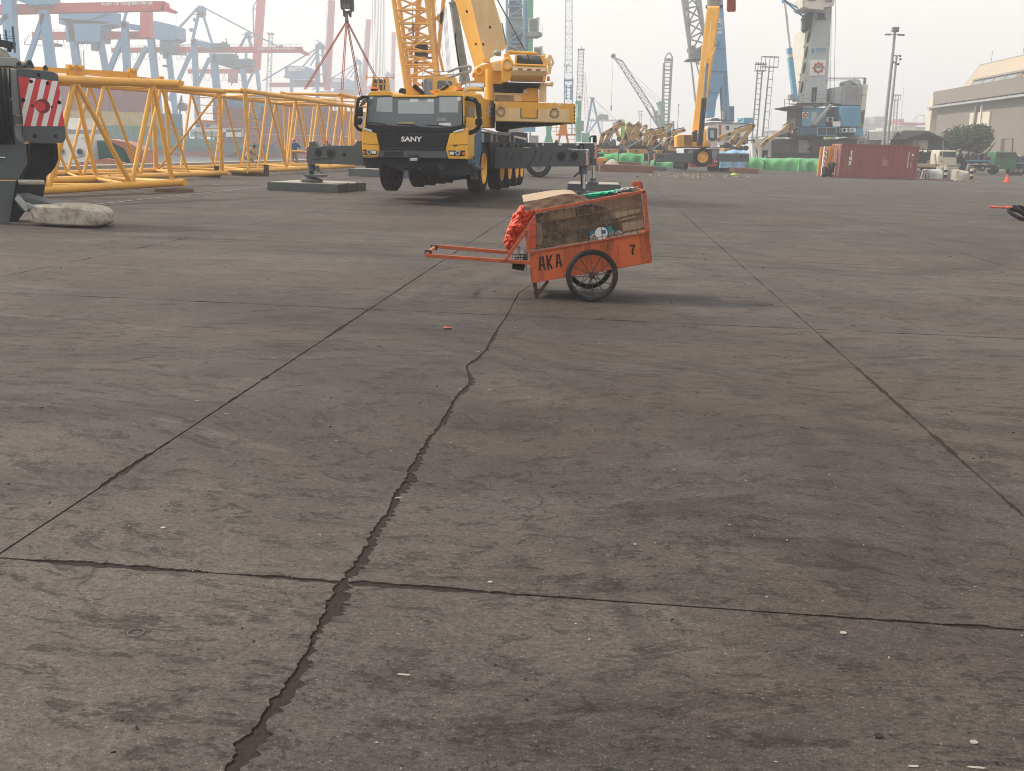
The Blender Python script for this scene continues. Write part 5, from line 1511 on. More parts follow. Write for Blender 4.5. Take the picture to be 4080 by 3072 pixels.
a = CR.Y('H', 832, 772, 4.9)
MB().tube(a, a + CR.ay * .02, 0.085, 16).o('round_sticker', 'paint_white', TC)
# superstructure, turned so that its counterweight faces the survey point
UD = 31.0
Uf = Fr(0.0, UD, 0)
def up(name, m, k, pts, t, d=0.0, **kw):
 mb = MB()
 mb.prism([Uf.Y(k, x, y, d) for x, y in pts], (0, t, 0))
 return mb.o(name, m, TC, **kw)
up('counterweight', 'yellow', 'H', [(270, 205), (420, 200), (1430, 232), (1448, 250), (1442, 515), (1430, 520), (270, 492)], 1.6, 0, bevel=0.015)
up('counterweight', 'yellow_dirty', 'H', [(275, 296), (645, 300), (648, 440), (885, 445), (888, 308), (1360, 322), (1355, 505), (275, 485)], 0.03, -0.022, bevel=0.004)
up('counterweight_gap', 'black', 'H', [(640, 298), (650, 298), (652, 436), (880, 440), (884, 306), (894, 308), (890, 450), (640, 446)], 0.012, -0.034)
for x, y in ((352, 240), (1140, 262)):
 m = MB()
 a = Uf.Y('H', x, y + 105, -0.03)
 rr = px2m('H', 58, UD)
 m.lathe(a + np.array([0, -.02, -0.02]), (0, 1, 0), [(rr, 0), (rr * 1.15, 0.03), (rr * 0.62, 0.03), (rr * 0.66, 0)], 24, arc=1.0)
 m.o('lifting_eye', 'rust', TC)
 b_ = Uf.Y('H', x, y - 5, -0.05)
 m = MB(); m.tube(b_, b_ + np.array([0, .05, 0]), px2m('H', 38, UD), 20); m.o('lifting_boss', 'yellow', TC)
 up('lifting_slot', 'yellow_dirty', 'H', [(x - 68, y - 34), (x + 68, y - 30), (x + 68, y + 50), (x - 68, y + 48)], 0.014, -0.012)
for x, y in ((1218, 246), (1218, 335), (262, 214)):
 up('sticker', 'paint_white', 'H', [(x - 12, y - 14), (x + 13, y - 14), (x + 13, y + 14), (x - 12, y + 14)], 0.004, -0.006)
for i in range(5):
 y = 262 + i * 56
 up('hazard_stripe', 'black', 'H', [(1424, y), (1446, y + 28), (1446, y + 54), (1422, y + 28)], 0.004, -0.006)
up('slewing_ring', 'black', 'H', [(272, 490), (1330, 515), (1050, 540), (700, 560), (470, 590), (440, 640), (272, 620)], 2.6, 0.5)
up('engine_hood', 'yellow_dirty', 'H', [(110, 30), (240, 70), (690, 80), (700, 20), (755, 0), (905, 0), (910, 205), (240, 200), (110, 190)], 1.6, 0.35, bevel=0.02)
up('hood_door', 'yellow', 'H', [(760, 0), (904, 6), (908, 203), (662, 200), (662, 90), (755, 86)], 0.03, 0.32, bevel=0.006)
m = MB()
for r_ in range(7):
 for c in range(9):
  x0, y0 = 264 + c * 31 + (14 if r_ % 2 else 0), 106 + r_ * 13 + c * 1
  m.prism([Uf.Y('H', x, y, 0.335) for x, y in ((x0, y0), (x0 + 24, y0 + 1), (x0 + 24, y0 + 6), (x0, y0 + 5))], (0, 0.02, 0))
m.o('grille_slots', 'black', TC)
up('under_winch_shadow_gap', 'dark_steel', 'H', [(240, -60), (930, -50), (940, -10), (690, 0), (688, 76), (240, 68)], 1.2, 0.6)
for x0, x1, y0, y1, nm in ((1132, 1208, 715, 1040, 'a'), (1690, 1762, 860, 1055, 'b')):
 a, b = Uf.Y('G', (x0 + x1) / 2, y0, 0.2), Uf.Y('G', (x0 + x1) / 2 - 2, y1, 0.2)
 MB().tube(a, b, px2m('G', (x1 - x0) / 2, UD), 24).o('counterweight_cylinder', 'yellow_dirty' if nm == 'b' else 'yellow', TC, smooth=True)
up('winch_frame', 'yellow', 'G', [(1320, 560), (1370, 545), (1410, 640), (1415, 720), (1395, 810), (1360, 850), (1300, 855), (1295, 700), (1330, 640)], 0.12, -0.35, bevel=0.02)
up('winch_frame', 'yellow', 'G', [(1690, 570), (1740, 575), (1765, 650), (1768, 760), (1750, 840), (1720, 850), (1735, 760), (1735, 660)], 0.12, -0.35, bevel=0.02)
a, b = Uf.Y('G', 1445, 640, 0.25), Uf.Y('G', 1735, 650, 0.25)
dr = px2m('G', 62, UD)
MB().tube(a, b, dr, 36).o('rope_drum', 'dark_steel', TC, smooth=True)
m = MB()
for i in range(46):
 cc = a + (b - a) * (i + .5) / 46
 m.torus(cc, b - a, dr, 0.013, 30, 5)
m.o('rope_windings', 'cable', TC, smooth=True)
for e in (a, b):
 MB().lathe(e, b - a, [(dr * 0.5, -0.03), (dr * 1.42, -0.035), (dr * 1.45, 0), (dr * 1.42, 0.035), (dr * 0.5, 0.03)], 36).o('drum_flange', 'yellow', TC, smooth=True)
cvr = [(1415, 690), (1412, 740), (1395, 810), (1370, 850)]
m = MB()
pr_ = [(690, -0.42), (735, -0.44), (780, -0.36), (820, -0.2), (850, 0.05)]
for (y0, d0), (y1, d1) in zip(pr_, pr_[1:]):
 q_ = [Uf.Y('G', 1410 - max(0, y0 - 760) * .35, y0 - 5, d0), Uf.Y('G', 1762 - max(0, y0 - 780) * .2, y0 + 5, d0), Uf.Y('G', 1762 - max(0, y1 - 780) * .2, y1 + 5, d1), Uf.Y('G', 1410 - max(0, y1 - 760) * .35, y1 - 5, d1)]
 m.prism(q_, (0, 0.03, 0.0))
m.o('drum_cover', 'yellow_dirty', TC, smooth=True)
for i in range(7):
 x0 = 1423 + i * 46.6
 up('strip_patch' if i % 2 else 'reflective_patch', 'brick_red' if i % 2 else 'paint_white', 'G', [(x0, 706 + i * 2), (x0 + 45, 708 + i * 2), (x0 + 45, 726 + i * 2), (x0, 724 + i * 2)], 0.004, -0.455)
m = MB()
m.tube(Uf.Y('G', 1412, 668, -0.42), Uf.Y('G', 1752, 682, -0.42), 0.03, 8)
m.tube(Uf.Y('G', 1350, 540, -0.1), Uf.Y('G', 1665, 556, -0.1), 0.05, 8)
m.o('guard_rail', 'yellow', TC)
up('winch_underside', 'black', 'G', [(1300, 850), (1700, 862), (1650, 888), (1310, 880)], 0.8, 0.0)
a = Uf.Y('G', 1357, 665, -0.38)
MB().torus(a, (0, 1, 0), px2m('G', 46, UD), 0.05, 28, 8).o('side_ring', 'yellow', TC, smooth=True)
MB().tube(a, a + np.array([0, .02, 0]), px2m('G', 40, UD), 24).o('side_disc', 'yellow_dirty', TC)
up('turntable_side', 'yellow', 'G', [(1010, 720), (1060, 680), (1290, 625), (1320, 640), (1330, 850), (1290, 885), (1130, 885), (870, 885), (960, 860), (950, 840), (1010, 830)], 0.5, 0.6, bevel=0.02)
up('turntable_platform', 'light_grey', 'G', [(870, 850), (1010, 838), (1130, 880), (960, 885), (875, 888)], 1.2, 0.4)
a = Uf.Y('G', 1067, 735, 0.55)
MB().torus(a, (0, 1, 0), px2m('G', 32, UD), 0.035, 24, 8).o('side_ring', 'yellow', TC, smooth=True)
up('valve_block', 'yellow_dirty', 'G', [(1200, 660), (1270, 645), (1315, 660), (1315, 735), (1275, 735), (1210, 740)], 0.3, 0.2, bevel=0.015)
for x0, y0, x1, y1 in ((1110, 610, 1175, 645), (1260, 520, 1290, 575)):
 up('boom_lug', 'yellow', 'G', [(x0, y0), (x1, y0), (x1, y1), (x0, y1)], 0.3, 0.5)
m = MB(); m.ball(Uf.Y('G', 1253, 548, -.1), px2m('G', 42, UD), 14, 0.7); m.o('lamp_dish', 'light_grey', TC, smooth='all')
for x, y, yb in ((1008, 775, 835), (1782, 812, 860)):
 m = MB()
 a, b = Uf.Y('G', x, y - 20, 0), Uf.Y('G', x, y + 28, 0)
 m.tube(b, a, px2m('G', 17, UD), 12, px2m('G', 12, UD))
 m.o('beacon', 'amber', TC, smooth=True)
for x, y in ((308, 165), (1435, 178)):
 m = MB(); m.tube(F_(x, y + 20, .5), F_(x, y - 16, .5), 0.14, 14, 0.12); m.o('beacon', 'amber', TC, smooth=True)
 m = MB(); m.tube(F_(x - 5, y + 45, .5), F_(x - 5, y + 18, .5), 0.09, 12); m.o('beacon_base', 'black', TC)
m = MB()
m.path([Uf.Y('G', x, y, 0) for x, y in ((1780, 680), (1795, 640), (1785, 590), (1800, 572), (1830, 640), (1832, 665), (1800, 680))], 0.035, 8)
m.path([Uf.Y('G', x, y, 0) for x, y in ((1770, 600), (1800, 690), (1785, 740), (1788, 770))], 0.06, 8)
m.path([Uf.Y('G', x, y, 0) for x, y in ((1750, 875), (1830, 880), (1812, 852))], 0.05, 8)
m.o('hose_rack', 'yellow_dirty', TC, smooth=True)
m = MB()
m.path([Uf.Y('G', x, y, -1.0) for x, y in ((905, 960), (912, 930), (935, 908), (970, 902), (1115, 905))], 0.13, 14)
m.o('exhaust_pipe', 'chrome', TC, smooth=True)
Bd0, Bd1 = 32.2, 29.8
def bpt(x, y, d):
 return W0.Y('G', x, y, d)
yb, yt = 690, -420
def edge_at(x_b, y_b, x_t0, y_t0, y):
 return x_b + (x_t0 - x_b) * (y_b - y) / (y_b - y_t0)
e1 = lambda y: edge_at(1012, 690, 812, 0, y)
e2 = lambda y: edge_at(1118, 600, 978, 0, y)
e3 = lambda y: edge_at(1350, 460, 1215, 0, y)
m = MB()
vb = [bpt(e1(700), 700, 33.6), bpt(e2(640), 640, 32.0), bpt(e3(490), 490, 32.6), bpt(e3(490) + 2, 470, 34.6), bpt(e1(700) + 10, 690, 35.0)]
vt = [bpt(e1(yt), yt, 33.0), bpt(e2(yt), yt, 31.3), bpt(e3(yt), yt, 31.9), bpt(e3(yt) + 2, yt, 33.9), bpt(e1(yt) + 10, yt, 34.4)]
m.add([vb[0], vb[1], vt[1], vt[0]], [(0, 1, 2, 3)])
m.add([vb[0], vb[4], vt[4], vt[0]], [(0, 1, 2, 3)])
m.add([vb[4], vb[3], vt[3], vt[4]], [(0, 1, 2, 3)])
m.add([vb[2], vb[3], vt[3], vt[2]], [(0, 1, 2, 3)])
m.add(vb, [(0, 1, 2, 3, 4)])
m.add(vt, [(0, 1, 2, 3, 4)])
m.o('boom', 'yellow', TC)
m = MB()
m.add([vb[1], vb[2], vt[2], vt[1]], [(0, 1, 2, 3)])
m.o('boom_underside', 'yellow_dirty', TC)
for x, y in ((935, 112), (1028, 452), (1105, 455)):
 a = bpt(x, y, 31.0)
 MB().tube(a, a + np.array([0, .3, 0]), 0.03, 8).o('boom_pin', 'rust', TC)
up('boom_pin', 'rust', 'G', [(1162, 268), (1188, 268), (1186, 290), (1165, 288)], 0.2, 0.4)
a, b = W0.Y('G', 925, 870, 36.4), W0.Y('G', 796, 40, 36.0)
MB().tube(a, b, px2m('G', 50, 36), 28, px2m('G', 38, 36)).o('lift_cylinder', 'light_grey', TC, smooth=True)
MB().tube(b, b + (b - a) * 0.03, px2m('G', 44, 36), 28).o('cylinder_head', 'light_grey', TC, smooth=True)
MB().tube(b, b + (b - a) * 0.9, px2m('G', 20, 33), 20).o('cylinder_rod', 'chrome', TC, smooth=True)
m = MB()
m.path([W0.Y('G', x, y, 35.2) for x, y in ((822, 340), (815, 400), (850, 640), (880, 780))], 0.03, 6)
m.o('cylinder_hose', 'black', TC)
for (x0, y0, x1, y1) in ((1590, 620, 1245, -20), (1345, 460, 1300, 240)):
 MB().tube(W0.Y('G', x0, y0, 31.0), W0.Y('G', x1, y1, 31.2), 0.02, 6).o('hoist_rope', 'cable', TC)
m = MB()
for q_ in ([(740, 745), (860, 700), (975, 685), (975, 740), (890, 770)], [(735, 810), (850, 770), (905, 750), (960, 740)], [(715, 830), (740, 870), (755, 885)], [(870, 790), (868, 850)], [(940, 770), (945, 830)]):
 m.path([W0.Y('G', x, y, 30.2) for x, y in q_], 0.035, 8)
m.o('handrail', 'light_grey', TC, smooth=True)
up('boom_rest', 'yellow', 'G', [(300, 985), (320, 890), (380, 888), (470, 960), (480, 985)], 0.5, -1.5, bevel=0.01)
up('boom_rest_pad', 'rubber', 'G', [(378, 888), (402, 872), (482, 950), (470, 985), (440, 962), (372, 905)], 0.6, -1.6, bevel=0.01)
up('boom_rest', 'yellow', 'G', [(600, 985), (660, 930), (700, 890), (825, 890), (822, 985)], 0.5, -1.5, bevel=0.01)
up('boom_rest_pad', 'rubber', 'G', [(650, 935), (735, 875), (755, 893), (690, 938)], 0.6, -1.6, bevel=0.01)
m = MB(); a = W0.Y('G', 265, 950, 29.6); m.tube(a, a + np.array([0.05, .25, 0]), px2m('G', 34, 30), 20); m.o('air_filter', 'dark_steel', TC, smooth=True)
def matt(label, P4, h, m='steel_grey', ribs=True):
 T = thing('spreader_mat', label, 'spreader mat', (*P4[0], 0), 'steel mats under the outriggers')
 mb = MB()
 mb.prism([(p[0], p[1], 0.004) for p in P4], (0, 0, h))
 mb.o('plate', m, T, bevel=0.012)
 p = [np.array(q, float) for q in P4]
 top = MB()
 ins = [c * 0.94 + sum(p) / 4 * 0.06 for c in p]
 top.prism([(q[0], q[1], h + 0.004) for q in ins], (0, 0, 0.012))
 top.o('top_sheet', 'concrete', T)
 mb = MB()
 for i in (1, 2):
  q = p[1] + (p[2] - p[1]) * i / 3
  mb.box((q[0], q[1] - 0.01, h / 2 + 0.01), (0.05, 0.06, h + 0.05))
 mb.o('rib', 'steel_grey', T)
 return T
matt('grey steel mat under the left outrigger jack', [(-8.1, 32.2), (-5.75, 31.9), (-5.2, 34.2), (-7.6, 34.7)], 0.26)
matt('grey steel mat under the right outrigger jacks, behind the cart load', [(1.95, 39.3), (4.1, 40.0), (4.3, 42.6), (2.1, 42.0)], 0.24)
matt('small steel mat under the rear jack beside the lattice sections', [(-8.2, 48.2), (-5.0, 47.4), (-4.6, 49.6), (-7.6, 50.4)], 0.35)
matt('low steel mat below the front right jack', [(1.0, 30.4), (3.0, 30.8), (2.9, 32.7), (0.9, 32.3)], 0.18)
# yellow crawler crane with lattice boom behind the truck crane cab
CW = TH('crawler_crane', 'yellow lattice boom crawler crane standing behind the cab of the big truck crane', 'crane', 'S', 1700, 62)
def gp(x, y, d=62):
 return W0.Y('G', x, y, d)
m = MB()
bot = [gp(315, 950), gp(640, 950), gp(650, 930, 65), gp(350, 930, 65)]
top = [gp(130, -330), gp(480, -330), gp(530, -330, 65), gp(190, -330, 65)]
m.lattice(bot, top, 0, 0, 9, 0.14, 0.065, rungs=True)
m.o('lattice_mast', 'lattice_yellow', CW)
draw(CW, 'G', 62, [
 ('mast_member', 'lattice_yellow', [('b', 440, -60, 420, 250, 44, .5, 1.5), ('b', 425, 240, 395, 900, 36, .5, 1.5)]),
 ('boom_chord', 'lattice_yellow', [('b', 700, -60, 640, 520, 34, .4, 1)]), ('boom_chord', 'lattice_yellow', [('b', 585, -60, 620, 720, 26, .4, 1), ('b', 640, 520, 690, 740, 24, .4, 1)]),
 ('gusset', 'lattice_yellow', [('p', [(640, 150), (700, 100), (690, 200), (670, 260), (640, 220), (600, 190)], .3, 1), ('p', [(440, 150), (530, 200), (420, 300), (330, 330), (330, 310), (400, 240)], .2, 1.2)]),
 ('drum', 'dark_steel', [('r', 397, 455, 520, 575, 1.0, 1.0)]), ('drum_frame', 'lattice_yellow', [('b', 240, 380, 600, 384, 12, .3), ('b', 240, 442, 600, 446, 20, .4), ('b', 300, 590, 600, 600, 14, .4), ('b', 280, 690, 600, 700, 14, .4), ('b', 220, 236, 530, 238, 10, .2), ('b', 300, 510, 480, 395, 10, .2), ('b', 245, 460, 560, 545, 14, .2)]),
 ('counter_frame', 'yellow', [('b', 260, 640, 620, 590, 16, .3), ('b', 360, 500, 350, 560, 30, .5, .5), ('r', 400, 640, 520, 660, .6, 1.5)]),
 ('rope', 'cable', [('t', 365, -40, 385, 330, 4), ('t', 605, -40, 690, 600, 3), ('t', 700, 60, 745, 760, 3), ('t', 712, 60, 755, 760, 3), ('t', 722, 60, 768, 760, 3), ('t', 690, 60, 735, 760, 3)]),
 ('rope', 'cable', [('t', 380, 60, 372, 300, 4), ('t', 478, 640, 480, 930, 4), ('b', 375, 240, 380, 370, 12, .2, -.3)]),
])
CB = draw(CW, 'G', 60, [
 ('cab', 'yellow', [('p', [(480, 800), (500, 775), (800, 780), (818, 800), (818, 985), (480, 985)], 2.2)], {'bevel': 0.08}),
 ('cab_window', 'glass_dark', [('p', [(628, 850), (645, 835), (770, 838), (786, 858), (782, 895), (630, 920)], .04, -.03)]),
 ('cab_window', 'glass_cab', [('p', [(490, 830), (528, 815), (528, 980), (488, 980)], .04, -.03)]),
 ('cab_door', 'light_grey', [('p', [(535, 818), (578, 815), (578, 985), (535, 985)], .05, -.05)]),
 ('door_window', 'glass_cab', [('p', [(542, 850), (572, 848), (572, 960), (542, 962)], .02, -.08)]),
 ('roof_rail', 'mast_grey', [('b', 480, 770, 500, 745, 5), ('b', 500, 745, 790, 742, 6), ('b', 790, 742, 805, 775, 5), ('b', 480, 790, 800, 770, 6), ('b', 570, 745, 575, 775, 4), ('b', 660, 745, 660, 775, 4)]),
 ('mirror', 'black', [('b', 472, 850, 476, 905, 10)]),
 ('hood', 'yellow', [('r', 818, 860, 1010, 985, 2.5, .5), ('r', 840, 905, 900, 940, .3, .2)]),
])
m = MB()
for x in (-2.6, 2.6):
 c_ = W0.Y('S', 1700, 500, 62)
 m.box((c_[0] + x, 63.5, 0.55), (0.9, 7.0, 1.1))
m.o('track', 'dark_steel', CW, bevel=0.2)
m = MB(); m.box((c_[0], 63.5, 1.9), (4.6, 6.5, 1.8)); m.o('upper_body', 'yellow', CW, bevel=0.05)
RB = TH('reeving_block', 'orange yoke frame holding a tall bundle of ropes, above the left of the cab', 'hook block', 'E', 1530, 58, z=W0.Y('E', 1530, 1330, 58)[2])
draw(RB, 'E', 58, [
 ('frame_plate', 'lattice_yellow', [('p', [(1420, 1120), (1435, 1120), (1415, 1325), (1398, 1325)], .5)]), ('frame_plate', 'lattice_yellow', [('p', [(1610, 1130), (1640, 1140), (1662, 1325), (1600, 1325)], .5)]),
 ('frame_plate', 'lattice_yellow', [('p', [(1500, 1140), (1510, 1140), (1500, 1325), (1488, 1325)], .5)]), ('frame_plate', 'lattice_yellow', [('p', [(1570, 1140), (1582, 1140), (1575, 1325), (1560, 1325)], .5)]),
 ('axle', 'lattice_yellow', [('b', 1330, 1135, 1720, 1138, 12), ('b', 1400, 1235, 1610, 1235, 14), ('b', 1325, 1095, 1332, 1170, 14), ('b', 1728, 1085, 1718, 1170, 14)]),
 ('sheave', 'rust', [('b', 1455, 1165, 1450, 1325, 26, .6, .2)]), ('sheave', 'rust', [('b', 1535, 1165, 1540, 1325, 30, .6, .2)]), ('sheave', 'rust', [('b', 1590, 1165, 1595, 1325, 18, .6, .2)]),
] + [('rope', 'cable', [('t', 1411 + i * 17.4 + (i > 0) * 12 - (i == 9) * 4, -60, 1430 + i * 15 + (i > 0) * 20, 1120, 4.2)]) for i in (0, 1, 2, 3.3, 4.6, 6, 7.4, 9, 10)])
# harbour cranes behind the truck crane (grey-blue tower with cabs, green tower)
T = TH('harbour_crane', 'pale blue-grey harbour crane tower with lattice front, rising behind the winch drum', 'harbour crane', 'G', 1440, 150)
m = MB()
q_ = lambda y, d0, d1: [W0.Y('G', 1352, y, d0), W0.Y('G', 1530, y, d0), W0.Y('G', 1530, y, d1), W0.Y('G', 1352, y, d1)]
b_, t_ = q_(560, 150, 157), q_(-60, 150, 157)
m.lattice(b_, t_, 0, 0, 5, 0.2, 0.09, rungs=True)
m.o('lattice_tower', 'pale_blue', T)
draw(T, 'G', 152, [
 ('tower_body', 'pole_grey', [('r', 1372, -60, 1512, 200, 2, 2), ('p', [(1352, 210), (1535, 205), (1540, 540), (1350, 540)], 4, .5)]),
 ('tower_panel', 'port_blue_dark', [('r', 1385, 12, 1500, 125, .3, -.2)]), ('tower_panel', 'port_blue_dark', [('r', 1385, 150, 1510, 170, .3, -.2)]), ('tower_panel', 'port_blue_dark', [('r', 1400, 345, 1500, 460, .3, .3)]),
 ('arch_opening', 'dark_steel', [('p', [(1425, 540), (1430, 518), (1450, 508), (1470, 508), (1485, 522), (1490, 540)], .3, .3)]),
 ('walkway', 'pole_grey', [('b', 1350, 480, 1555, 485, 10, 1, -.5), ('b', 1350, 300, 1560, 300, 5, .6, -.5), ('b', 1540, 340, 1600, 430, 6, .5, -.5)]),
 ('leg', 'port_blue', [('b', 1545, -60, 1560, 540, 26, 1.5, 3)]),
])
draw(T, 'G', 145, [
 ('operator_cab', 'kmu_cream', [('p', [(1580, 190), (1655, 185), (1660, 178), (1692, 175), (1690, 225), (1685, 345), (1578, 350)], 3.0)], {'bevel': .1}),
 ('cab_window', 'glass_cab', [('r', 1585, 198, 1668, 325, .05, -.08)]),
 ('cab_floor', 'light_grey', [('p', [(1565, 335), (1700, 330), (1722, 350), (1680, 375), (1560, 378)], 3.2, -.1)]),
 ('rail', 'pole_grey', [('b', 1692, 255, 1715, 265, 3), ('b', 1715, 265, 1724, 300, 3), ('b', 1724, 300, 1722, 350, 3), ('b', 1692, 300, 1722, 300, 3), ('b', 1680, 375, 1682, 390, 5)]),
])
T = TH('harbour_crane', 'green harbour crane column with a small grey cab, seen right of the pale blue tower', 'harbour crane', 'G', 1590, 165)
draw(T, 'G', 165, [
 ('column', 'crane_green', [('b', 1596, -60, 1590, 560, 60, 3)]), ('column_pipe', 'crane_green', [('t', 1566, -60, 1570, 560, 10), ('t', 1606, -60, 1604, 180, 8)]),
 ('lower_column', 'crane_green', [('p', [(1760, 1250), (1825, 1250), (1810, 1390), (1760, 1390)], 2), ('p', [(1765, 1380), (1808, 1380), (1832, 1475), (1740, 1475)], 2, -.1)], {'label': 'flared green foot'}),
 ('operator_cab', 'kmu_cream', [('p', [(1632, 485), (1690, 482), (1692, 475), (1722, 475), (1722, 560), (1632, 560)], 2.5, -4)], {'bevel': .1}),
 ('cab_window', 'glass_cab', [('r', 1636, 500, 1700, 550, .05, -4.1)]), ('rail', 'pole_grey', [('b', 1722, 545, 1750, 560, 3, .1, -4), ('b', 1750, 560, 1752, 590, 3, .1, -4)]),
])
def lat_tower(name, label, cat, k, D, x0, y0, wa, x1, y1, wb, n, m_, dep=None, group=None, base=False):
 T = TH(name, label, cat, k, x1, D, group=group)
 a, b = W0.Y(k, x0, y0, D), W0.Y(k, x1, y1, D)
 if base:
  b[2] = 0
 ha, hb = px2m(k, wa, D) / 2, px2m(k, wb, D) / 2
 q = lambda c, h: [c + np.array([i * h, j * h, 0]) for i, j in ((-1, -1), (1, -1), (1, 1), (-1, 1))]
 mb = MB()
 mb.lattice(q(b, hb), q(a, ha), 0, 0, n, min(ha, hb) * 0.085, min(ha, hb) * 0.045, rungs=True)
 mb.o('lattice_jib', m_, T)
 return T
T = lat_tower('tower_crane', 'tall pale blue lattice jib standing right of the counterweight, with a darker blue foot', 'harbour crane', 'I', 190, 462, -60, 64, 455, 1150, 82, 17, 'pale_blue')
draw(T, 'I', 190, [('jib_foot', 'port_blue', [('b', 413, 870, 413, 1480, 10, 1), ('b', 505, 870, 495, 1480, 10, 1), ('b', 410, 885, 512, 885, 16, 1), ('b', 413, 960, 500, 960, 6, 1), ('b', 413, 1080, 500, 1080, 6, 1), ('r', 428, 935, 440, 1100, 1), ('r', 478, 935, 490, 1100, 1)]),
  ('hook_frame', 'kmu_cream', [('p', [(404, 710), (472, 710), (475, 722), (450, 728), (440, 748), (428, 740), (420, 728), (404, 726)], .5, -3)]),
  ('hook', 'mast_grey', [('b', 436, 740, 436, 785, 6, .3, -3)])])
T = lat_tower('tower_crane', 'grey lattice jib with a lamp head on a green tower, beside the blue jib', 'harbour crane', 'I', 210, 596, 545, 56, 575, 1110, 58, 14, 'mast_grey')
draw(T, 'I', 209, [('green_tower', 'crane_green', [('p', [(538, 1112), (602, 1112), (596, 1330), (548, 1330)], 3)]), ('green_base', 'crane_green', [('p', [(535, 1330), (626, 1330), (626, 1442), (535, 1442)], 4, -.2)]),
  ('green_foot', 'crane_green', [('r', 545, 1442, 600, 1560, 3), ('r', 615, 1465, 690, 1570, 3)]),
  ('ladder_window', 'paint_white', [('r', 545, 1150, 560, 1290, .2, -.3)]), ('hazard_panel', 'hazard' if 'hazard' in MATS else 'box_yellow', [('r', 606, 1370, 624, 1430, .2, -.5)]),
  ('lamp_head', 'mast_grey', [('b', 560, 545, 632, 545, 14), ('b', 566, 535, 566, 560, 10), ('b', 628, 535, 628, 560, 10), ('b', 600, 510, 600, 545, 5), ('c', 582, 1070, 16, 1, -1)])])
lat_tower('tower_crane', 'thin rusty pink lattice mast leaning left, beside the far blue gantry', 'harbour crane', 'I', 260, 630, 800, 20, 660, 1310, 40, 16, 'raised_red')
T = TH('gantry_crane', 'blue A-frame gantry crane with a cream boom, behind the counterweight end', 'gantry crane', 'I', 740, 330, group='gantry cranes along the far berth')
draw(T, 'I', 330, [
 ('leg', 'port_blue', [('b', 716, 1085, 655, 1460, 22)]), ('leg', 'port_blue', [('b', 722, 1085, 812, 1475, 20)]), ('leg', 'port_blue', [('b', 770, 1335, 675, 1465, 16)]), ('leg', 'port_blue', [('b', 740, 1090, 740, 1100, 8)]),
 ('apex', 'port_blue', [('b', 680, 1075, 745, 1078, 7), ('p', [(706, 1075), (736, 1072), (736, 1110), (708, 1110)], 2)]), ('forestay', 'mast_grey', [('b', 735, 1090, 975, 1318, 4)]),
 ('boom', 'kmu_cream', [('b', 690, 1325, 1040, 1328, 18, 2, 1)]), ('brace', 'port_blue', [('b', 680, 1420, 730, 1300, 5), ('b', 690, 1160, 730, 1240, 4), ('b', 690, 1390, 745, 1460, 4)]),
 ('ladder_tower', 'mast_grey', [('b', 822, 1240, 822, 1460, 3, None, 2), ('b', 834, 1240, 832, 1460, 3, None, 2), ('b', 770, 1245, 836, 1243, 3, None, 2)]),
 ('house', 'light_grey', [('p', [(785, 1275), (800, 1258), (890, 1262), (898, 1285), (896, 1315), (785, 1315)], 4, 1)]),
 ('boom_end', 'kmu_cream', [('r', 1000, 1315, 1075, 1345, 2, 1)]),
])
text('COSMULINDO', 'lettering', 'logo_blue', T, W0.Y('I', 800, 1282, 330.5), W0.Y('I', 896, 1282, 330.5), W0.Y('I', 800, 1268, 330.5))
T = TH('work_platform', 'orange machine frame with hand rails standing under the counterweight, behind the outriggers', 'machine frame', 'H', 1300, 110)
draw(T, 'H', 110, [
 ('column', 'crane_orange', [('p', [(1230, 530), (1320, 530), (1335, 690), (1200, 690)], 1.2)]), ('leg', 'crane_orange', [('b', 1225, 690, 1170, 930, 26, .6)]), ('leg', 'crane_orange', [('b', 1320, 690, 1365, 930, 26, .6)]),
 ('deck', 'crane_orange', [('r', 1165, 675, 1460, 700, 1.5, -.2)]),
 ('rail', 'crane_orange', [('b', 1170, 525, 1170, 690, 6), ('b', 1455, 525, 1455, 830, 8), ('b', 1340, 525, 1455, 527, 6), ('b', 1110, 580, 1235, 582, 6), ('b', 1340, 595, 1455, 597, 6), ('b', 1110, 640, 1230, 640, 5), ('b', 1430, 600, 1430, 830, 5), ('b', 1350, 760, 1455, 760, 5)]),
])
T = TH('harbour_machine', 'pale blue machinery and cabins seen in the gap under the counterweight', 'machinery', 'H', 650, 130)
draw(T, 'H', 130, [('cabin', 'kmu_blue', [('r', 690, 570, 860, 640, 3), ('r', 730, 555, 850, 575, 2)]), ('cabin', 'light_grey', [('r', 460, 585, 620, 650, 3)]), ('cabin', 'box_grey', [('r', 620, 590, 690, 660, 2)]),
  ('platform', 'raised_red', [('b', 830, 548, 1010, 552, 8)]), ('stern', 'light_grey', [('r', 770, 700, 905, 800, 3, -6)]), ('post', 'light_grey', [('b', 785, 650, 785, 800, 22, .8, -8)])])
LG = TH('mobile_machine', 'lime green wheeled machine behind the outrigger, only its wheel and green body edge showing', 'wheeled machine', 'H', 905, 55.5)
lf = Fr(0, 0, 90)
c0 = W0.Y('H', 905, 1185, 55.5)
c0[2] = 0.72
wf = Fr(c0[0], c0[1], -90)
truck_wheel(LG, wf, 0, 0, 0.72, r=0.70, wdt=0.45, out=1, rim='light_grey')
m = MB(); m.box((c0[0], c0[1] + 1.2, 1.35), (3.6, 1.6, 0.5)); m.box((c0[0] - 1.05, c0[1] + 0.5, 0.95), (0.35, 0.9, 0.5)); m.box((c0[0] + 0.92, c0[1] + 0.5, 0.90), (0.35, 0.9, 0.6))
m.o('body', 'lime', LG, bevel=0.03)
wf2 = Fr(c0[0], c0[1] + 2.2, -90)
truck_wheel(LG, wf2, 0, 0, 0.72, r=0.70, wdt=0.45, out=1, rim='light_grey')
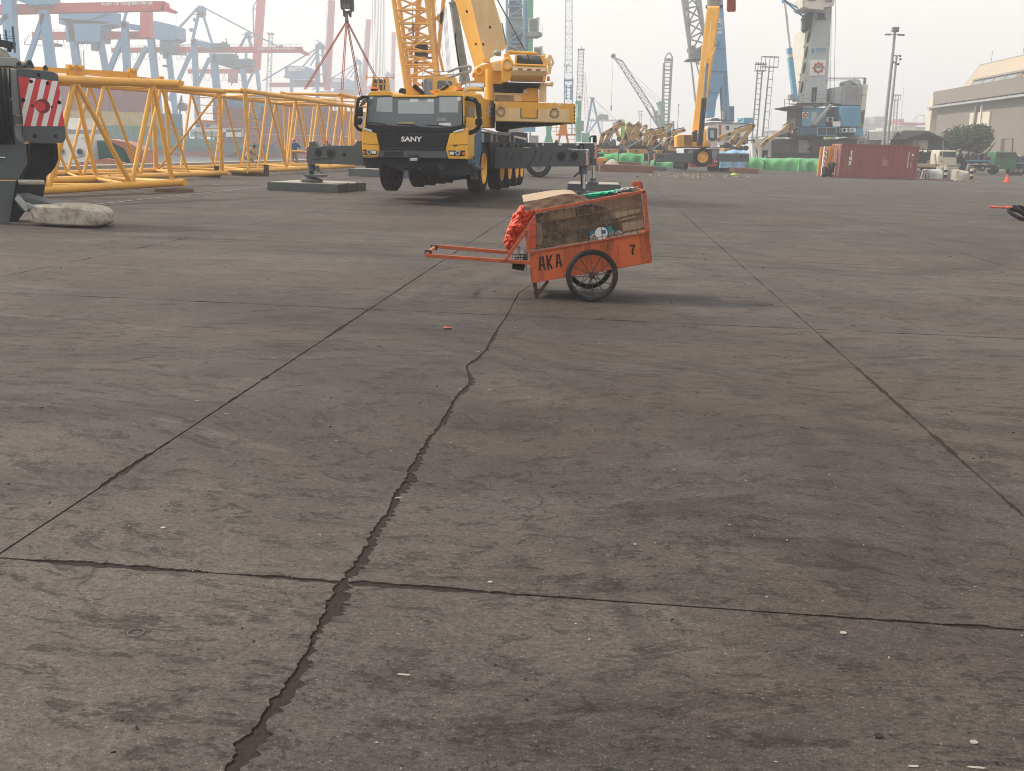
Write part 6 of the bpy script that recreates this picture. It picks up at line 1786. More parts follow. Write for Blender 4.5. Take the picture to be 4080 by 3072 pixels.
# slewing cranes, light towers further right
T = TH('quay_crane', 'green slewing quay crane with a long lattice jib leaning left', 'harbour crane', 'I', 1480, 280)
a = [W0.Y('I', x, y, d) for x, y, d in ((1400, 1215, 280), (1445, 1400, 280), (1445, 1400, 283), (1400, 1215, 283))]
b = [W0.Y('I', x, y, d) for x, y, d in ((1052, 675, 280), (1000, 690, 280), (1000, 690, 282), (1052, 675, 282))]
m = MB()
pA = [W0.Y('I', 1385, 1180, 280), W0.Y('I', 1310, 1180, 280), W0.Y('I', 1310, 1180, 284), W0.Y('I', 1385, 1180, 284)]
m.lattice(pA, b, 0, 0, 9, 0.16, 0.08, rungs=True)
tip = W0.Y('I', 960, 635, 281)
for c in b:
 m.tube(c, tip, 0.25, 6)
for c in pA:
 m.tube(c, W0.Y('I', 1452, 1405, 281), 0.28, 6)
m.o('jib', 'mast_grey', T)
draw(T, 'I', 281, [
 ('head_sheave', 'rust', [('c', 952, 616, 24, 1)]), ('hoist_rope', 'cable', [('t', 949, 640, 927, 1160, 3)]), ('hook', 'rust', [('p', [(922, 1165), (930, 1155), (937, 1170), (933, 1215), (925, 1225), (921, 1200)], .5)]),
 ('stay_rope', 'cable', [('t', 1130, 780, 1480, 1105, 2.5), ('t', 1150, 850, 1470, 1130, 2.5), ('t', 1160, 880, 1440, 1140, 2.5)]),
 ('column', 'crane_green', [('p', [(1445, 1128), (1465, 1115), (1515, 1115), (1520, 1150), (1516, 1470), (1455, 1470), (1470, 1290), (1470, 1180)], 5)]),
 ('platform', 'crane_green', [('p', [(1405, 1275), (1515, 1272), (1512, 1290), (1470, 1300), (1408, 1284)], 5, -.2)]),
 ('operator_cab', 'paint_white', [('p', [(1412, 1218), (1470, 1215), (1472, 1272), (1412, 1265)], 3, -.4)]), ('cab_window', 'glass_cab', [('r', 1418, 1225, 1436, 1262, .2, -.6)]),
 ('sign_panel', 'paint_white', [('r', 1482, 1145, 1512, 1190, .1, -.2)]), ('base', 'crane_green', [('r', 1500, 1350, 1560, 1480, 5)]),
 ('frame', 'port_blue_dark', [('b', 1560, 1330, 1615, 1338, 6), ('b', 1615, 1335, 1615, 1440, 16, 1)]),
])
for lbl, D, x, y, xb, wa, wb, n in (('tall ladder-like lattice mast behind the green quay crane', 270, 1558, 690, 1530, 78, 60, 19),):
 T = TH('light_mast', lbl, 'light mast', 'I', xb, D, group='ladder-like light masts')
 a, b = W0.Y('I', x, y, D), W0.Y('I', xb, 1480, D); b[2] = 0
 m = MB()
 ha, hb = px2m('I', wa, D) / 2, px2m('I', wb, D) / 2
 for d in (0, 2.4):
  for s_ in (-1, 1):
   m.beam(b + [s_ * hb, d, 0], a + [s_ * ha, d, 0], .3)
 for i in range(n * 1 + 8):
  t = i / (n + 7)
  c_ = b + (a - b) * t
  h_ = hb + (ha - hb) * t
  m.beam(c_ - [h_, 0, 0], c_ + [h_, 0, 0], .22 if i % 4 else .4, .3)
 m.o('mast_frame', 'mast_grey', T)
 m = MB()
 m.path([a + [-ha, 0, 0], a + [-ha, 0, 1.2], a + [-ha * .3, 0, 2.4], a + [ha * .3, 0, 2.4], a + [ha, 0, 1.2], a + [ha, 0, 0]], .18)
 for s_ in (-.5, 0, .5):
  m.ball(a + [s_ * ha * 1.2, 0, .7], .45, 6)
 m.o('lamp_head', 'mast_grey', T)
def ladder_mast(lbl, D, k, x, y, xb, wa, head='cage', col='mast_grey', n=18):
 T = TH('light_mast', lbl, 'light mast', k, xb, D, group='ladder-like light masts')
 a, b = W0.Y(k, x, y, D), W0.Y(k, xb, y + 500, D); b[2] = 0
 h = px2m(k, wa, D) / 2
 m = MB()
 for d in (0, h * 1.2):
  for s_ in (-1, 1):
   m.beam(b + [s_ * h, d, 0], a + [s_ * h, d, 0], h * .3)
 for i in range(n):
  c_ = b + (a - b) * (i + .5) / n
  m.beam(c_ - [h, 0, 0], c_ + [h, 0, 0], h * .22)
 m.o('mast_frame', col, T)
 m = MB()
 for z_ in (0, h * 2.6):
  m.box(a + [0, 0, z_], (h * 4.4, h * 4, h * .3))
 for i in range(5):
  m.box(a + [h * (-2.1 + 1.05 * i), 0, h * 1.3], (h * .25, h * .25, h * 2.6))
  m.ball(a + [h * (-2 + i), 0, h * 3.1], h * .4, 6)
 m.o('lamp_cage', col, T)
 return T
ladder_mast('ladder-like light mast with a wide lamp cage, left of the pair of twin towers', 190, 'J', 1582, 1040, 1545, 66)
def pole(lbl, D, k, x, y, xb, yb, w_, head, m_='pole_grey', nm='light_pole', ladder=False, group='tall light poles'):
 T = TH(nm, lbl, 'light pole', k, xb, D, group=group)
 a, b = W0.Y(k, x, y, D), W0.Y(k, xb, yb, D); b[2] = 0
 r = px2m(k, w_, D) / 2
 MB().tube(b, a, r, 14, r * .62).o('shaft', m_, T, smooth=True)
 m = MB()
 if head == 'arms':
  m.beam(a - [r * 4.6, 0, r], a + [r * 4.6, 0, -r], r * .4)
  for s_ in (-5, -3, 3, 5):
   m.box(a + [s_ * r * .85, 0, -r * 1.3], (r * 1.1, r * 1.5, r * .6))
  m.box(a + [0, 0, r * 1.2], (r * 3, r * 2.4, r * 2.2))
 elif head == 'cage':
  for z_ in (0, r * 9):
   for u in (-1, 1):
    m.beam(a + [-r * 8, u * r * 3, z_], a + [r * 8, u * r * 3, z_], r * .6)
  for i in range(5):
   m.beam(a + [r * (-8 + 4 * i), 0, 0], a + [r * (-8 + 4 * i), 0, r * 9], r * .5)
 elif head == 'lamps':
  for i, (dx, dz) in enumerate(((-2.5, .5), (2.0, 0), (2.6, -2), (1.5, -5), (-1.5, -4))):
   m.ball(a + [dx * r, 0, dz * r], r * .8, 6)
  m.beam(a - [r * 3, 0, 0], a + [r * 3, 0, 0], r * .5)
 m.o('lamp_head', 'mast_grey', T)
 if ladder:
  m = MB()
  l0, l1 = b + [r * 5, 0, 0], a + [r * 4, 0, 0]
  m.tube(l0, l1, r * .3, 5)
  for i in range(12):
   t = (i + .5) / 12
   m.beam(b + (a - b) * t, l0 + (l1 - l0) * t, r * .5)
  m.o('ladder', 'mast_grey', T)
 return T
pole('round steel mast with a square lamp cage and side ladder, beside the ladder mast', 175, 'J', 1715, 985, 1655, 1500, 30, 'cage', 'mast_grey', ladder=True)
pole('thin lamp pole with drooping arms, left of the farther yellow telescopic boom', 240, 'I', 1672, 1160, 1655, 1430, 9, 'arms', 'mast_grey')
ladder_mast('faint small light mast left of the green quay crane', 420, 'I', 1251, 1260, 1248, 22)
pole('very faint lamp pole just left of the green quay crane', 380, 'I', 1363, 1255, 1360, 1430, 6, 'arms', 'mast_grey')
pole('tall pale steel light pole, the left of the pair near the warehouse, rising highest', 92, 'S', 3566, 128, 3519, 585, 15, 'arms')
pole('weathered light pole with a cluster of lamps, the right of the pair near the warehouse', 97, 'S', 3573, 222, 3536, 585, 12, 'lamps', 'pole_grey')
ladder_mast('faint ladder-like mast with a lamp cage between the light poles and the warehouse', 330, 'N', 372, 600, 350, 36)
pole('faint thin aerial mast between the ladder mast and the warehouse', 340, 'N', 458, 462, 438, 880, 5, 'arms', 'raised_red', group='thin far masts')
pole('far thin mast left of the grey portal crane column', 340, 'M', 343, 240, 333, 560, 3, 'lamps', 'mast_grey', group='thin far masts')
T = TH('harbour_crane', 'broad tapering blue harbour crane mast with white lettering behind the yellow telescopic boom', 'harbour crane', 'J', 960, 170)
MD = 170
draw(T, 'J', MD, [
 ('mast', 'port_blue', [('p', [(965, -60), (1030, -60), (1050, 260), (1075, 640), (1098, 1040), (1062, 1045), (1060, 1110), (1005, 1290), (985, 1345), (940, 1475), (910, 1720), (800, 1720), (770, 1475), (840, 1180)], 6)], {'bevel': .05}),
 ('mast_seam', 'port_blue_dark', [('b', 925, 708, 1075, 712, 7, .2, -.15), ('b', 850, 1040, 1062, 1045, 8, .2, -.15), ('b', 800, 1352, 1000, 1358, 8, .2, -.15), ('b', 990, 150, 1042, 152, 5, .2, -.15)]),
 ('strut', 'port_blue', [('p', [(1062, 1040), (1098, 1040), (1125, 1475), (1150, 1830), (1095, 1830), (1080, 1475)], 2, .5)]), ('strut', 'port_blue', [('p', [(1040, 1120), (1050, 1140), (1078, 1475), (1095, 1830), (1050, 1830), (1020, 1400), (1015, 1230)], 2, .3)]),
 ('cab', 'port_blue_dark', [('p', [(940, 620), (965, 600), (985, 620), (1010, 625), (1005, 645), (975, 655), (940, 650)], 1, -1.2)]),
 ('logo_panel', 'paint_white', [('b', 900, 268, 1034, 268, 3, .1, -.2), ('b', 1034, 268, 1028, 380, 3, .1, -.2), ('b', 900, 380, 1028, 380, 3, .1, -.2), ('p', [(940, 292), (985, 280), (1000, 290), (1018, 284), (1016, 302), (995, 308), (980, 298), (940, 310)], .1, -.2), ('p', [(940, 322), (985, 312), (1000, 322), (1016, 315), (1014, 335), (995, 342), (980, 330), (940, 342)], .1, -.2)]),
 ('counter_box', 'port_blue_dark', [('r', 1140, 1560, 1200, 1790, 5, 1)]),
])
text('MHC', 'lettering', 'paint_white', T, W0.Y('J', 870, 446, MD - .2), W0.Y('J', 1040, 446, MD - .2), W0.Y('J', 872, 402, MD - .2), thick=.02)
text('3200', 'lettering', 'paint_white', T, W0.Y('J', 885, 499, MD - .2), W0.Y('J', 1024, 499, MD - .2), W0.Y('J', 887, 456, MD - .2), thick=.02)
T = TH('lattice_crane', 'pale grey lattice crane jib leaning left behind the yellow telescopic boom', 'harbour crane', 'J', 640, 160)
m = MB()
a = [W0.Y('J', 555, 790, 160), W0.Y('J', 780, 640, 160), W0.Y('J', 780, 640, 164), W0.Y('J', 555, 790, 164)]
b = [W0.Y('J', 430, -100, 160), W0.Y('J', 680, -100, 160), W0.Y('J', 625, -100, 164), W0.Y('J', 500, -100, 164)]
m.lattice(a, b, 0, 0, 4, 0.25, 0.13, rungs=True)
m.o('jib', 'pole_grey', T)
draw(T, 'J', 160, [
 ('winch_drum', 'mast_grey', [('c', 592, 712, 42, 3)]), ('machinery', 'mast_grey', [('p', [(570, 760), (640, 740), (650, 700), (720, 690), (720, 890), (640, 890), (600, 860), (575, 800)], 3, .5)]),
 ('platform', 'port_blue_dark', [('b', 510, 878, 710, 880, 22, 3)]), ('brace', 'pole_grey', [('b', 565, 810, 700, 710, 12), ('b', 565, 815, 700, 780, 12), ('b', 560, 815, 700, 845, 12), ('b', 570, 830, 690, 945, 26)]),
 ('rear_leg', 'pole_grey', [('b', 562, 850, 640, 1560, 22)]), ('rear_leg', 'pole_grey', [('b', 640, 910, 690, 1110, 16)]), ('rail', 'mast_grey', [('b', 515, 905, 540, 800, 5), ('b', 540, 800, 545, 860, 5)]),
])
T = TH('lifting_sling', 'bundle of folded brown slings hanging in the air right of the telescopic boom', 'sling', 'J', 1155, 60, z=W0.Y('J', 1155, 165, 60)[2])
m = MB()
for x0, x1, xm in ((1108, 1135, 1100), (1128, 1150, 1140), (1162, 1185, 1170), (1190, 1208, 1200)):
 p = [W0.Y('J', x, y, 60) for x, y in ((x0, -80), (x0 - 6, 140), (x0 - 2, 160), (x0 + 14, 164), (x0 + 20, 150), (x1, -80))]
 m.path(p, 0.055, 8)
m.o('webbing', 'sling_red', T, smooth=True)
# second truck crane (seen from behind)
D2 = 86.0
T2C = TH('truck_crane', 'yellow truck crane seen from behind with its spare wheel, in the middle distance', 'crane', 'K', 1420, D2)
m = MB()
bt = [W0.Y('K', x, y, d) for x, y, d in ((1285, 395, 88), (1420, 395, 87.2), (1425, 395, 89), (1300, 395, 90))]
tp_ = [W0.Y('J', x, y, d) for x, y, d in ((800, 90, 85), (992, 90, 84.2), (1000, 90, 86), (815, 90, 87))]
m.add(bt + tp_, [(0, 1, 5, 4), (1, 2, 6, 5), (2, 3, 7, 6), (3, 0, 4, 7), (4, 5, 6, 7), (3, 2, 1, 0)])
m.o('boom', 'yellow', T2C, bevel=0.1)
tz = [W0.Y('J', 905, 95, 85.6), W0.Y('J', 905, -200, 85.0)]
MB().tube(tz[0], tz[1], px2m('J', 96, 85), 20).o('boom_inner', 'light_grey', T2C, smooth=True)
m = MB(); m.torus(tz[0], tz[1] - tz[0], px2m('J', 96, 85), 0.14, 28, 8); m.o('boom_collar', 'dark_steel', T2C, smooth=True)
a, b = W0.Y('K', 1385, 575, 85.2), W0.Y('K', 1440, -30, 84.6)
MB().tube(a, b, px2m('K', 32, 85), 20).o('lift_cylinder', 'dark_steel', T2C, smooth=True)
MB().tube(b, W0.Y('J', 800, 930, 84.2), px2m('K', 22, 85), 16).o('cylinder_rod', 'light_grey', T2C, smooth=True)
draw(T2C, 'J', 84.3, [('cylinder_lug', 'yellow', [('r', 778, 905, 826, 962, .5)]), ('boom_rib', 'yellow_dirty', [('b', 865, 320, 820, 765, 7, .1, -.2)]), ('boom_plate', 'yellow', [('p', [(740, 700), (770, 790), (800, 900), (840, 880), (910, 780), (930, 700), (930, 690), (845, 860), (800, 870), (745, 690)], .25, -.1)])])
draw(T2C, 'K', D2, [
 ('turntable', 'yellow', [('p', [(1275, 600), (1275, 500), (1295, 440), (1380, 400), (1400, 600)], 1.6, .6), ('p', [(1405, 600), (1410, 545), (1440, 520), (1440, 350), (1460, 380), (1480, 520), (1515, 545), (1518, 590)], 1.0, .2), ('r', 1560, 512, 1608, 582, .8, .1), ('r', 1290, 525, 1345, 590, .6, 0)], {'bevel': .05}),
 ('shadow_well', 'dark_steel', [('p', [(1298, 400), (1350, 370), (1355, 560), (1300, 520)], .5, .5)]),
 ('engine_hood', 'yellow', [('p', [(1095, 445), (1125, 430), (1290, 432), (1298, 592), (1095, 592)], 1.6)], {'bevel': .05}),
 ('tank', 'yellow', [('p', [(1092, 450), (1110, 440), (1135, 445), (1135, 592), (1092, 592)], .5, -.2)], {'bevel': .05}),
 ('grille', 'dark_steel', [('r', 1188, 440 + i * 12, 1292, 445 + i * 12, .06, -.04) for i in range(12)]),
 ('operator_cab', 'kmu_cream', [('p', [(1478, 335), (1500, 318), (1598, 320), (1612, 350), (1612, 580), (1520, 580), (1480, 500)], 2.0, -.2)], {'bevel': .06}),
 ('cab_window', 'glass_dark', [('p', [(1490, 350), (1604, 352), (1602, 500), (1530, 512), (1492, 480)], .05, -.26)]),
 ('cab_window', 'blind', [('r', 1512, 378, 1565, 470, .02, -.28)]), ('cab_base', 'yellow', [('p', [(1440, 515), (1515, 520), (1520, 580), (1440, 580)], .8, -.1)]),
 ('upper_deck', 'dark_steel', [('r', 1110, 590, 1640, 602, 2.4, -.1)]),
 ('chassis_rear', 'steel_grey', [('p', [(1200, 610), (1635, 605), (1625, 740), (1600, 830), (1270, 830), (1280, 790), (1205, 745)], .8, 0)], {'bevel': .03}),
 ('rear_panel', 'light_grey', [('p', [(1245, 625), (1298, 615), (1300, 730), (1275, 740), (1240, 720)], .04, -.05)]), ('rear_panel', 'light_grey', [('p', [(1540, 622), (1612, 620), (1610, 740), (1560, 750), (1540, 720)], .04, -.05)]),
 ('reflector', 'brick_red', [('b', 1250, 628, 1300, 618, 5, .02, -.08), ('b', 1540, 630, 1612, 630, 5, .02, -.08)]),
 ('tail_lamp', 'paint_red', [('r', 1208, 752, 1285, 795, .25, -.15)]), ('tail_lamp', 'paint_red', [('r', 1540, 752, 1618, 790, .25, -.15)]),
 ('lamp', 'paint_white', [('c', 1238, 768, 8, .02, -.18), ('c', 1258, 768, 8, .02, -.18), ('c', 1570, 768, 8, .02, -.18), ('c', 1595, 768, 8, .02, -.18)]),
 ('bumper', 'brick_red', [('p', [(1275, 800), (1605, 800), (1605, 830), (1270, 842)], .5, -.1)]),
 ('outrigger_beam', 'steel_grey', [('r', 820, 665, 1300, 775, .6, -.35)], {'bevel': .02}), ('outrigger_beam', 'steel_grey', [('r', 1615, 668, 2008, 772, .6, -.35)], {'bevel': .02}),
 ('outrigger_beam', 'steel_grey', [('r', 745, 640, 830, 755, .6, 9)]),
 ('beam_hole', 'black', [('c', 868, 708, 15, .02, -.38), ('c', 918, 708, 15, .02, -.38), ('c', 980, 712, 5, .02, -.38), ('c', 1078, 715, 5, .02, -.38)]),
 ('beam_hole', 'black', [('c', 1905, 710, 14, .02, -.38), ('c', 1962, 710, 14, .02, -.38)]),
 ('warning_board', 'paint_white', [('r', 805, 670, 822, 755, .05, -.4), ('r', 735, 690, 748, 755, .05, 8.8)]),
 ('warning_stripe', 'paint_red', [('p', [(805, 690), (822, 678), (822, 692), (805, 704)], .02, -.43), ('p', [(805, 720), (822, 708), (822, 722), (805, 734)], .02, -.43), ('p', [(735, 705), (748, 696), (748, 712), (735, 721)], .02, 8.75), ('p', [(735, 735), (748, 726), (748, 740), (735, 749)], .02, 8.75)]),
 ('jack', 'steel_grey', [('t', 822, 770, 822, 838, 26, -.1), ('p', [(780, 838), (870, 838), (885, 850), (770, 850)], .6, -.4)]), ('jack', 'light_grey', [('t', 1798, 770, 1798, 855, 20, 5), ('p', [(1760, 852), (1850, 852), (1860, 864), (1750, 864)], .6, 4.8)]),
 ('jack', 'chrome', [('t', 1988, 770, 1988, 868, 20, -.1), ('p', [(1950, 866), (2018, 866), (2030, 878), (1940, 878)], .6, -.4)]), ('jack', 'steel_grey', [('t', 752, 755, 752, 815, 22, 9)]),
])
W2 = Fr(0, 0, -90)
c0 = W0.Y('K', 1420, 715, D2 - .4)
sw = Fr(c0[0], c0[1], -90)
truck_wheel(T2C, sw, 0, 0, c0[2], r=px2m('K', 108, D2), wdt=0.4, out=1)
for i in range(4):
 for x_ in (1205, 1560):
  c1 = W0.Y('K', x_ - (i * 38 if x_ < 1300 else 0), 700, D2 + 1.5 + 1.9 * i)
  truck_wheel(T2C, Fr(), c1[0], c1[1], 0.78, r=0.68, wdt=0.9 if x_ > 1300 else .45, out=-1, rim='dark_steel')
def wmat(lbl, k, x0, x1, y, D, h, dep, m_, nm='spreader_mat', cat='spreader mat', group='mats under the second truck crane'):
 a, b = W0.Y(k, x0, y, D), W0.Y(k, x1, y, D)
 m = MB()
 m.box(((a[0] + b[0]) / 2, D + dep / 2, h / 2 + .003), (b[0] - a[0], dep, h))
 return tag(m.o(nm, m_, loc=((a[0] + b[0]) / 2, D + dep / 2, 0), bevel=.02), lbl, cat, group)
wmat('flat steel mat under the left jack of the rear-facing truck crane', 'K', 790, 968, 870, 84, .3, 2.6, 'steel_grey')
wmat('dark mat under the inner right jack of the rear-facing truck crane', 'K', 1655, 1915, 870, 89, .3, 2.2, 'dark_steel')
wmat('brown rusty mat under the outer right jack of the rear-facing truck crane', 'K', 1812, 2125, 900, 84.0, .42, 2.4, 'wood_red')
# excavators parked in rows
def excavator(label, D, bx0, by0, bx1, by1, boom, stick=None, cab=None, col='excavator_yellow', w=56, house=True):
 T = TH('excavator', label, 'excavator', 'K', (bx0 + bx1) / 2, D, group='parked excavators')
 sp = []
 if house:
  sp += [('house', col, [('p', [(bx0, by0 + 8), (bx0 + 8, by0), (bx1 - 40, by0), (bx1, by0 + 28), (bx1, by1), (bx0, by1)], 2.6)], {'bevel': .08}),
 ('under_frame', 'dark_steel', [('r', bx0 + 20, by1, bx1 + 15, by1 + 20, 2.2, .2)]),
 ('track', 'dark_steel', [('r', bx0 + 10, by1 + 18, bx1 + 10, by1 + 60, .5, .1)], {'bevel': .12}), ('track', 'dark_steel', [('r', bx0 + 10, by1 + 18, bx1 + 10, by1 + 60, .5, 2.2)], {'bevel': .12}),
 ('engine_bay', 'dark_steel', [('r', bx0 - 10, by0 - 42, bx1 - 30, by0 + 4, 2.0, .7), ('r', bx0 + 25, by0 - 70, bx0 + 60, by0 - 30, 1.2, 1.0)]),
 ('hood_vent', 'dark_steel', [('p', [(bx0 + 60, by0 + 22), (bx0 + 85, by0 + 14), (bx0 + 95, by0 + 24), (bx0 + 80, by0 + 40)], .03, -.03)])]
 bp_ = [('b', *boom[i], *boom[i + 1], w * (1 - .14 * i), .55, 1.0) for i in range(len(boom) - 1)]
 bp_ += [('c', *p, w * .5 * (1 - .1 * i), .55, 1.0) for i, p in enumerate(boom)]
 sp.append(('boom', col, bp_))
 mx_ = [((boom[i][0] + boom[i + 1][0]) / 2, (boom[i][1] + boom[i + 1][1]) / 2) for i in range(len(boom) - 1)]
 sp.append(('boom_cylinder', 'chrome', [('b', boom[0][0] + w * 1.0, boom[0][1] + 4, mx_[-1][0] - 20, mx_[-1][1] + w * .2, 9, .14, .8)]))
 sp.append(('stick_cylinder', 'dark_steel', [('b', mx_[-1][0] - 40, mx_[-1][1] - w * .55, boom[-1][0], boom[-1][1] - w * .55, 11, .16, 1.15)]))
 if stick:
  sp.append(('stick', stick[0], [('b', *stick[1], *stick[2], w * .72, .45, 1.05), ('c', *stick[1], w * .4, .45, 1.05)]))
  sp.append(('bucket', 'dark_steel', [('p', [(stick[2][0] - 22, stick[2][1] - 10), (stick[2][0] + 18, stick[2][1] - 14), (stick[2][0] + 28, stick[2][1] + 22), (stick[2][0] + 2, stick[2][1] + 48), (stick[2][0] - 26, stick[2][1] + 34)], .9, .8)]))
 if cab:
  sp.append(('cab', 'dark_steel', [('p', [(cab[0], cab[1]), (cab[0] + 18, cab[1] - 10), (cab[2] - 5, cab[1] - 10), (cab[2], cab[3]), (cab[0] - 6, cab[3])], 1.2, -.1)], {'bevel': .06}))
  sp.append(('cab_window', 'glass_cab', [('r', cab[0] + 6, cab[1] + 2, cab[2] - 8, cab[1] + (cab[3] - cab[1]) * .55, .03, -.14)]))
 draw(T, 'K', D, sp)
excavator('front excavator on the left, its long arm reaching up right over the green tarpaulin', 103, 165, 610, 395, 672, [(372, 620), (450, 470), (640, 438), (935, 370)], cab=(372, 560, 425, 665))
excavator('front excavator second from the left, arm reaching right towards the truck crane', 104, 502, 612, 745, 676, [(722, 625), (815, 468), (1000, 425), (1190, 375)], cab=(735, 575, 790, 670))
excavator('third front excavator, half hidden by the outrigger of the rear-facing truck crane', 106, 845, 625, 980, 665, [(915, 640), (990, 490), (1110, 465)], cab=(935, 590, 985, 660))
excavator('rear excavator at the far left with its arm folded high', 118, 95, 600, 200, 640, [(130, 590), (165, 430), (270, 370), (385, 285)], ('excavator_yellow', (330, 360), (372, 470)), cab=(215, 500, 262, 600), w=52)
excavator('rear excavator with a narrow folded arm, beside the lime green stick', 120, 262, 560, 360, 640, [(190, 560), (250, 430), (400, 290)], ('lime', (425, 290), (408, 490)), cab=(285, 505, 330, 600), w=60)
excavator('rear excavator with an upright brown arm, behind the leftmost boom elbow', 122, 420, 570, 520, 640, [(455, 560), (455, 430), (500, 300)], ('excavator_yellow', (515, 310), (500, 440)), cab=(462, 520, 500, 610), w=56)
excavator('rear excavator with a thick folded arm in the middle of the row', 121, 540, 570, 640, 640, [(575, 560), (545, 440), (615, 300)], ('excavator_yellow', (628, 310), (600, 430)), cab=(560, 520, 600, 610), w=60)
excavator('rear excavator with a bright lime green stick in the middle of the row', 124, 620, 570, 720, 640, [(610, 560), (640, 410), (715, 320)], ('lime', (718, 325), (702, 490)), w=30)
excavator('rear excavator with dark hoses, right of the lime green stick', 123, 800, 570, 900, 640, [(800, 560), (820, 430), (905, 395)], ('excavator_yellow', (740, 400), (775, 480)), cab=(800, 500, 845, 600), w=50)
excavator('rear excavator with a green stick standing left of the rear-facing truck crane', 126, 960, 560, 1060, 640, [(860, 560), (960, 370), (1035, 300)], ('crane_green', (1030, 300), (1010, 400)), cab=(980, 520, 1020, 600), w=26)
excavator('excavator right of the rear-facing truck crane, arm reaching up to the right', 108, 1560, 600, 1660, 660, [(1600, 500), (1760, 430), (2065, 320)], ('excavator_yellow', (2050, 345), (1845, 600)), w=56, house=False)
excavator('excavator behind it with a shorter bent arm and dark hoses', 112, 1690, 600, 1800, 660, [(1765, 600), (1790, 510), (1870, 425)], ('excavator_yellow', (1880, 430), (1760, 560)), w=44, cab=(1840, 500, 1960, 545))
excavator('excavator whose arm rises up right beside the blue stairs of the grey harbour crane', 118, 2050, 590, 2150, 650, [(2180, 560), (2230, 510), (2420, 390), (2530, 290)], ('wood_red', (2545, 300), (2515, 420)), w=46, house=False)
excavator('rear excavator with a dusty arm half hidden between the two lime green sticks', 125, 480, 570, 560, 640, [(500, 560), (505, 440), (560, 330)], ('excavator_yellow', (575, 335), (560, 460)), w=50)
excavator('rear excavator with its arm low behind the front left excavator boom', 119, 700, 570, 780, 640, [(690, 560), (715, 440), (790, 380)], ('excavator_yellow', (800, 385), (815, 520)), w=50)
excavator('rear excavator with its bucket tucked in, just left of the rear-facing truck crane hood', 119, 1000, 570, 1080, 640, [(960, 570), (990, 450), (1080, 400)], ('excavator_yellow', (1085, 410), (1060, 540)), w=48)
T = TH('machinery', 'row of grey and lime machines glimpsed under the blue body of the harbour crane', 'machinery', 'M', 1030, 150)
draw(T, 'M', 150, [('bodies', 'light_grey', [('p', [(530 + i * 90, 560), (560 + i * 90, 535), (600 + i * 90, 545), (610 + i * 90, 600), (530 + i * 90, 600)], 2) for i in range(7)]), ('bodies', 'lime', [('r', 935, 540, 990, 600, 2, -.5), ('r', 1140, 540, 1155, 600, 2, -.5)]),
  ('wheels', 'rubber', [('c', 400 + i * 60, 750, 18, .5) for i in range(9)]), ('bodies', 'kmu_dark', [('r', 380, 720, 860, 745, 2)]), ('pale_bodies', 'box_yellow', [('p', [(690, 735), (820, 730), (830, 765), (700, 768)], 2, -.5), ('p', [(400, 725), (480, 728), (470, 745), (400, 742)], 2, -.5)])])
# tarpaulin-covered rolls
def tarp(label, D, k, x0, x1, ytop, ybot, m_, n=40, seed=1, dep=3.0, name='tarpaulin', group='goods wrapped in green tarpaulin', lump=.09):
 r = random.Random(seed)
 a, b = W0.Y(k, x0, ybot, D), W0.Y(k, x1, ybot, D)
 h = W0.Y(k, (x0 + x1) / 2, ytop, D)[2] - 0.0
 ph = [r.uniform(0, 6.28) for _ in range(8)]
 vs, fs = [], []
 L_ = b[0] - a[0]
 K = 14
 for i in range(n + 1):
  t = i / n
  x = a[0] + L_ * t
  e = min(1, math.sin(math.pi * min(max(t, .004), .996)) * 7) ** .4
  for j in range(K + 1):
   s = j / K
   ang = math.pi * s
   rr = 1 + lump * math.sin(x * 2.2 + ph[0] + 5 * s) + lump * .6 * math.sin(x * 5.1 + ph[1] - 8 * s) + lump * .35 * math.sin(x * 9 + ph[2] + 14 * s)
   yy = D + dep / 2 - math.copysign(abs(math.cos(ang)) ** .55, math.cos(ang)) * dep / 2 * rr * e
   zz = h * (math.sin(ang) ** .5 if 0 < s < 1 else 0) * (1 + .05 * math.sin(x * 1.3 + ph[3]) + .04 * math.sin(x * 4 + ph[4])) * e
   vs.append((x, yy, max(zz, 0)))
 for i in range(n):
  for j in range(K):
   p = i * (K + 1) + j
   fs.append((p, p + 1, p + K + 2, p + K + 1))
 fs += [tuple(range(K + 1)), tuple(n * (K + 1) + j for j in range(K + 1))]
 m = MB().add(vs, fs)
 o = m.o(name, m_, loc=((a[0] + b[0]) / 2, D + dep / 2, 0), smooth=True)
 return tag(o, label, 'tarpaulin', group)
tarp('dark green tarpaulin bundle left of the middle, in front of the first excavators', 92, 'K', 188, 366, 668, 826, 'tarp_green', 30, 1)
tarp('dark green tarpaulin bundle with slanting folds, right half of the pair before the excavators', 91.5, 'K', 362, 694, 674, 828, 'tarp_green', 44, 2, lump=.12)
tarp('low green tarpaulin scrap behind the left outrigger of the rear-facing truck crane', 98, 'K', 770, 1070, 762, 792, 'tarp_bright', 34, 3, 2.0)
tarp('bright green tarpaulin roll under the right outrigger of the rear-facing truck crane', 97, 'K', 1600, 2040, 765, 850, 'tarp_bright', 44, 4, 2.6)
tarp('thick bright green tarpaulin roll just right of the outrigger jack', 104, 'M', 90, 262, 770, 905, 'tarp_bright', 30, 5)
tarp('bright green tarpaulin roll in the middle of the long green row', 104.5, 'M', 255, 640, 778, 906, 'tarp_bright', 50, 6, lump=.07)
tarp('bright green tarpaulin roll with a draped fold beside the orange-yellow plate', 104, 'M', 630, 890, 786, 908, 'tarp_bright', 40, 7, lump=.12)
tarp('light blue tarpaulin lying on goods behind the right outrigger of the rear-facing truck crane', 96, 'K', 1628, 1985, 628, 775, 'tarp_blue', 36, 8, group='tarpaulins of other colours')
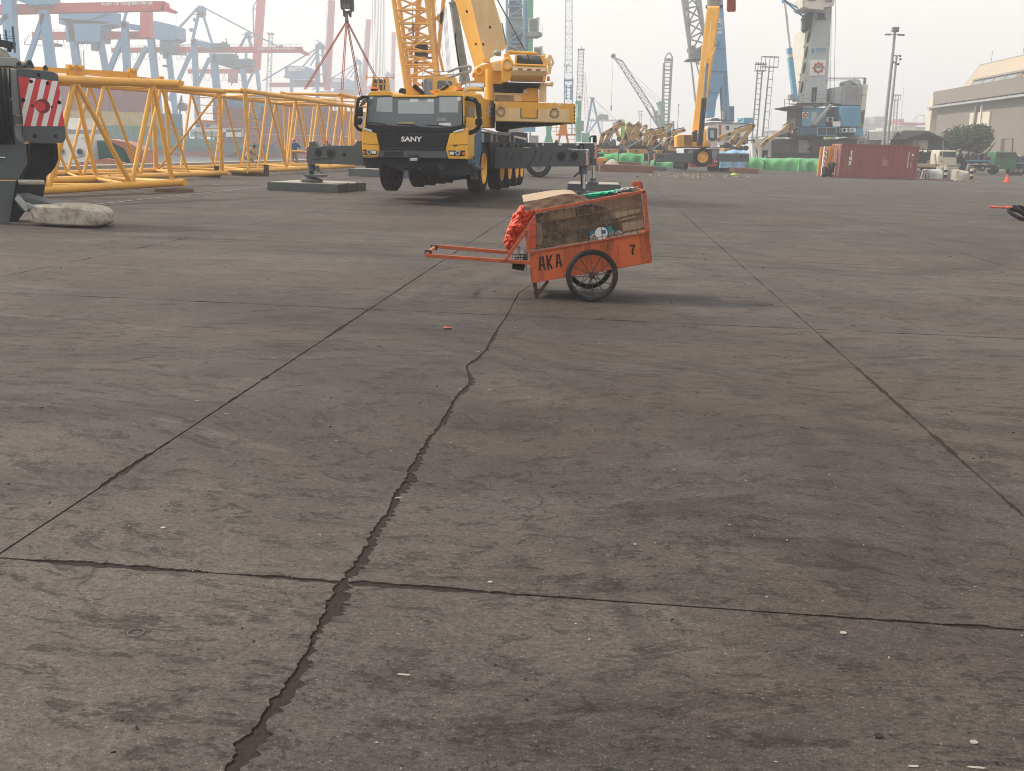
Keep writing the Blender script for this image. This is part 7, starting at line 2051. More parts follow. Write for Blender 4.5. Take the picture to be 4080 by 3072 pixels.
tarp('small teal tarpaulin heap beside the dark boxes at the left of the excavators', 97, 'K', 118, 190, 715, 750, 'tarp_teal', 16, 9, 1.5, group='tarpaulins of other colours')
T = TH('equipment_box', 'dark steel boxes between the excavator and the outrigger jacks', 'equipment', 'K', 130, 99)
draw(T, 'K', 99, [('box', 'dark_steel', [('r', 90, 660, 205, 745, 2.5)]), ('lid', 'tarp_teal', [('r', 95, 655, 200, 672, 2.5, -.1)]), ('box', 'dark_steel', [('r', 668, 672, 745, 765, 2.5)])])
for i, (x0, y0, x1, y1, D, h, lb, m_) in enumerate([
  (126, 850, 798, 905, 75.5, .52, 'longest brown timber stack right of the outrigger jack', 'wood_red'), (150, 835, 640, 850, 78, .72, 'upper brown timber lying behind the longest one', 'wood'),
  (-60, 835, 118, 880, 77, .55, 'brown timber partly behind the outrigger jack', 'wood_red'), (60, 790, 205, 835, 79, .95, 'yellow painted steel beam on top of the timbers', 'crane_orange')]):
 a, b = W0.Y('K', x0, y1, D), W0.Y('K', x1, y1, D)
 m = MB()
 m.box(((a[0] + b[0]) / 2, D + .5, h / 2), (b[0] - a[0], 1.0, h))
 tag(m.o('timber', m_, loc=((a[0] + b[0]) / 2, D + .5, 0), bevel=.03), lb, 'timber', 'timbers on the ground behind the cart')
m = MB(); a = W0.Y('K', 320, 830, 74)
m.lathe((a[0], 76.5, .5), (0, 0, 1), [(.55, 0), (.4, .2), (.15, .38), (.01, .42)], 9)
tag(m.o('rubble_heap', 'concrete_pale', loc=(a[0], 76.5, 0)), 'small pale heap lying on the timbers in front of the green tarpaulin', 'rubble')
T = TH('machine_house', 'white machine house with few windows behind the rear-facing truck crane', 'machine house', 'K', 1800, 128)
draw(T, 'K', 128, [
 ('wall', 'paint_white', [('p', [(1520, 280), (2015, 290), (2010, 400), (1960, 560), (1620, 560), (1600, 320)], 8)]), ('roof', 'mast_grey', [('b', 1515, 276, 2020, 288, 10, 8.5, -.2)]),
 ('window', 'glass_dark', [('r', 1715, 318, 1755, 368, .2, -.15)]), ('window', 'glass_dark', [('r', 1820, 345, 1900, 372, .2, -.15)]), ('window', 'brick_red', [('r', 1628, 305, 1656, 440, .2, -.15)]),
 ('frame', 'mast_grey', [('r', 1655, 460, 2000, 478, .5, -.5), ('r', 1810, 455, 1995, 545, .5, -.3)]), ('tyre', 'rubber', [('c', 1810, 610, 36, .5, -1), ('c', 1905, 605, 34, .5, -1), ('c', 1970, 600, 30, .5, -1)]),
 ('roof_box', 'kmu_blue', [('r', 1940, 218, 2060, 282, 4, .5)]), ('exhaust', 'mast_grey', [('b', 1880, 275, 1882, 250, 14), ('b', 1882, 252, 1912, 248, 12), ('b', 1912, 250, 1913, 222, 10)]),
 ('deck_winch', 'mast_grey', [('r', 1560, 222, 1625, 245, 2), ('b', 1520, 245, 1815, 245, 14, 3), ('b', 1530, 200, 1560, 245, 8), ('r', 1690, 130, 1725, 250, 1.5)]),
 ('ladder', 'mast_grey', [('b', 1640, 0, 1655, 235, 3), ('b', 1675, 0, 1685, 235, 3)] + [('b', 1642 + i, 15 + i * 18, 1678 + i, 15 + i * 18, 3) for i in range(12)]),
])
rl = random.Random(5)
m = {c: MB() for c in ('litter', 'tarp_orange', 'wood')}
for i in range(230):
 x, y = rl.gauss(1230, 170), rl.gauss(950, 16)
 if i > 150:
  x, y = rl.uniform(950, 2150), rl.uniform(935, 985)
 p = G('K', x, y)
 s = rl.uniform(.03, .13)
 c = 'litter' if rl.random() < .75 else ('tarp_orange' if rl.random() < .3 else 'wood')
 a = rl.uniform(0, 3)
 fr_ = Fr(p[0], p[1], math.degrees(a))
 m[c].lbox(fr_, 0, s * 1.6, 0, s, 0.003, .03 + s * rl.uniform(.1, .6))
for c, mb in m.items():
 o = mb.o('scattered_litter', c, loc=(13, 68, 0))
 o['kind'] = 'stuff'
 tag(o, {'litter': 'pale scraps of litter strewn on the concrete before the rear-facing truck crane', 'tarp_orange': 'red and orange scraps among the litter before the rear-facing truck crane', 'wood': 'brown chips among the litter before the rear-facing truck crane'}[c], 'litter')
p = G('K', 1815, 955); mb = MB(); mb.ball((p[0], p[1], .1), .24, 9, .5); tag(mb.o('plastic_bag', 'lime', loc=p), 'yellow-green plastic bag on the ground right of the litter', 'bag')
# grey and blue mobile harbour crane with the wheel emblem
KD = 125
T = TH('harbour_crane', 'tall grey mobile harbour crane with a blue machine house, ship-wheel emblem and black undercarriage', 'harbour crane', 'M', 800, KD)
draw(T, 'L', KD, [
 ('tower', 'kmu_grey', [('p', [(872, 200), (1060, 110), (1160, 100), (1135, 660), (1112, 1150), (1082, 1522), (740, 1522), (790, 1100), (850, 650), (872, 300)], 5)], {'bevel': .05}),
 ('tower_side', 'kmu_cream', [('p', [(770, 440), (868, 420), (850, 650), (790, 1100), (740, 1522), (672, 1520), (700, 1200), (745, 850)], 4.6, .3)]),
 ('oval_hole', 'dark_steel', [('p', [(825, 470), (835, 447), (845, 450), (840, 540), (822, 610), (808, 635), (798, 630), (802, 560)], .1, .2)]),
 ('oval_hole', 'dark_steel', [('p', [(795, 700), (803, 682), (811, 690), (806, 760), (790, 840), (775, 866), (765, 858), (770, 790)], .1, .2)]),
 ('oval_hole', 'dark_steel', [('p', [(762, 930), (770, 910), (778, 916), (774, 990), (760, 1065), (745, 1092), (733, 1085), (740, 1010)], .1, .2)]),
 ('oval_hole', 'dark_steel', [('p', [(725, 1215), (734, 1198), (742, 1206), (738, 1270), (726, 1345), (712, 1380), (702, 1375), (706, 1310)], .1, .2)]),
 ('lug', 'mast_grey', [('p', [(742, 690), (765, 670), (762, 705)], .2, 0), ('p', [(688, 1103), (710, 1085), (706, 1120)], .2, 0), ('p', [(672, 1208), (696, 1188), (692, 1225)], .2, 0)]),
 ('tower_seam', 'mast_grey', [('b', 850, 655, 875, 655, 7, .1, -.1), ('b', 1108, 655, 1135, 655, 7, .1, -.1), ('b', 780, 1185, 808, 1186, 7, .1, -.1), ('b', 1080, 1186, 1108, 1186, 7, .1, -.1), ('b', 1110, 188, 1135, 188, 7, .1, -.1)]),
 ('door', 'dark_steel', [('p', [(872, 1290), (948, 1288), (930, 1498), (856, 1498)], .1, -.08)]),
 ('emblem_board', 'paint_white', [('p', [(850, 885), (1078, 882), (1058, 1112), (833, 1116)], .1, -.12)]),
 ('jib_foot_frame', 'dark_steel', [('p', [(840, 180), (880, 165), (885, 230), (860, 400), (790, 465), (765, 430), (770, 300), (755, 270), (790, 200)], 1.5, -.5), ('r', 975, 190, 1060, 280, .5, -.4), ('b', 940, 280, 1075, 275, 14, .5, -.3)]),
 ('cab', 'kmu_cream', [('p', [(745, -60), (1205, -60), (1200, 65), (1045, 100), (1045, 142), (770, 118), (745, 100)], 4.5, -2.5)], {'bevel': .1}),
 ('cab_floor', 'kmu_cream', [('p', [(755, 95), (800, 65), (1205, 60), (1190, 85), (1050, 108), (1044, 145), (820, 125)], 4.8, -2.7)]),
 ('cab_window', 'glass_cab', [('r', 815, -60, 935, 12, .05, -2.6)]), ('cab_window', 'glass_cab', [('r', 1068, -60, 1165, 32, .05, -2.6)]),
 ('cab_rail', 'mast_grey', [('b', 1200, -10, 1198, 60, 3, .1, -2.5), ('b', 735, -10, 742, 90, 4, .1, -2.5), ('b', 700, -10, 720, 130, 8, .2, -1)]),
 ('luffing_cylinder', 'chrome', [('t', 472, 30, 550, 705, 30)]), ('luffing_cylinder_barrel', 'kmu_blue', [('b', 550, 705, 555, 790, 56, .9), ('b', 562, 840, 640, 1500, 56, .9)]), ('cylinder_band', 'kmu_cream', [('b', 557, 795, 563, 840, 50, .85)]),
 ('jib_strut', 'port_blue', [('b', 468, 10, 740, 155, 20), ('b', 468, 10, 760, 260, 20), ('p', [(445, -20), (490, -20), (495, 30), (460, 40)], .8)]),
 ('hose', 'cable', [('t', 750, 290, 730, 420, 6, -1), ('t', 730, 420, 750, 460, 6, -1), ('t', 750, 460, 780, 455, 6, -1)]),
 ('hoist_rope', 'cable', [('t', 1222, -60, 1195, 1580, 6, -1), ('t', 1160, 100, 1140, 1450, 5), ('t', 1145, 110, 1128, 1450, 4)]),
 ('boom_stay', 'mast_grey', [('b', 1115, 1152, 1670, 1150, 12, .2), ('b', 1110, 1180, 1480, 1176, 8, .2), ('b', 1660, 1150, 1656, 1240, 26, .4)]),
 ('platform', 'kmu_dark', [('p', [(460, 1580), (640, 1548), (1115, 1522), (1100, 1560), (740, 1600), (640, 1622), (470, 1592)], 5, -1.5)]),
 ('deck_rail', 'mast_grey', [('b', 468, 1460, 466, 1580, 6, .1, -1.5), ('b', 468, 1460, 600, 1470, 6, .1, -1.5), ('b', 466, 1520, 600, 1525, 5, .1, -1.5), ('b', 540, 1465, 540, 1570, 5, .1, -1.5), ('b', 600, 1470, 740, 1400, 5, .1, -1.5), ('b', 770, 1395, 1310, 1395, 4, .1, -1.5), ('b', 770, 1450, 1150, 1450, 4, .1, -1.5), ('b', 1085, 1395, 1085, 1530, 4, .1, -1.5), ('b', 870, 1350, 870, 1500, 4, .1, -1.5), ('b', 910, 1350, 905, 1500, 4, .1, -1.5)]),
 ('winch_box', 'light_grey', [('p', [(548, 1395), (605, 1385), (612, 1470), (552, 1480)], 1.2, -.5)]),
 ('counter_house', 'kmu_grey', [('p', [(1170, 1300), (1320, 1268), (1350, 1262), (1325, 1530), (1165, 1520)], 4, -.5)]), ('counter_house_end', 'pole_grey', [('p', [(1172, 1295), (1205, 1292), (1195, 1500), (1158, 1495)], .6, -.8)], {'label': 'violet-grey end frame'}),
 ('ballast_box', 'box_grey', [('p', [(1348, 1260), (1612, 1258), (1590, 1548), (1320, 1545)], 4, -1)]), ('ballast_box', 'kmu_cream', [('p', [(1615, 1245), (1700, 1245), (1680, 1410), (1610, 1405)], 4, -.8), ('p', [(1608, 1412), (1678, 1412), (1662, 1622), (1590, 1622)], 4, -.8)]),
 ('ballast_tank', 'light_grey', [('p', [(1352, 1255), (1352, 1215), (1375, 1192), (1440, 1185), (1480, 1215), (1480, 1255)], 2, -.2)]), ('ballast_tank', 'kmu_grey', [('p', [(1448, 1190), (1490, 1165), (1540, 1162), (1585, 1190), (1605, 1245), (1520, 1245)], 2.2, -.4), ('b', 1490, 1130, 1505, 1165, 8)]),
] + [('box_rib', 'box_grey', [('b', 1368 + i * 24, 1272, 1345 + i * 24, 1535, 9, .1, -1.1)]) for i in range(10)])
hub = W0.Y('L', 967, 998, KD - .16)
pm = 125 / FPX / 3.702
m = MB(); m.lathe(hub, (0, -1, 0), [(66 * pm, 0), (66 * pm, .05), (44 * pm, .05), (44 * pm, 0)], 32)
for i in range(8):
 t = math.pi / 4 * i + .06
 d_ = np.array([math.cos(t), 0, math.sin(t)])
 m.beam(hub + d_ * 60 * pm, hub + d_ * 86 * pm, 13 * pm, .05)
m.o('wheel_emblem', 'brick_red', T)
text('KMU', 'emblem_lettering', 'dark_steel', T, W0.Y('L', 930, 1005, KD - .2), W0.Y('L', 1004, 1005, KD - .2), W0.Y('L', 930, 965, KD - .2), thick=.01)
text('PELINDO II', 'lettering', 'logo_blue', T, W0.Y('L', 932, 755, KD - .05), W0.Y('L', 1080, 755, KD - .05), W0.Y('L', 932, 708, KD - .05), thick=.02)
text('PORT OF TANJUNG PRIOK', 'lettering', 'logo_blue', T, W0.Y('L', 932, 785, KD - .05), W0.Y('L', 1075, 785, KD - .05), W0.Y('L', 932, 765, KD - .05))
draw(T, 'L', KD, [('logo', 'logo_blue', [('p', [(855, 745), (880, 712), (892, 715), (900, 745), (918, 755), (900, 770), (882, 798), (868, 775), (872, 755)], .05, -.05)])])
draw(T, 'M', KD, [
 ('machine_house', 'kmu_blue', [('p', [(690, 222), (790, 210), (945, 225), (940, 425), (680, 425)], 4, -1)]), ('machine_house', 'kmu_dark', [('p', [(610, 235), (692, 222), (670, 430), (600, 430)], 4, -.8)]),
 ('house_door', 'kmu_grey', [('r', 778, 262, 845, 412, .1, -1.1)]), ('emblem_board', 'paint_white', [('r', 683, 268, 748, 335, .1, -1.15)]), ('light_tube', 'lamp_lens', [('b', 695, 210, 805, 212, 7, .2, -1.6)]),
 ('dark_house', 'kmu_dark', [('p', [(940, 235), (1060, 205), (1120, 200), (1115, 425), (940, 425)], 3, -.4)]), ('dark_house', 'port_blue_dark', [('r', 1040, 210, 1110, 345, 1, -.7)]),
 ('stair', 'light_grey', [('b', 815, 410, 1010, 185, 22, 1.2, -2.4)]), ('stair_rail', 'mast_grey', [('b', 800, 370, 985, 155, 4, .1, -2.4), ('b', 830, 290, 950, 160, 3, .1, -2.4)]),
 ('fan_unit', 'kmu_grey', [('r', 948, 322, 1025, 372, .8, -1.6)]), ('fan', 'dark_steel', [('c', 992, 348, 20, .05, -1.68)]), ('notice_board', 'paint_white', [('r', 1018, 370, 1102, 426, .08, -2.2)]),
 ('container_house', 'kmu_blue', [('r', 1112, 198, 1325, 425, 4, -2)]), ('hazard_board', 'box_yellow', [('p', [(1325, 245), (1375, 245), (1355, 428), (1308, 428)], .4, -1.6)]),
 ('lower_deck', 'kmu_dark', [('p', [(455, 512), (640, 432), (1350, 428), (1345, 535), (480, 538)], 5, -1.4)]), ('deck_panel', 'port_blue_dark', [('r', 660, 440, 845, 515, .1, -1.55)]), ('deck_panel', 'kmu_blue', [('p', [(1285, 436), (1352, 434), (1345, 530), (1250, 525)], .1, -1.55)]),
 ('ac_unit', 'paint_white', [('r', 1124, 443, 1180, 485, .6, -2.3)]), ('ac_unit', 'paint_white', [('r', 1206, 440, 1272, 485, .6, -2.3)]), ('ac_fan', 'dark_steel', [('c', 1146, 465, 17, .04, -2.35)]), ('ac_fan', 'mast_grey', [('r', 1216, 448, 1246, 478, .04, -2.35)]),
 ('drum_stand', 'brick_red', [('r', 533, 448, 578, 518, .6, -1.8)]), ('drum_label', 'paint_white', [('r', 530, 470, 580, 492, .02, -1.85)]),
 ('rail', 'mast_grey', [('b', 462, 430, 455, 515, 5, .1, -2), ('b', 462, 430, 650, 434, 4, .1, -2), ('b', 500, 432, 496, 515, 4, .1, -2), ('b', 640, 434, 640, 515, 4, .1, -2), ('b', 550, 350, 552, 430, 4, .1, -2), ('b', 600, 345, 602, 430, 4, .1, -2), ('b', 680, 372, 1018, 372, 3, .1, -2), ('b', 680, 398, 1018, 398, 3, .1, -2)]),
 ('frame', 'kmu_blue', [('b', 850, 436, 846, 524, 7, .1, -2.2), ('b', 1062, 436, 1052, 524, 7, .1, -2.2), ('b', 955, 436, 948, 524, 7, .1, -2.2), ('b', 848, 438, 1062, 436, 6, .1, -2.2), ('b', 846, 523, 1052, 522, 7, .1, -2.2), ('b', 1092, 488, 1290, 490, 7, .6, -2.5), ('b', 1098, 436, 1094, 488, 5, .1, -2.4), ('b', 1298, 436, 1290, 488, 5, .1, -2.4)]),
 ('slew_ring', 'kmu_dark', [('r', 640, 535, 910, 568, 4, .5)]),
 ('chassis', 'soot', [('p', [(340, 565), (650, 562), (640, 712), (345, 715)], 6, .2)]), ('chassis', 'soot', [('p', [(880, 568), (1290, 565), (1280, 640), (880, 715)], 6, .2)]),
 ('chassis_panel', 'light_grey', [('p', [(645, 570), (745, 572), (900, 600), (890, 712), (640, 715)], 5.8, -.1)]), ('chassis_column', 'kmu_dark', [('p', [(745, 568), (900, 566), (890, 720), (780, 715), (760, 620)], 5.5, -.2)]),
 ('chassis_end', 'box_grey', [('p', [(1150, 560), (1290, 540), (1400, 560), (1395, 640), (1150, 640)], 5, .6)]),
 ('axle', 'kmu_dark', [('r', 345, 712, 870, 775, 3, .8)]),
 ('outrigger_leg', 'kmu_cream', [('p', [(160, 570), (240, 562), (238, 770), (205, 770), (200, 690), (165, 640)], 1.2, -2.5)]), ('outrigger_leg', 'paint_white', [('p', [(130, 610), (170, 600), (165, 765), (135, 768)], 1.0, -2)]), ('outrigger_box', 'box_grey', [('p', [(242, 560), (275, 540), (345, 562), (338, 670), (300, 690), (238, 690)], 2.5, -2.2)], {'bevel': .05}),
 ('outrigger_deck', 'rust', [('b', 125, 578, 240, 572, 16, 2, -2.4)]), ('jack_spring', 'kmu_cream', [('b', 318, 680, 320, 765, 26, .8, -2)]), ('jack_gap', 'black', [('p', [(235, 690), (300, 690), (262, 770), (225, 765)], .8, -1.8)]),
 ('side_fence', 'mast_grey', [('b', 1355, 480, 1350, 560, 5, .1, -1), ('b', 1385, 485, 1360, 600, 4, .1, -1), ('b', 1415, 480, 1412, 620, 5, .1, -1), ('b', 1352, 485, 1415, 482, 3, .1, -1), ('b', 1385, 500, 1430, 620, 4, .1, -1)]),
] + [('house_rib', 'kmu_blue', [('b', 1135 + i * 24, 205, 1133 + i * 24, 420, 8, .08, -2.1)]) for i in range(8)]
 + [('hazard_stripe', 'black', [('p', [(1322 - i * 3.2, 285 + i * 30), (1374 - i * 3.2, 245 + i * 30), (1373 - i * 3.2, 258 + i * 30), (1320 - i * 3.2, 300 + i * 30)], .03, -1.65)]) for i in range(5)])
hub = W0.Y('M', 716, 300, KD - 1.2)
m = MB(); pm2 = 125 / FPX / 2.765
m.lathe(hub, (0, -1, 0), [(24 * pm2, 0), (24 * pm2, .04), (12 * pm2, .04), (12 * pm2, 0)], 24)
for i in range(8):
 d_ = np.array([math.cos(math.pi / 4 * i), 0, math.sin(math.pi / 4 * i)])
 m.beam(hub + d_ * 20 * pm2, hub + d_ * 30 * pm2, 7 * pm2, .04)
m.o('wheel_emblem', 'brick_red', T)
text('4', 'number', 'black', T, W0.Y('M', 735, 715, KD - .35), W0.Y('M', 795, 715, KD - .35), W0.Y('M', 735, 635, KD - .35), thick=.01)
text('K01', 'number', 'dark_steel', T, W0.Y('M', 1305, 622, KD + .5), W0.Y('M', 1355, 622, KD + .5), W0.Y('M', 1307, 590, KD + .5), thick=.01)
# maroon container with the orange-yellow plate leaning before its end
cl, cr_ = G('S', 3345, 706), G('S', 3652, 716)
CT = thing('shipping_container', 'maroon corrugated shipping container with white letters near the right edge of the yard', 'container', (cl[0], cl[1], 0))
CF = Fr(25.45, 79.7, -1.0)
LX, LY, HZ = 6.06, 2.44, 2.59
tilt = 0
m = MB()
n = 66
pts = []
for i in range(n + 1):
 x = .12 + (LX - .24) * i / n
 pts.append(CF.L(x, .03 + (.035 if (i // 2) % 2 else 0), .16))
pts += [CF.L(LX - .12, .2, .16), CF.L(.12, .2, .16)]
m.prism(pts, (0, 0, HZ - .30)); m.o('side_wall', 'container_maroon', CT)
m = MB(); m.lbox(CF, .1, LX - .05, .2, LY - .05, .15, HZ - .1); m.o('body', 'container_maroon', CT)
m = MB()
for x in (0.06, LX - .06):
 for y in (.06, LY - .06):
  m.lbox(CF, x - .08, x + .08, y - .08, y + .08, .02, HZ)
for z in (.08, HZ - .06):
 m.lbox(CF, .14, LX - .14, -.01, .12, z - .07, z + .07)
 m.lbox(CF, -.01, .12, .14, LY - .14, z - .07, z + .07)
m.o('frame', 'container_maroon', CT)
m = MB()
for x in (0, LX - .18):
 for z in (0, HZ - .12):
  m.lbox(CF, x - .01, x + .19, -.03, .13, z, z + .12)
m.o('corner_casting', 'container_maroon', CT)
m = MB()
m.lbox(CF, -.05, 0.0, .02, LY - .02, .1, HZ - .05)
m.o('end_door', 'container_front', CT)
for i in range(5):
 y = .2 + i * .5
 m = MB(); m.tube(CF.L(-.09, y, .15), CF.L(-.09, y, HZ - .1), .028, 8)
 for z in (.5, 1.1, 1.8):
  m.lbox(CF, -.1, -.05, y - .06, y + .06, z, z + .1)
 m.o('lock_rod', 'container_front', CT)
lt = lambda x, y: CF.Y('V', x, y, -.02)
for ch, (x0, y0, x1, ytop, sl) in {'t': (1745, 1030, 1815, 868, 22), 'e': (1708, 1170, 1808, 1050, 4), 'x': (1682, 1308, 1795, 1190, 8)}.items():
 text(ch, 'letter', 'paint_white', CT, lt(x0, y0), lt(x1, y0), lt(x0 + sl, ytop), thick=.03)
for q in ([(520, 1225), (530, 1225), (506, 1425), (492, 1425)], [(543, 1355), (550, 1355), (546, 1425), (539, 1425)]):
 for j in range(9):
  t0, t1 = j / 9, (j + .6) / 9
  a_, b_, c__, d__ = [np.array(z) for z in q]
  qq = [a_ + (d__ - a_) * t0, b_ + (c__ - b_) * t0, b_ + (c__ - b_) * t1, a_ + (d__ - a_) * t1]
  m = MB(); m.prism([CF.Y('N', x, y, -.012) for x, y in qq], CF.ay * .004); m.o('marking', 'paint_white', CT)
for x0, y0, x1, y1, mm in ((555, 1250, 578, 1276, 'paint_white'), (552, 1300, 566, 1325, 'box_yellow'), (190, 1320, 265, 1400, 'container_front')):
 m = MB(); m.prism([CF.Y('N', x, y, -.012) for x, y in ((x0, y0), (x1, y0), (x1, y1), (x0, y1))], CF.ay * .004); m.o('marking', mm, CT)
YP = TH('steel_plate', 'orange-yellow steel plate with a red and white striped band beside the maroon container', 'steel plate', 'V', 1050, 80.5)
draw(YP, 'V', 80.2, [
 ('panel', 'crane_orange', [('p', [(898, 780), (1000, 775), (880, 1620), (790, 1620)], .25, .3)], {'bevel': .01}), ('panel', 'crane_orange', [('p', [(1085, 775), (1300, 750), (1240, 1290), (1120, 1620), (990, 1620)], .25, .1)], {'bevel': .01}),
 ('striped_band', 'paint_white', [('p', [(1000, 760), (1090, 790), (1005, 1500), (985, 1620), (900, 1620), (915, 1500)], .2, -.05)]),
 ('panel_fold', 'yellow', [('b', 1165, 780, 1060, 1500, 16, .2, 0)]),
] + [('stripe', 'brick_red', [('p', [(1008 - i * 17, 795 + i * 140), (1038 - i * 17, 790 + i * 140), (1078 - i * 17, 880 + i * 140), (1058 - i * 17, 920 + i * 140)], .02, -.08)]) for i in range(6)]
 + [('hole', 'dark_steel', [('c', 1250 - i * 14, 910 + i * 72, 10, .02, .06)]) for i in range(6)])
m = MB(); rb = random.Random(4)
b0 = W0.Y('V', 1130, 1450, 79.2)
for i in range(70):
 c_ = b0 + np.array([rb.uniform(-.3, .32), rb.uniform(0, .4), 0]); c_[2] = .1 + rb.uniform(0, .9) * (1 if c_[0] > b0[0] else .6)
 m.ball(c_, rb.uniform(.08, .2), 7, rb.uniform(.6, 1.2))
tag(m.o('rubbish_bag', 'black', loc=(b0[0], b0[1], 0)), 'black rubbish bag slumped between the orange-yellow plate and the container doors', 'rubbish bag')
def D_at(k, x, y):
 return G(k, x, y)[1]
PL = TH('pallet', 'old wooden pallet leaning against the right end of the maroon container', 'pallet', 'N', 680, 80.5)
draw(PL, 'N', 80.3, [('slat', 'wood', [('b', 640 + i * 34, 1452, 612 + i * 34, 1540, 12, .08)]) for i in range(4)] + [('rail', 'concrete_pale', [('b', 740, 1450, 735, 1545, 9, .1, -.1), ('b', 620, 1456, 752, 1450, 9, .1, .1)])])
o = tarp('grey plastic sheeting crumpled behind the pallet', 80.8, 'N', 752, 935, 1440, 1540, 'film_grey', 26, 11, 1.8, group='heaps beside the container')
o = tarp('beige sack heap leaning on the concrete block, left of the striped bollard', 79.6, 'N', 1085, 1235, 1450, 1595, 'concrete_pale', 20, 12, 1.4, group='heaps beside the container', lump=.14)
BR = TH('concrete_block', 'pale concrete block standing among the junk right of the maroon container', 'concrete block', 'N', 1040, 81.5)
draw(BR, 'N', 81.5, [('block', 'concrete_pale', [('p', [(918, 1408), (1125, 1410), (1120, 1555), (935, 1550)], 1.2)], {'bevel': .03}), ('cap', 'litter', [('p', [(965, 1395), (990, 1382), (1010, 1398), (1000, 1410), (968, 1410)], .3, .1)])])
for x, y0, y1, D, lb in ((966, 1412, 1550, 80.9, 'black and yellow-white banded bollard against the concrete block'), (1277, 1432, 1580, 80.6, 'black and yellow-white banded bollard, rightmost of the junk row'), (874, 1412, 1450, 83, 'short banded bollard stub behind the grey sheeting')):
 T = TH('bollard', lb, 'bollard', 'N', x, D, group='banded bollards')
 a, b = W0.Y('N', x, y0, D), W0.Y('N', x - 3, y1, D)
 b[2] = 0
 r_ = px2m('N', 19, D)
 for i in range(5):
  p_, q_ = b + (a - b) * i / 5, b + (a - b) * (i + 1) / 5
  MB().tube(p_, q_, r_, 16).o('band', 'kmu_cream' if i % 2 == 0 and i else ('black' if i % 2 else 'concrete'), T, smooth=True)
T = TH('ground_timbers', 'row of rotten timbers lying along the ground right of the maroon container', 'timber', 'N', 900, 79.3)
draw(T, 'N', 79.3, [('plank', 'wood_red', [('b', 575, 1558, 1100, 1575, 20, .5)]), ('plank', 'concrete_pale', [('b', 1240, 1588, 1390, 1600, 9, .4, -.3)]), ('rag', 'litter', [('p', [(1070, 1590), (1110, 1560), (1130, 1555), (1120, 1580), (1105, 1592)], .4, -.3)]), ('block', 'wood', [('r', 1295, 1560, 1310, 1582, .2, -.2)])])
for x, y, lb in ((1700, 1592, None),):
 c0 = G('N', x, 1594)
 T = thing('traffic_cone', 'red-orange traffic cone standing alone near the right edge', 'cone', (c0[0], c0[1], 0))
 h_ = W0.Y('N', 1715, 1500, c0[1])[2]
 MB().lathe((c0[0], c0[1], .03), (0, 0, 1), [(.24, 0), (.05, h_ - .03), (.001, h_ - .02)], 20).o('cone_body', 'cone_red', T, smooth=True)
 m = MB(); m.box((c0[0], c0[1], .02), (.56, .56, .04)); m.o('base', 'cone_red', T)
p = G('S', 4005, 831)
m = MB(); r_ = random.Random(8)
for i in range(16):
 m.ball((p[0] - .55 + i * .085, p[1] + r_.uniform(-.06, .06), .03 + r_.uniform(0, .03)), r_.uniform(.04, .09), 6, .6)
tag(m.o('rag', 'tarp_orange', loc=(p[0], p[1], 0)), 'crumpled orange rag lying on the ground near the right edge', 'rag')
p = G('S', 4045, 878)
T = thing('rubber_track', 'coil of worn black rubber hose at the right edge of the photo', 'rubber scrap', (p[0], p[1], 0))
for i, (dx, dy, R, tl) in enumerate(((0.1, 0, .30, .3), (.45, .2, .36, .5), (.2, .1, .26, .9), (.7, .1, .33, .2), (.85, .3, .4, .4))):
 m = MB(); m.torus((p[0] + dx, p[1] + dy, .16 + .03 * i), (math.sin(tl), -math.cos(tl) * .5, 1.2), R, .055, 28, 8)
 m.o('coil', 'rubber', T, smooth=True)
m = MB(); m.box((p[0] + .75, p[1] - .35, .035), (.6, .4, .07)); m.o('board', 'wood_red', T, bevel=.01)
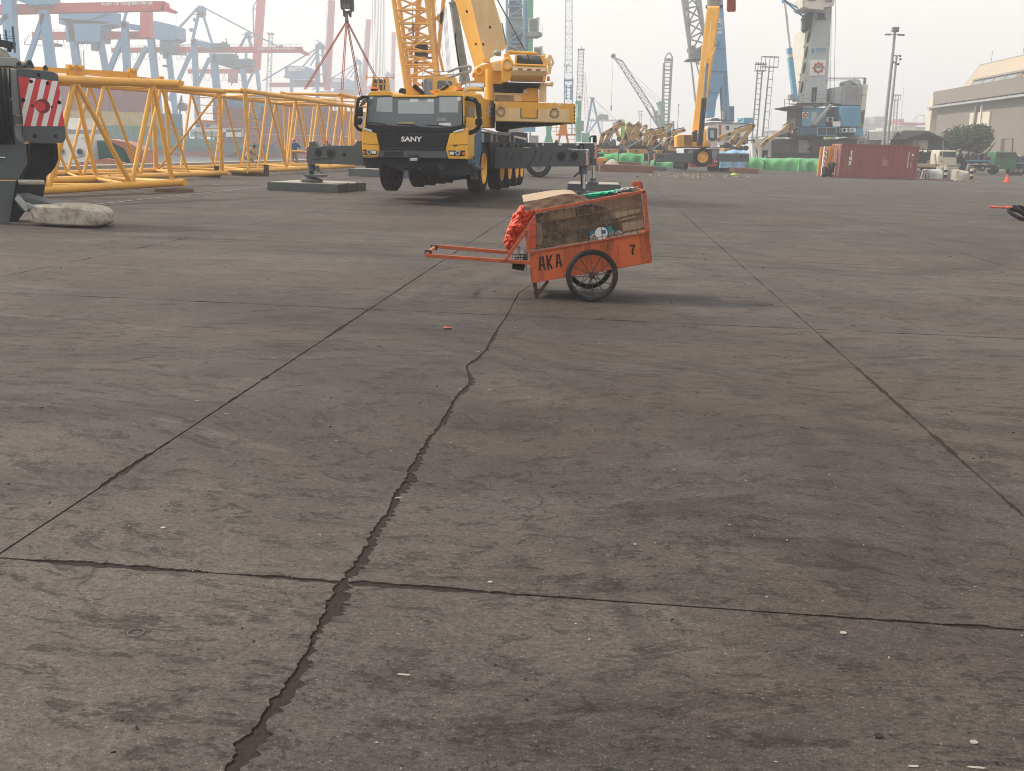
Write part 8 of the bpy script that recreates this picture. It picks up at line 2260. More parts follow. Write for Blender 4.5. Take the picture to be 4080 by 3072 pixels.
# trucks, shed, tree, warehouse on the right
def flatbed(label, D, cabx, caby0, caby1, cabw, col, bed, wheels, loadseed, dirn=1):
 T = TH('truck', label, 'truck', 'N', cabx, D, group='parked lorries')
 x0, x1 = cabx, cabx + cabw
 draw(T, 'N', D, [
  ('cab', col, [('p', [(x0 + 14, caby0 + 6), (x0 + 24, caby0), (x1 - 6, caby0 + 3), (x1, caby0 + 20), (x1, caby1), (x0 - 6, caby1 - 5), (x0 - 2, caby0 + 90)], 2.3)], {'bevel': .12}),
  ('windscreen', 'glass_dark', [('p', [(x0 + 62, caby0 + 18), (x1 - 10, caby0 + 20), (x1 - 6, caby0 + 84), (x0 + 55, caby0 + 80)], .04, -.03)]), ('side_window', 'glass_dark', [('p', [(x0 + 28, caby0 + 22), (x0 + 48, caby0 + 18), (x0 + 44, caby0 + 70), (x0 + 22, caby0 + 62)], .04, -.03)]),
  ('bumper', col, [('r', x0 + 30, caby1 - 28, x1, caby1 - 2, .3, -.2)]), ('headlight', 'lamp_lens', [('r', x0 + 45, caby1 - 50, x0 + 62, caby1 - 38, .05, -.05)]), ('bumper_mark', 'brick_red', [('r', x0 + 35, caby1 - 60, x0 + 60, caby1 - 45, .04, -.05)]),
  ('bed', 'kmu_blue', [('b', bed[0], bed[1], bed[2], bed[3], 14, 2.4, 1)]), ('bed_frame', 'dark_steel', [('b', bed[0] + 10, bed[1] + 18, bed[2], bed[3] + 20, 24, 1.6, 1.2)]),
  ('side_guard', 'paint_white', [('b', bed[0] + (bed[2] - bed[0]) * .35, bed[1] + 70, bed[0] + (bed[2] - bed[0]) * .6, bed[1] + 74, 5, .1, .8), ('b', bed[0] + (bed[2] - bed[0]) * .35, bed[1] + 45, bed[0] + (bed[2] - bed[0]) * .6, bed[1] + 48, 5, .1, .8)]),
 ])
 for wx, wy in wheels:
  c_ = W0.Y('N', wx, wy, D + .8)
  MB().tube(c_, c_ + np.array([0, .35, 0]), max(c_[2] - .02, .45), 24).o('tyre', 'rubber', T, smooth=True)
  MB().tube(c_ - np.array([0, .03, 0]), c_, .24, 16).o('hub', 'light_grey', T)
 r = random.Random(loadseed)
 m = MB(); m2 = MB()
 n = 18
 for i in range(n):
  t = (i + .5) / n
  x, y = bed[0] + (bed[2] - bed[0]) * t, bed[1] + (bed[3] - bed[1]) * t
  h = r.uniform(50, 105)
  a_ = W0.Y('N', x - 14, y - 8, D + 1.3)
  b_ = W0.Y('N', x + r.uniform(15, 40), y - h, D + 1.3)
  (m if i % 3 else m2).prism([a_, (b_[0], a_[1], a_[2]), b_, (a_[0], a_[1], b_[2] - r.uniform(0, .3))], (0, r.uniform(.8, 1.8), 0))
  if i % 4 == 0:
   MB().beam(W0.Y('N', x, y - 5, D + 1), W0.Y('N', x + 3, y - 110, D + 1), .12).o('stake', 'rust', T)
 m.o('load', 'kmu_dark', T); m2.o('load', 'light_grey', T)
 return T
flatbed('cream lorry cab with a dark loaded trailer, nearest the shed', 118, 872, 1208, 1392, 225, 'truck_cream', (1010, 1335, 1490, 1335), [(1080, 1388), (1122, 1390)], 3)
flatbed('green lorry with a blue flatbed at the right edge', 122, 1560, 1222, 1440, 260, 'truck_green', (1700, 1362, 2150, 1366), [(1757, 1448), (1815, 1450), (1872, 1452), (1545, 1430)], 4)
flatbed('lorry hidden behind the container end, only its blue bed and dark load showing', 124, 470, 1260, 1400, 130, 'truck_cream', (620, 1318, 880, 1312), [(760, 1350)], 5)
T = TH('trailer_chassis', 'white-railed trailer chassis between the cream and green lorries', 'trailer', 'N', 1450, 120)
draw(T, 'N', 120, [('chassis', 'dark_steel', [('r', 1340, 1385, 1540, 1420, 2)]), ('side_guard', 'paint_white', [('b', 1425, 1385, 1515, 1390, 6), ('b', 1430, 1420, 1505, 1428, 10)]), ('tyre', 'rubber', [('c', 1410, 1420, 38, .5, -.3), ('c', 1545, 1425, 32, .5, -.3)]), ('hub', 'light_grey', [('c', 1410, 1420, 16, .05, -.35)])])
T = TH('flat_trailer', 'low wooden-decked trailer with yellow markings behind the right end of the container', 'trailer', 'N', 740, 95)
draw(T, 'N', 95, [('deck', 'concrete_pale', [('b', 600, 1378, 890, 1388, 22, 2.6)]), ('side_rail', 'box_yellow', [('b', 610, 1402, 880, 1410, 16, .3, -.2)]), ('under_frame', 'dark_steel', [('r', 620, 1412, 860, 1440, 2, .3)]), ('post', 'concrete_pale', [('b', 838, 1255, 850, 1395, 14, .3), ('r', 612, 1425, 655, 1450, .4, -.5)])])
T = TH('open_shed', 'open shed with a dark grey pitched roof in front of the warehouse corner', 'shed', 'N', 700, 135)
draw(T, 'N', 135, [
 ('roof', 'shed_roof', [('p', [(300, 1080), (455, 968), (750, 972), (1005, 1085), (985, 1092), (750, 992), (620, 1032), (480, 1075), (310, 1088)], 14)]),
 ('roof', 'shed_roof', [('p', [(300, 1080), (455, 968), (752, 985), (620, 1028), (480, 1072)], .4, -.3)]),
 ('back_wall', 'shed_dark', [('p', [(480, 1080), (620, 1035), (750, 995), (985, 1095), (985, 1205), (300, 1205), (310, 1090)], .3, 12)]), ('side_wall', 'shed_dark', [('p', [(755, 1010), (940, 1085), (935, 1205), (755, 1205)], .3, 4)]), ('side_wall', 'shed_dark', [('p', [(305, 1088), (480, 1075), (470, 1165), (300, 1150)], .3, 1)]),
 ('post', 'light_grey', [('b', 938, 1090, 935, 1210, 8, .3)]), ('post', 'light_grey', [('b', 1000, 1085, 998, 1190, 6, .3, 6)]),
 ('roof_vent', 'rust', [('p', [(348, 1050), (372, 1000), (395, 985), (410, 1000), (400, 1030)], 1, -1)]),
 ('stored_goods', 'wood_red', [('p', [(480, 1160), (500, 1080), (590, 1050), (640, 1045), (620, 1165)], 3, 3)]), ('stored_goods', 'kmu_cream', [('p', [(560, 1165), (570, 1090), (630, 1060), (625, 1165)], 2, 2.6)]), ('stored_goods', 'shed_roof', [('p', [(625, 1165), (640, 1110), (680, 1090), (700, 1165)], 2, 2.8)]),
])
for i in range(5):
 c_ = W0.Y('N', 688, 1100 + i * 20, 137)
 m = MB(); m.torus(c_, (0, 0, 1), .55, .16, 18, 6); m.o('stacked_coil', 'kmu_cream', T)
T = TH('long_shed', 'low grey shed roof behind the maroon container, left of the light poles', 'shed', 'N', 100, 170)
draw(T, 'N', 170, [('roof', 'shed_roof', [('p', [(-30, 1025), (160, 1022), (200, 1005), (345, 1003), (330, 1080), (80, 1150), (-40, 1150)], 12)]), ('gable', 'shed_dark', [('p', [(85, 1145), (200, 1010), (240, 1075), (240, 1150)], .3, -.2)]), ('wall', 'shed_dark', [('r', -40, 1120, 480, 1200, 10, 1)])])
WH = Fr(85.0, 200.0, 84.8 - 90)
WT = thing('warehouse', 'big beige warehouse with a cream corrugated roof at the right edge', 'building', (85, 200, 0))
def wpl(name, m_, pts, t, xl=0.0, **kw):
 mb = MB()
 mb.prism([WH.X('N', x, y, xl) for x, y in pts], WH.ax * t)
 return mb.o(name, m_, WT, **kw)
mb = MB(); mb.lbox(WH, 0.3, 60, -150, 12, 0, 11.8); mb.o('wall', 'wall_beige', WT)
zt_, zb_ = 15.2, 12.6
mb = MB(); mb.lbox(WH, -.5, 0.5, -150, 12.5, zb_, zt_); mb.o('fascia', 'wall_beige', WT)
mb = MB(); mb.lbox(WH, -1.3, 0.3, -150, 12.9, zb_ - .75, zb_ - .4); mb.o('canopy', 'eave_grey', WT)
for i in range(16):
 mb = MB(); mb.lbox(WH, -.4, -.2, 11.8 - 10 * i, 12 - 10 * i, zb_ - .41, zb_); mb.o('canopy_post', 'eave_grey', WT)
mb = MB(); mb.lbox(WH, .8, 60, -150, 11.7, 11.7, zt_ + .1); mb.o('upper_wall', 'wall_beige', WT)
mb = MB(); mb.lbox(WH, -.8, 1.4, 11.0, 14.2, 0, zb_ + 1.4); mb.o('corner_pier', 'wall_panel', WT)
for yy in (-13, -50, -90):
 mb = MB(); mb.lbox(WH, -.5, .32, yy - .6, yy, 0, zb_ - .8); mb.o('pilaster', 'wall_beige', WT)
wpl('plaster_panel', 'wall_panel', [(1255, 758), (1500, 738), (1470, 1000), (1440, 1180), (1225, 1150)], .35, -.05)
wpl('rain_pipe', 'paint_white', [(1390, 640), (1398, 640), (1366, 960), (1358, 960)], .15, -.3)
wpl('doorway', 'shed_dark', [(1632, 1068), (1770, 1066), (1756, 1225), (1622, 1225)], .2, .12)
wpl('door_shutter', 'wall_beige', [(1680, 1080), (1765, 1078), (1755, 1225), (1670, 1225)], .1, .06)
r0, r1, zr = 4.2, 10.0, 21.2
mb = MB()
a0 = WH.L(r0, 10.5, zt_ + .1); a1 = WH.L(r0, -150, zt_ + .1); b0 = WH.L(r1, 18.0, zr); b1 = WH.L(r1, -150, zr); c0 = WH.L(40, 10.5, zt_ - 3); c1 = WH.L(40, -150, zt_ - 3)
mb.add([a0, a1, b1, b0, c0, c1], [(0, 1, 2, 3), (3, 2, 5, 4), (0, 3, 4)])
mb.o('roof', 'roof_cream', WT)
mb = MB()
for i in range(170):
 t = i / 170
 mb.tube(a0 + (a1 - a0) * t + [0, 0, .05], b0 + (b1 - b0) * t + [0, 0, .05], .07, 4, cap=False)
mb.o('roof_corrugation', 'roof_cream', WT, kind='stuff')
mb = MB(); mb.tube(b0, b1, .2, 6); mb.tube(a0, b0, .16, 6); mb.o('ridge_cap', 'eave_grey', WT)
def rpt(u, y, up_=0):
 return WH.L(r0 + (r1 - r0) * u, y, zt_ + (zr - zt_) * u + up_)
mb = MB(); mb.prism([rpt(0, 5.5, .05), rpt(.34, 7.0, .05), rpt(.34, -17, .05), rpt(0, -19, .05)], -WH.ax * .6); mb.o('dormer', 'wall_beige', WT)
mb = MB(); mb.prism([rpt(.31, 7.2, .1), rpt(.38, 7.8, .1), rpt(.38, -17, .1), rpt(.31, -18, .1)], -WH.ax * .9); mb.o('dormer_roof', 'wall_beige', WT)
for i in range(4):
 mb = MB(); mb.prism([rpt(.10, 4.5 - i * 5.6, .1), rpt(.28, 5 - i * 5.6, .1), rpt(.28, .4 - i * 5.6, .1), rpt(.10, 0 - i * 5.6, .1)], -WH.ax * .66); mb.o('dormer_window', 'glass_cab', WT)
for yy in (12, -4, -20):
 mb = MB(); p_ = WH.L(r1, yy, zr); mb.tube(p_, p_ + np.array([0, 0, 2.2]), .05, 5); mb.o('lightning_rod', 'mast_grey', WT)
T = TH('tree', 'bushy dark green tree in front of the pale warehouse panel', 'tree', 'N', 1250, 140)
base_ = W0.Y('N', 1250, 1200, 140); base_[2] = 0
m = MB()
for dx, dz, r_ in ((-4, 3.4, .22), (-1.5, 4, .25), (1.5, 4.2, .25), (4.3, 5.5, .2)):
 m.tube(base_ + [dx * .25, 0, 0], base_ + [dx * .6, 0, dz * .5], r_, 7, r_ * .75)
 m.tube(base_ + [dx * .6, 0, dz * .5], base_ + [dx * .8, 0, dz * .75], r_ * .75, 7, r_ * .3)
m.o('trunk', 'bark', T)
rt = random.Random(21)
vs, fs = [], []
cl_ = [(1050, 1070, 2.3), (1110, 1050, 2.6), (1170, 1060, 2.5), (1220, 1040, 2.6), (1280, 1030, 2.6), (1330, 1010, 2.3), (1390, 1020, 2.5), (1405, 965, 1.3), (1440, 1060, 1.6), (1350, 1090, 2.4), (1260, 1110, 2.3), (1180, 1120, 1.9), (1090, 1130, 2.0), (1020, 1130, 1.4), (1420, 1120, 1.6), (1310, 1150, 1.8), (1370, 1165, 1.6)]
crown = MB()
for x, y, R in cl_:
 R *= .66
 c_ = W0.Y('N', x, y, 140 + rt.uniform(-1.5, 1.5))
 for i in range(int(420 * R)):
  th, ph_ = rt.uniform(0, 6.283), math.acos(rt.uniform(-1, 1))
  rr = R * (rt.uniform(.35, 1) ** .5) * (1 + .25 * math.sin(th * 3 + x))
  p_ = c_ + rr * np.array([math.sin(ph_) * math.cos(th), math.sin(ph_) * math.sin(th), math.cos(ph_) * .8])
  if p_[2] < 1.2:
   continue
  s_ = rt.uniform(.10, .24)
  u_ = np.array([rt.gauss(0, 1), rt.gauss(0, 1), rt.gauss(0, .6)]); u_ /= np.linalg.norm(u_)
  w_ = np.cross(u_, [rt.gauss(0, 1), rt.gauss(0, 1), rt.gauss(0, 1)]); w_ /= np.linalg.norm(w_)
  crown.add([p_ - u_ * s_, p_ + w_ * s_ * .6, p_ + u_ * s_, p_ - w_ * s_ * .6], [(0, 1, 2, 3)])
crown.o('crown', 'leaf', T)
T = TH('port_office', 'pale far office blocks with a blue round mark and lettering, behind the light poles', 'building', 'N', 120, 520)
draw(T, 'N', 520, [('block', 'far_grey', [('r', -40, 830, 40, 1000, 20)], {'label': 'blue-grey tower block'}), ('block', 'far_grey', [('r', 100, 800, 250, 900, 20)]), ('lower_block', 'box_grey', [('r', 38, 885, 260, 960, 15, -1)]), ('round_mark', 'logo_blue', [('c', 190, 838, 28, .5, -1.6)]), ('round_mark', 'far_grey', [('c', 198, 838, 15, .5, -1.9)])])
text('PORT OF TANJUNG PRIOK', 'lettering', 'logo_blue', T, W0.Y('N', -60, 925, 518), W0.Y('N', 330, 925, 518), W0.Y('N', -60, 895, 518))
T = TH('storage_tanks', 'pale far tanks and a long pipe deck under the small gantry, left of the warehouse', 'industrial plant', 'N', 560, 430)
draw(T, 'N', 430, [('tank', 'wall_panel', [('r', 320, 930, 470, 1000, 20)]), ('tank', 'wall_panel', [('r', 470, 905, 610, 990, 20, 2)]), ('deck', 'raised_red', [('b', 400, 880, 775, 890, 22, 10, 1)]), ('tank', 'box_grey', [('r', 620, 925, 760, 985, 20, 3)]),
  ('frame', 'mast_grey', [('b', 608, 800, 606, 880, 6), ('b', 608, 795, 705, 785, 5), ('b', 705, 785, 702, 880, 5), ('b', 572, 820, 572, 880, 4)]), ('red_shed', 'raised_red', [('p', [(300, 895), (300, 870), (385, 835), (460, 828), (462, 890)], 12, 20)])])
for i, (k, x0, x1, y, D, h, seed, lb) in enumerate((('N', -30, 110, 985, 300, 5, 2, 'dark far trees behind the container top, left of the poles'), ('N', 460, 520, 880, 480, 8, 3, 'far tree clump above the red shed'), ('M', 380, 480, 470, 420, 9, 5, 'far pale green trees left of the grey harbour crane'))):
 r = random.Random(seed)
 m = MB()
 a, b = W0.Y(k, x0, y, D), W0.Y(k, x1, y, D)
 zt2_ = max(a[2], b[2])
 for j in range(1500):
  t = r.random()
  x = a[0] + (b[0] - a[0]) * t
  H = zt2_ * (.75 + .25 * math.sin(t * 9 + seed) * math.sin(t * 3.1 * seed))
  p_ = np.array([x + r.gauss(0, .8), D + r.uniform(-3, 3), r.uniform(.1, 1) * H])
  s_ = r.uniform(.3, .8)
  u_ = np.array([r.gauss(0, 1), r.gauss(0, 1), r.gauss(0, 1)]); u_ /= np.linalg.norm(u_)
  w_ = np.cross(u_, [r.gauss(0, 1), r.gauss(0, 1), r.gauss(0, 1)]); w_ /= np.linalg.norm(w_)
  m.add([p_ - u_ * s_, p_ + w_ * s_ * .7, p_ + u_ * s_, p_ - w_ * s_ * .7], [(0, 1, 2, 3)])
 o = m.o('tree_belt', 'far_green', loc=((a[0] + b[0]) / 2, D, 0)); o['kind'] = 'stuff'; tag(o, lb, 'trees')
rb_ = random.Random(12)
for i, (x0, x1, yt, D, lb) in enumerate(((2420, 2470, 596, 300, 'low pale quay shed behind the excavators'), (2060, 2330, 588, 330, 'long pale quay shed seen under the counterweight'), (3030, 3170, 548, 420, 'pale blue far warehouse left of the harbour crane legs'), (3080, 3120, 525, 440, 'pale far block with a lamp pole, left of the grey harbour crane'), (3200, 3560, 590, 300, 'low far shed behind the maroon container'), (1450, 2060, 584, 340, 'long far quay shed mostly behind the truck crane'))):
 a, b = W0.Y('S', x0, yt, D), W0.Y('S', x1, yt, D)
 m = MB(); m.box(((a[0] + b[0]) / 2, D + 8, a[2] / 2), (b[0] - a[0], 16, a[2]))
 m2 = MB()
 T = thing('far_building', lb, 'building', ((a[0] + b[0]) / 2, D, 0))
 m.o('walls', 'far_grey', T)
 m2.box(((a[0] + b[0]) / 2, D + 8, a[2] + .25), (b[0] - a[0] + 1, 17, .5)); m2.o('roof', 'shed_roof', T)
# the orange handcart
ND, FD = 10.62, 11.34
CA = thing('handcart', 'orange rubbish handcart with two spoked wheels standing on the concrete in the middle', 'handcart', (0.6, 10.95, 0))
cp = lambda x, y, d=ND: W0.Y('O', x, y, d)
def cpl(name, m_, pts, t, d=ND, parent=CA, **kw):
 mb = MB()
 mb.prism([cp(x, y, d) for x, y in pts], (0, t, 0))
 return mb.o(name, m_, parent, **kw)
def bar(name, m_, pts, w_, d=ND, parent=CA, t=None, **kw):
 mb = MB()
 w_ = w_ / 2.212 / FPX * d
 for a_, b_ in zip(pts, pts[1:]):
  mb.beam(cp(*a_, d), cp(*b_, d), w_, t or w_)
 return mb.o(name, m_, parent, **kw)
tub = [(1015, 690), (1030, 668), (2060, 492), (2066, 498), (2097, 762), (1040, 945), (1028, 900)]
side = cpl('side_panel', 'cart_orange', tub, 0.012, ND, bevel=.003)
cpl('side_panel', 'cart_orange', tub, 0.012, FD, bevel=.003)
bar('panel_lip', 'cart_frame', [(1028, 676), (2066, 497)], 12, ND - .008, t=.02)
bar('panel_lip', 'cart_frame', [(1040, 942), (2097, 762)], 9, ND - .006, t=.02)
for a_, b_, nm in (((1015, 690), (1040, 945), 'end_plate'), ((2066, 498), (2097, 762), 'end_plate'), ((1040, 940), (2097, 758), 'floor_plate')):
 p0, p1 = cp(*a_, ND + .013), cp(*b_, ND + .013)
 mb = MB()
 n_ = np.array([0, FD - ND - .014, 0])
 mb.add([p0, p1, p1 + n_, p0 + n_], [(0, 1, 2, 3)])
 o = mb.o(nm, 'cart_orange', CA)
 so_ = o.modifiers.new('solid', 'SOLIDIFY'); so_.thickness = .006
for d in (ND - .016, FD + .006):
 bar('top_rail', 'cart_frame', [(1068, 318), (2032, 138)], 26, d, t=.03, bevel=.003)
 bar('rear_post', 'cart_frame', [(2024, 134), (2062, 500)], 30, d, t=.03, bevel=.003)
 bar('front_post', 'cart_frame', [(985, 468), (1012, 680)], 30, d, t=.03, bevel=.003)
bar('rear_post_edge', 'cart_frame', [(2040, 134), (2093, 758)], 9, ND - .012, t=.01)
for x, y in ((1080, 300), (2022, 140), (2075, 660)):
 a_ = cp(x, y, ND - .01)
 MB().beam(a_, a_ + np.array([0, FD - ND + .02, 0]), .028).o('cross_bar', 'cart_frame', CA, bevel=.003)
LT, LB_ = (lambda t: (1010 + (2032 - 1010) * t, 332 + (140 - 332) * t)), (lambda t: (1030 + (2064 - 1030) * t, 672 + (490 - 672) * t))
rm = random.Random(3)
for d in (ND - .004, FD + .02):
 for i in range(1, 17):
  t = i / 16.6
  a_, b_ = LT(t + rm.uniform(-.004, .004)), LB_(t + .005 + rm.uniform(-.004, .004))
  MB().tube(cp(*a_, d), cp(*b_, d), .0036, 6).o('mesh_wire', 'rusty_wire', CA)
 for s in (.30, .62, .93):
  pts = []
  for j in range(9):
   t = j / 8
   a_, b_ = LT(t), LB_(t)
   pts.append(cp(a_[0] + (b_[0] - a_[0]) * s, a_[1] + (b_[1] - a_[1]) * s + rm.uniform(-2, 2), d - .006))
  MB().path(pts, .0036, 6).o('mesh_wire', 'rusty_wire', CA)
bar('handle_bar', 'cart_frame', [(100, 702), (805, 752), (1016, 768)], 32, ND - .02, t=.035, bevel=.004)
bar('handle_bar', 'cart_frame', [(190, 622), (820, 676), (1000, 692)], 30, FD - .05, t=.035, bevel=.004)
MB().beam(cp(118, 690, ND - .02), cp(182, 630, FD - .05), .036).o('grip_bar', 'cart_frame', CA, bevel=.004)
for x, y, d in ((122, 680, ND + .02), (174, 636, FD - .12)):
 MB().tube(cp(x, y, d) - [.028, 0, 0], cp(x, y, d) + [.028, 0.03, 0], .03, 12).o('grip_wrap', 'black', CA)
MB().tube(cp(98, 702, ND - .02) - [.002, 0, 0], cp(104, 702, ND - .02), .013, 10).o('bar_plug', 'black', CA)
bar('brace', 'cart_frame', [(802, 748), (985, 490)], 30, ND - .045, t=.02, bevel=.003)
bar('brace', 'cart_frame', [(815, 672), (990, 440)], 28, FD - .02, t=.02, bevel=.003)
for x, y in ((805, 748), (985, 490), (2060, 760), (1035, 900), (1050, 700)):
 a_ = cp(x, y, ND - .06)
 MB().tube(a_, a_ + np.array([0, .02, 0]), .008, 8).o('bolt', 'rust', CA)
for d in (ND + .02, FD - .06):
 bar('leg', 'rust', [(1062, 940), (1082, 1080)], 34, d, t=.035, bevel=.004)
 bar('leg_brace', 'rust', [(1182, 925), (1085, 1052)], 26, d, t=.03, bevel=.004)
 q_ = cp(1082, 1080, d); q_[2] = .004
 MB().box(q_ + [0, 0, .004], (.05, .05, .008)).o('foot_plate', 'rust', CA)
cpl('rear_board', 'cart_frame', [(1922, 60), (1935, 50), (1995, 48), (2012, 62), (2018, 130), (1930, 132)], .03, FD - .25, bevel=.006)
cpl('board_slot', 'black', [(1946, 100), (1948, 86), (1958, 84), (1962, 100), (1950, 110)], .002, FD - .253)
cpl('rear_board_edge', 'wood', [(1995, 48), (2012, 62), (2018, 130), (2002, 130)], .034, FD - .252)
def strokes(ch, segs, w_, m_='paint_black'):
 mb = MB()
 for x0, y0, x1, y1 in segs:
  p_, q_ = cp(x0, y0, ND - .0022), cp(x1, y1, ND - .0022)
  d_ = q_ - p_; d_ /= np.linalg.norm(d_)
  n_ = np.array([d_[2], 0, -d_[0]]) * w_ * .000614
  mb.prism([p_ - n_, p_ + n_, q_ + n_, q_ - n_], (0, .001, 0))
 mb.o('stencilled_mark', m_, CA)
strokes('A', [(1114, 712, 1106, 838), (1132, 710, 1152, 832), (1112, 790, 1142, 785)], 17)
strokes('K', [(1170, 700, 1184, 830), (1212, 698, 1186, 762), (1188, 766, 1218, 822)], 17)
strokes('A', [(1262, 690, 1256, 812), (1274, 690, 1300, 808), (1262, 768, 1284, 764)], 16)
strokes('7', [(1896, 618, 1948, 612), (1940, 618, 1924, 660), (1922, 656, 1930, 696)], 17)
def cart_wheel(cx, cy, d):
 c_ = cp(cx, cy, d)
 R = c_[2] - .002
 m = MB()
 m.torus(c_, (0, 1, 0), R - .026, .026, 56, 12, 1.0)
 wh = m.o('wheel', 'rubber_dusty', CA, smooth=True)
 m = MB()
 for i in range(72):
  t = 2 * math.pi * i / 72
  rr = np.array([math.cos(t), 0, math.sin(t)])
  tt = np.array([-math.sin(t), 0, math.cos(t)])
  for s in (-1, 1):
   a_ = c_ + rr * (R - .006) + np.array([0, s * .019, 0])
   m.beam(a_ - tt * .007, a_ + tt * .004 + np.array([0, -s * .014, 0]) + rr * .005, .006, .006, rr)
 m.o('tread', 'rubber_dusty', wh)
 MB().lathe(c_, (0, 1, 0), [(R - .046, -.02), (R - .056, -.018), (R - .060, 0), (R - .056, .018), (R - .046, .02)], 48).o('rim', 'spoke_steel', wh, smooth=True)
 m = MB()
 m.tube(c_ - [0, .045, 0], c_ + [0, .045, 0], .024, 16)
 m.tube(c_ - [0, .050, 0], c_ - [0, .044, 0], .034, 16)
 m.tube(c_ + [0, .030, 0], c_ + [0, .036, 0], .034, 16)
 m.tube(c_ - [0, .07, 0], c_ + [0, .05, 0], .011, 12)
 m.o('hub', 'rust', wh, smooth=True)
 for i in range(12):
  t = 2 * math.pi * i / 12 + .12
  s = -1 if i % 2 else 1
  MB().tube(c_ + np.array([math.cos(t + .25 * s) * .03, s * .032, math.sin(t + .25 * s) * .03]), c_ + np.array([math.cos(t), 0, math.sin(t)]) * (R - .056), .0055, 6).o('spoke', 'spoke_steel', wh)
 return c_
c1 = cart_wheel(1567, 880, 10.50)
c2_ = cp(1545, 792, 11.5);
cart_wheel(1545, 790, 11.50)
a_ = c1 + np.array([0, .05, 0]); b_ = cp(1545, 790, 11.46)
MB().tube(a_, b_, .014, 12).o('axle', 'rust', CA)
for d in (ND + .03, FD - .03):
 bar('axle_bracket', 'cart_frame', [(1500, 840), (1567, 880), (1640, 815)], 16, d, t=.02)
# the load
def crumple(name, label, cat, m_, outline, d0, dep, amp, seed, sub=26, puff=0.0, group=None, fold=3.0, shape=None):
 """a crumpled sheet or bag: front outline at d0, bulging, with real thickness to d0 + dep"""
 r = random.Random(seed)
 P_ = [np.array(p, float) for p in outline]
 cx = sum(P_) / len(P_)
 per = []
 for a, b in zip(P_, P_[1:] + P_[:1]):
  k_ = max(1, int(np.linalg.norm(b - a) / 8))
  per += [a + (b - a) * i / k_ for i in range(k_)]
 n_ = len(per)
 ph = [r.uniform(0, 6.28) for _ in range(10)]
 def f(p):
  q = (p[0] / 60.0 * fold, p[1] / 60.0 * fold, seed * 3.7)
  w_ = mn.noise((q[0] * .6, q[1] * .6, seed)) * 1.5
  q = (q[0] + w_, q[1] - w_, q[2])
  return 5.2 * (.55 - abs(mn.noise((q[0] * .9, q[1] * .9, q[2])))) + 2.2 * (.5 - abs(mn.noise((q[0] * 2.3, q[1] * 2.3, q[2] + 5)))) + .5 * (.5 - abs(mn.noise((q[0] * 5, q[1] * 5, q[2] + 9))))
 vs, fs = [], []
 rings = 16
 for side_ in (0, 1):
  for k_ in range(rings + 1):
   s = 1 - k_ / rings
   for p in per:
    q = cx + (p - cx) * s
    jit = np.array([r.uniform(-1, 1), r.uniform(-1, 1)]) * (2.0 if k_ == 0 else .8)
    q = q + jit
    bul = (1 - s ** 2) ** .5
    if side_ == 0:
     d = d0 + dep / 2 - dep / 2 * (.12 + .88 * bul) + amp * f(q) * (.15 + .85 * bul)
    else:
     d = d0 + dep / 2 + dep / 2 * (.12 + .88 * bul) + amp * f(q * 1.1) * .5
    vs.append(cp(q[0], q[1], d))
 R_ = (rings + 1) * n_
 for side_ in (0, 1):
  for k_ in range(rings):
   for i in range(n_):
    a = side_ * R_ + k_ * n_ + i
    b = side_ * R_ + k_ * n_ + (i + 1) % n_
    fs.append((a, b, b + n_, a + n_))
 for i in range(n_):
  fs.append((i, (i + 1) % n_, R_ + (i + 1) % n_, R_ + i))
 m = MB().add(vs, fs)
 loc = cp(cx[0], cx[1], d0)
 o = m.o(name, m_, loc=loc, smooth='sharp')
 for pl in o.data.polygons:
  pl.use_smooth = True
 o.data.set_sharp_from_angle(angle=rad(50))
 return tag(o, label, cat, group)
def sheet(label, m_, pts, d, t=.012, dtop=0.0, name='cardboard_sheet', cat='cardboard', amp=.006, seed=1, group='cardboard in the handcart'):
 r = random.Random(seed)
 per = []
 P_ = [np.array(p, float) for p in pts]
 for a, b in zip(P_, P_[1:] + P_[:1]):
  k_ = max(1, int(np.linalg.norm(b - a) / 40))
  per += [a + (b - a) * i / k_ + np.array([r.uniform(-2.5, 2.5), r.uniform(-2.5, 2.5)]) * (i > 0) for i in range(k_)]
 m = MB()
 m.prism([cp(x, y, d + dtop * (600 - y) / 400) for x, y in per], (0, t, 0))
 return tag(m.o(name, m_, loc=cp(*(sum(P_) / len(P_)), d)), label, cat, group)
sheet('large dark stained cardboard sheet filling the left and middle of the cart mesh', 'cardboard_wet', [(1060, 340), (1300, 300), (1560, 250), (1640, 270), (1690, 282), (1740, 330), (1790, 385), (1800, 440), (1840, 480), (1832, 520), (1060, 655)], ND + .035, seed=2)
sheet('pale brown cardboard panels at the right end behind the cart mesh', 'cardboard', [(1560, 235), (2000, 160), (2036, 470), (1760, 530), (1600, 545)], ND + .07, seed=3)
sheet('pale cardboard flap near the top right of the cart mesh', 'cardboard_light', [(1740, 330), (1990, 290), (1995, 320), (1780, 375)], ND + .055, seed=4)
sheet('pale cardboard strip across the middle right of the cart mesh', 'cardboard_light', [(1815, 385), (1960, 350), (1962, 362), (1820, 400)], ND + .05, seed=5)
sheet('pale cardboard panel low at the right end of the cart mesh', 'cardboard_light', [(1830, 420), (2030, 385), (2036, 458), (1842, 495)], ND + .052, seed=6)
sheet('brown stained cardboard just left of the middle behind the mesh', 'cardboard', [(1075, 420), (1120, 415), (1140, 560), (1110, 620), (1075, 600)], ND + .028, t=.004, seed=7)
sheet('brown cardboard patch at the upper middle of the mesh', 'cardboard', [(1180, 312), (1420, 280), (1425, 360), (1300, 380), (1190, 385)], ND + .03, t=.004, seed=8)
TB = thing('cardboard_sheet', 'big folded cardboard sheet sticking up out of the left half of the cart', 'cardboard', cp(1200, 250, 10.9), 'cardboard in the handcart')
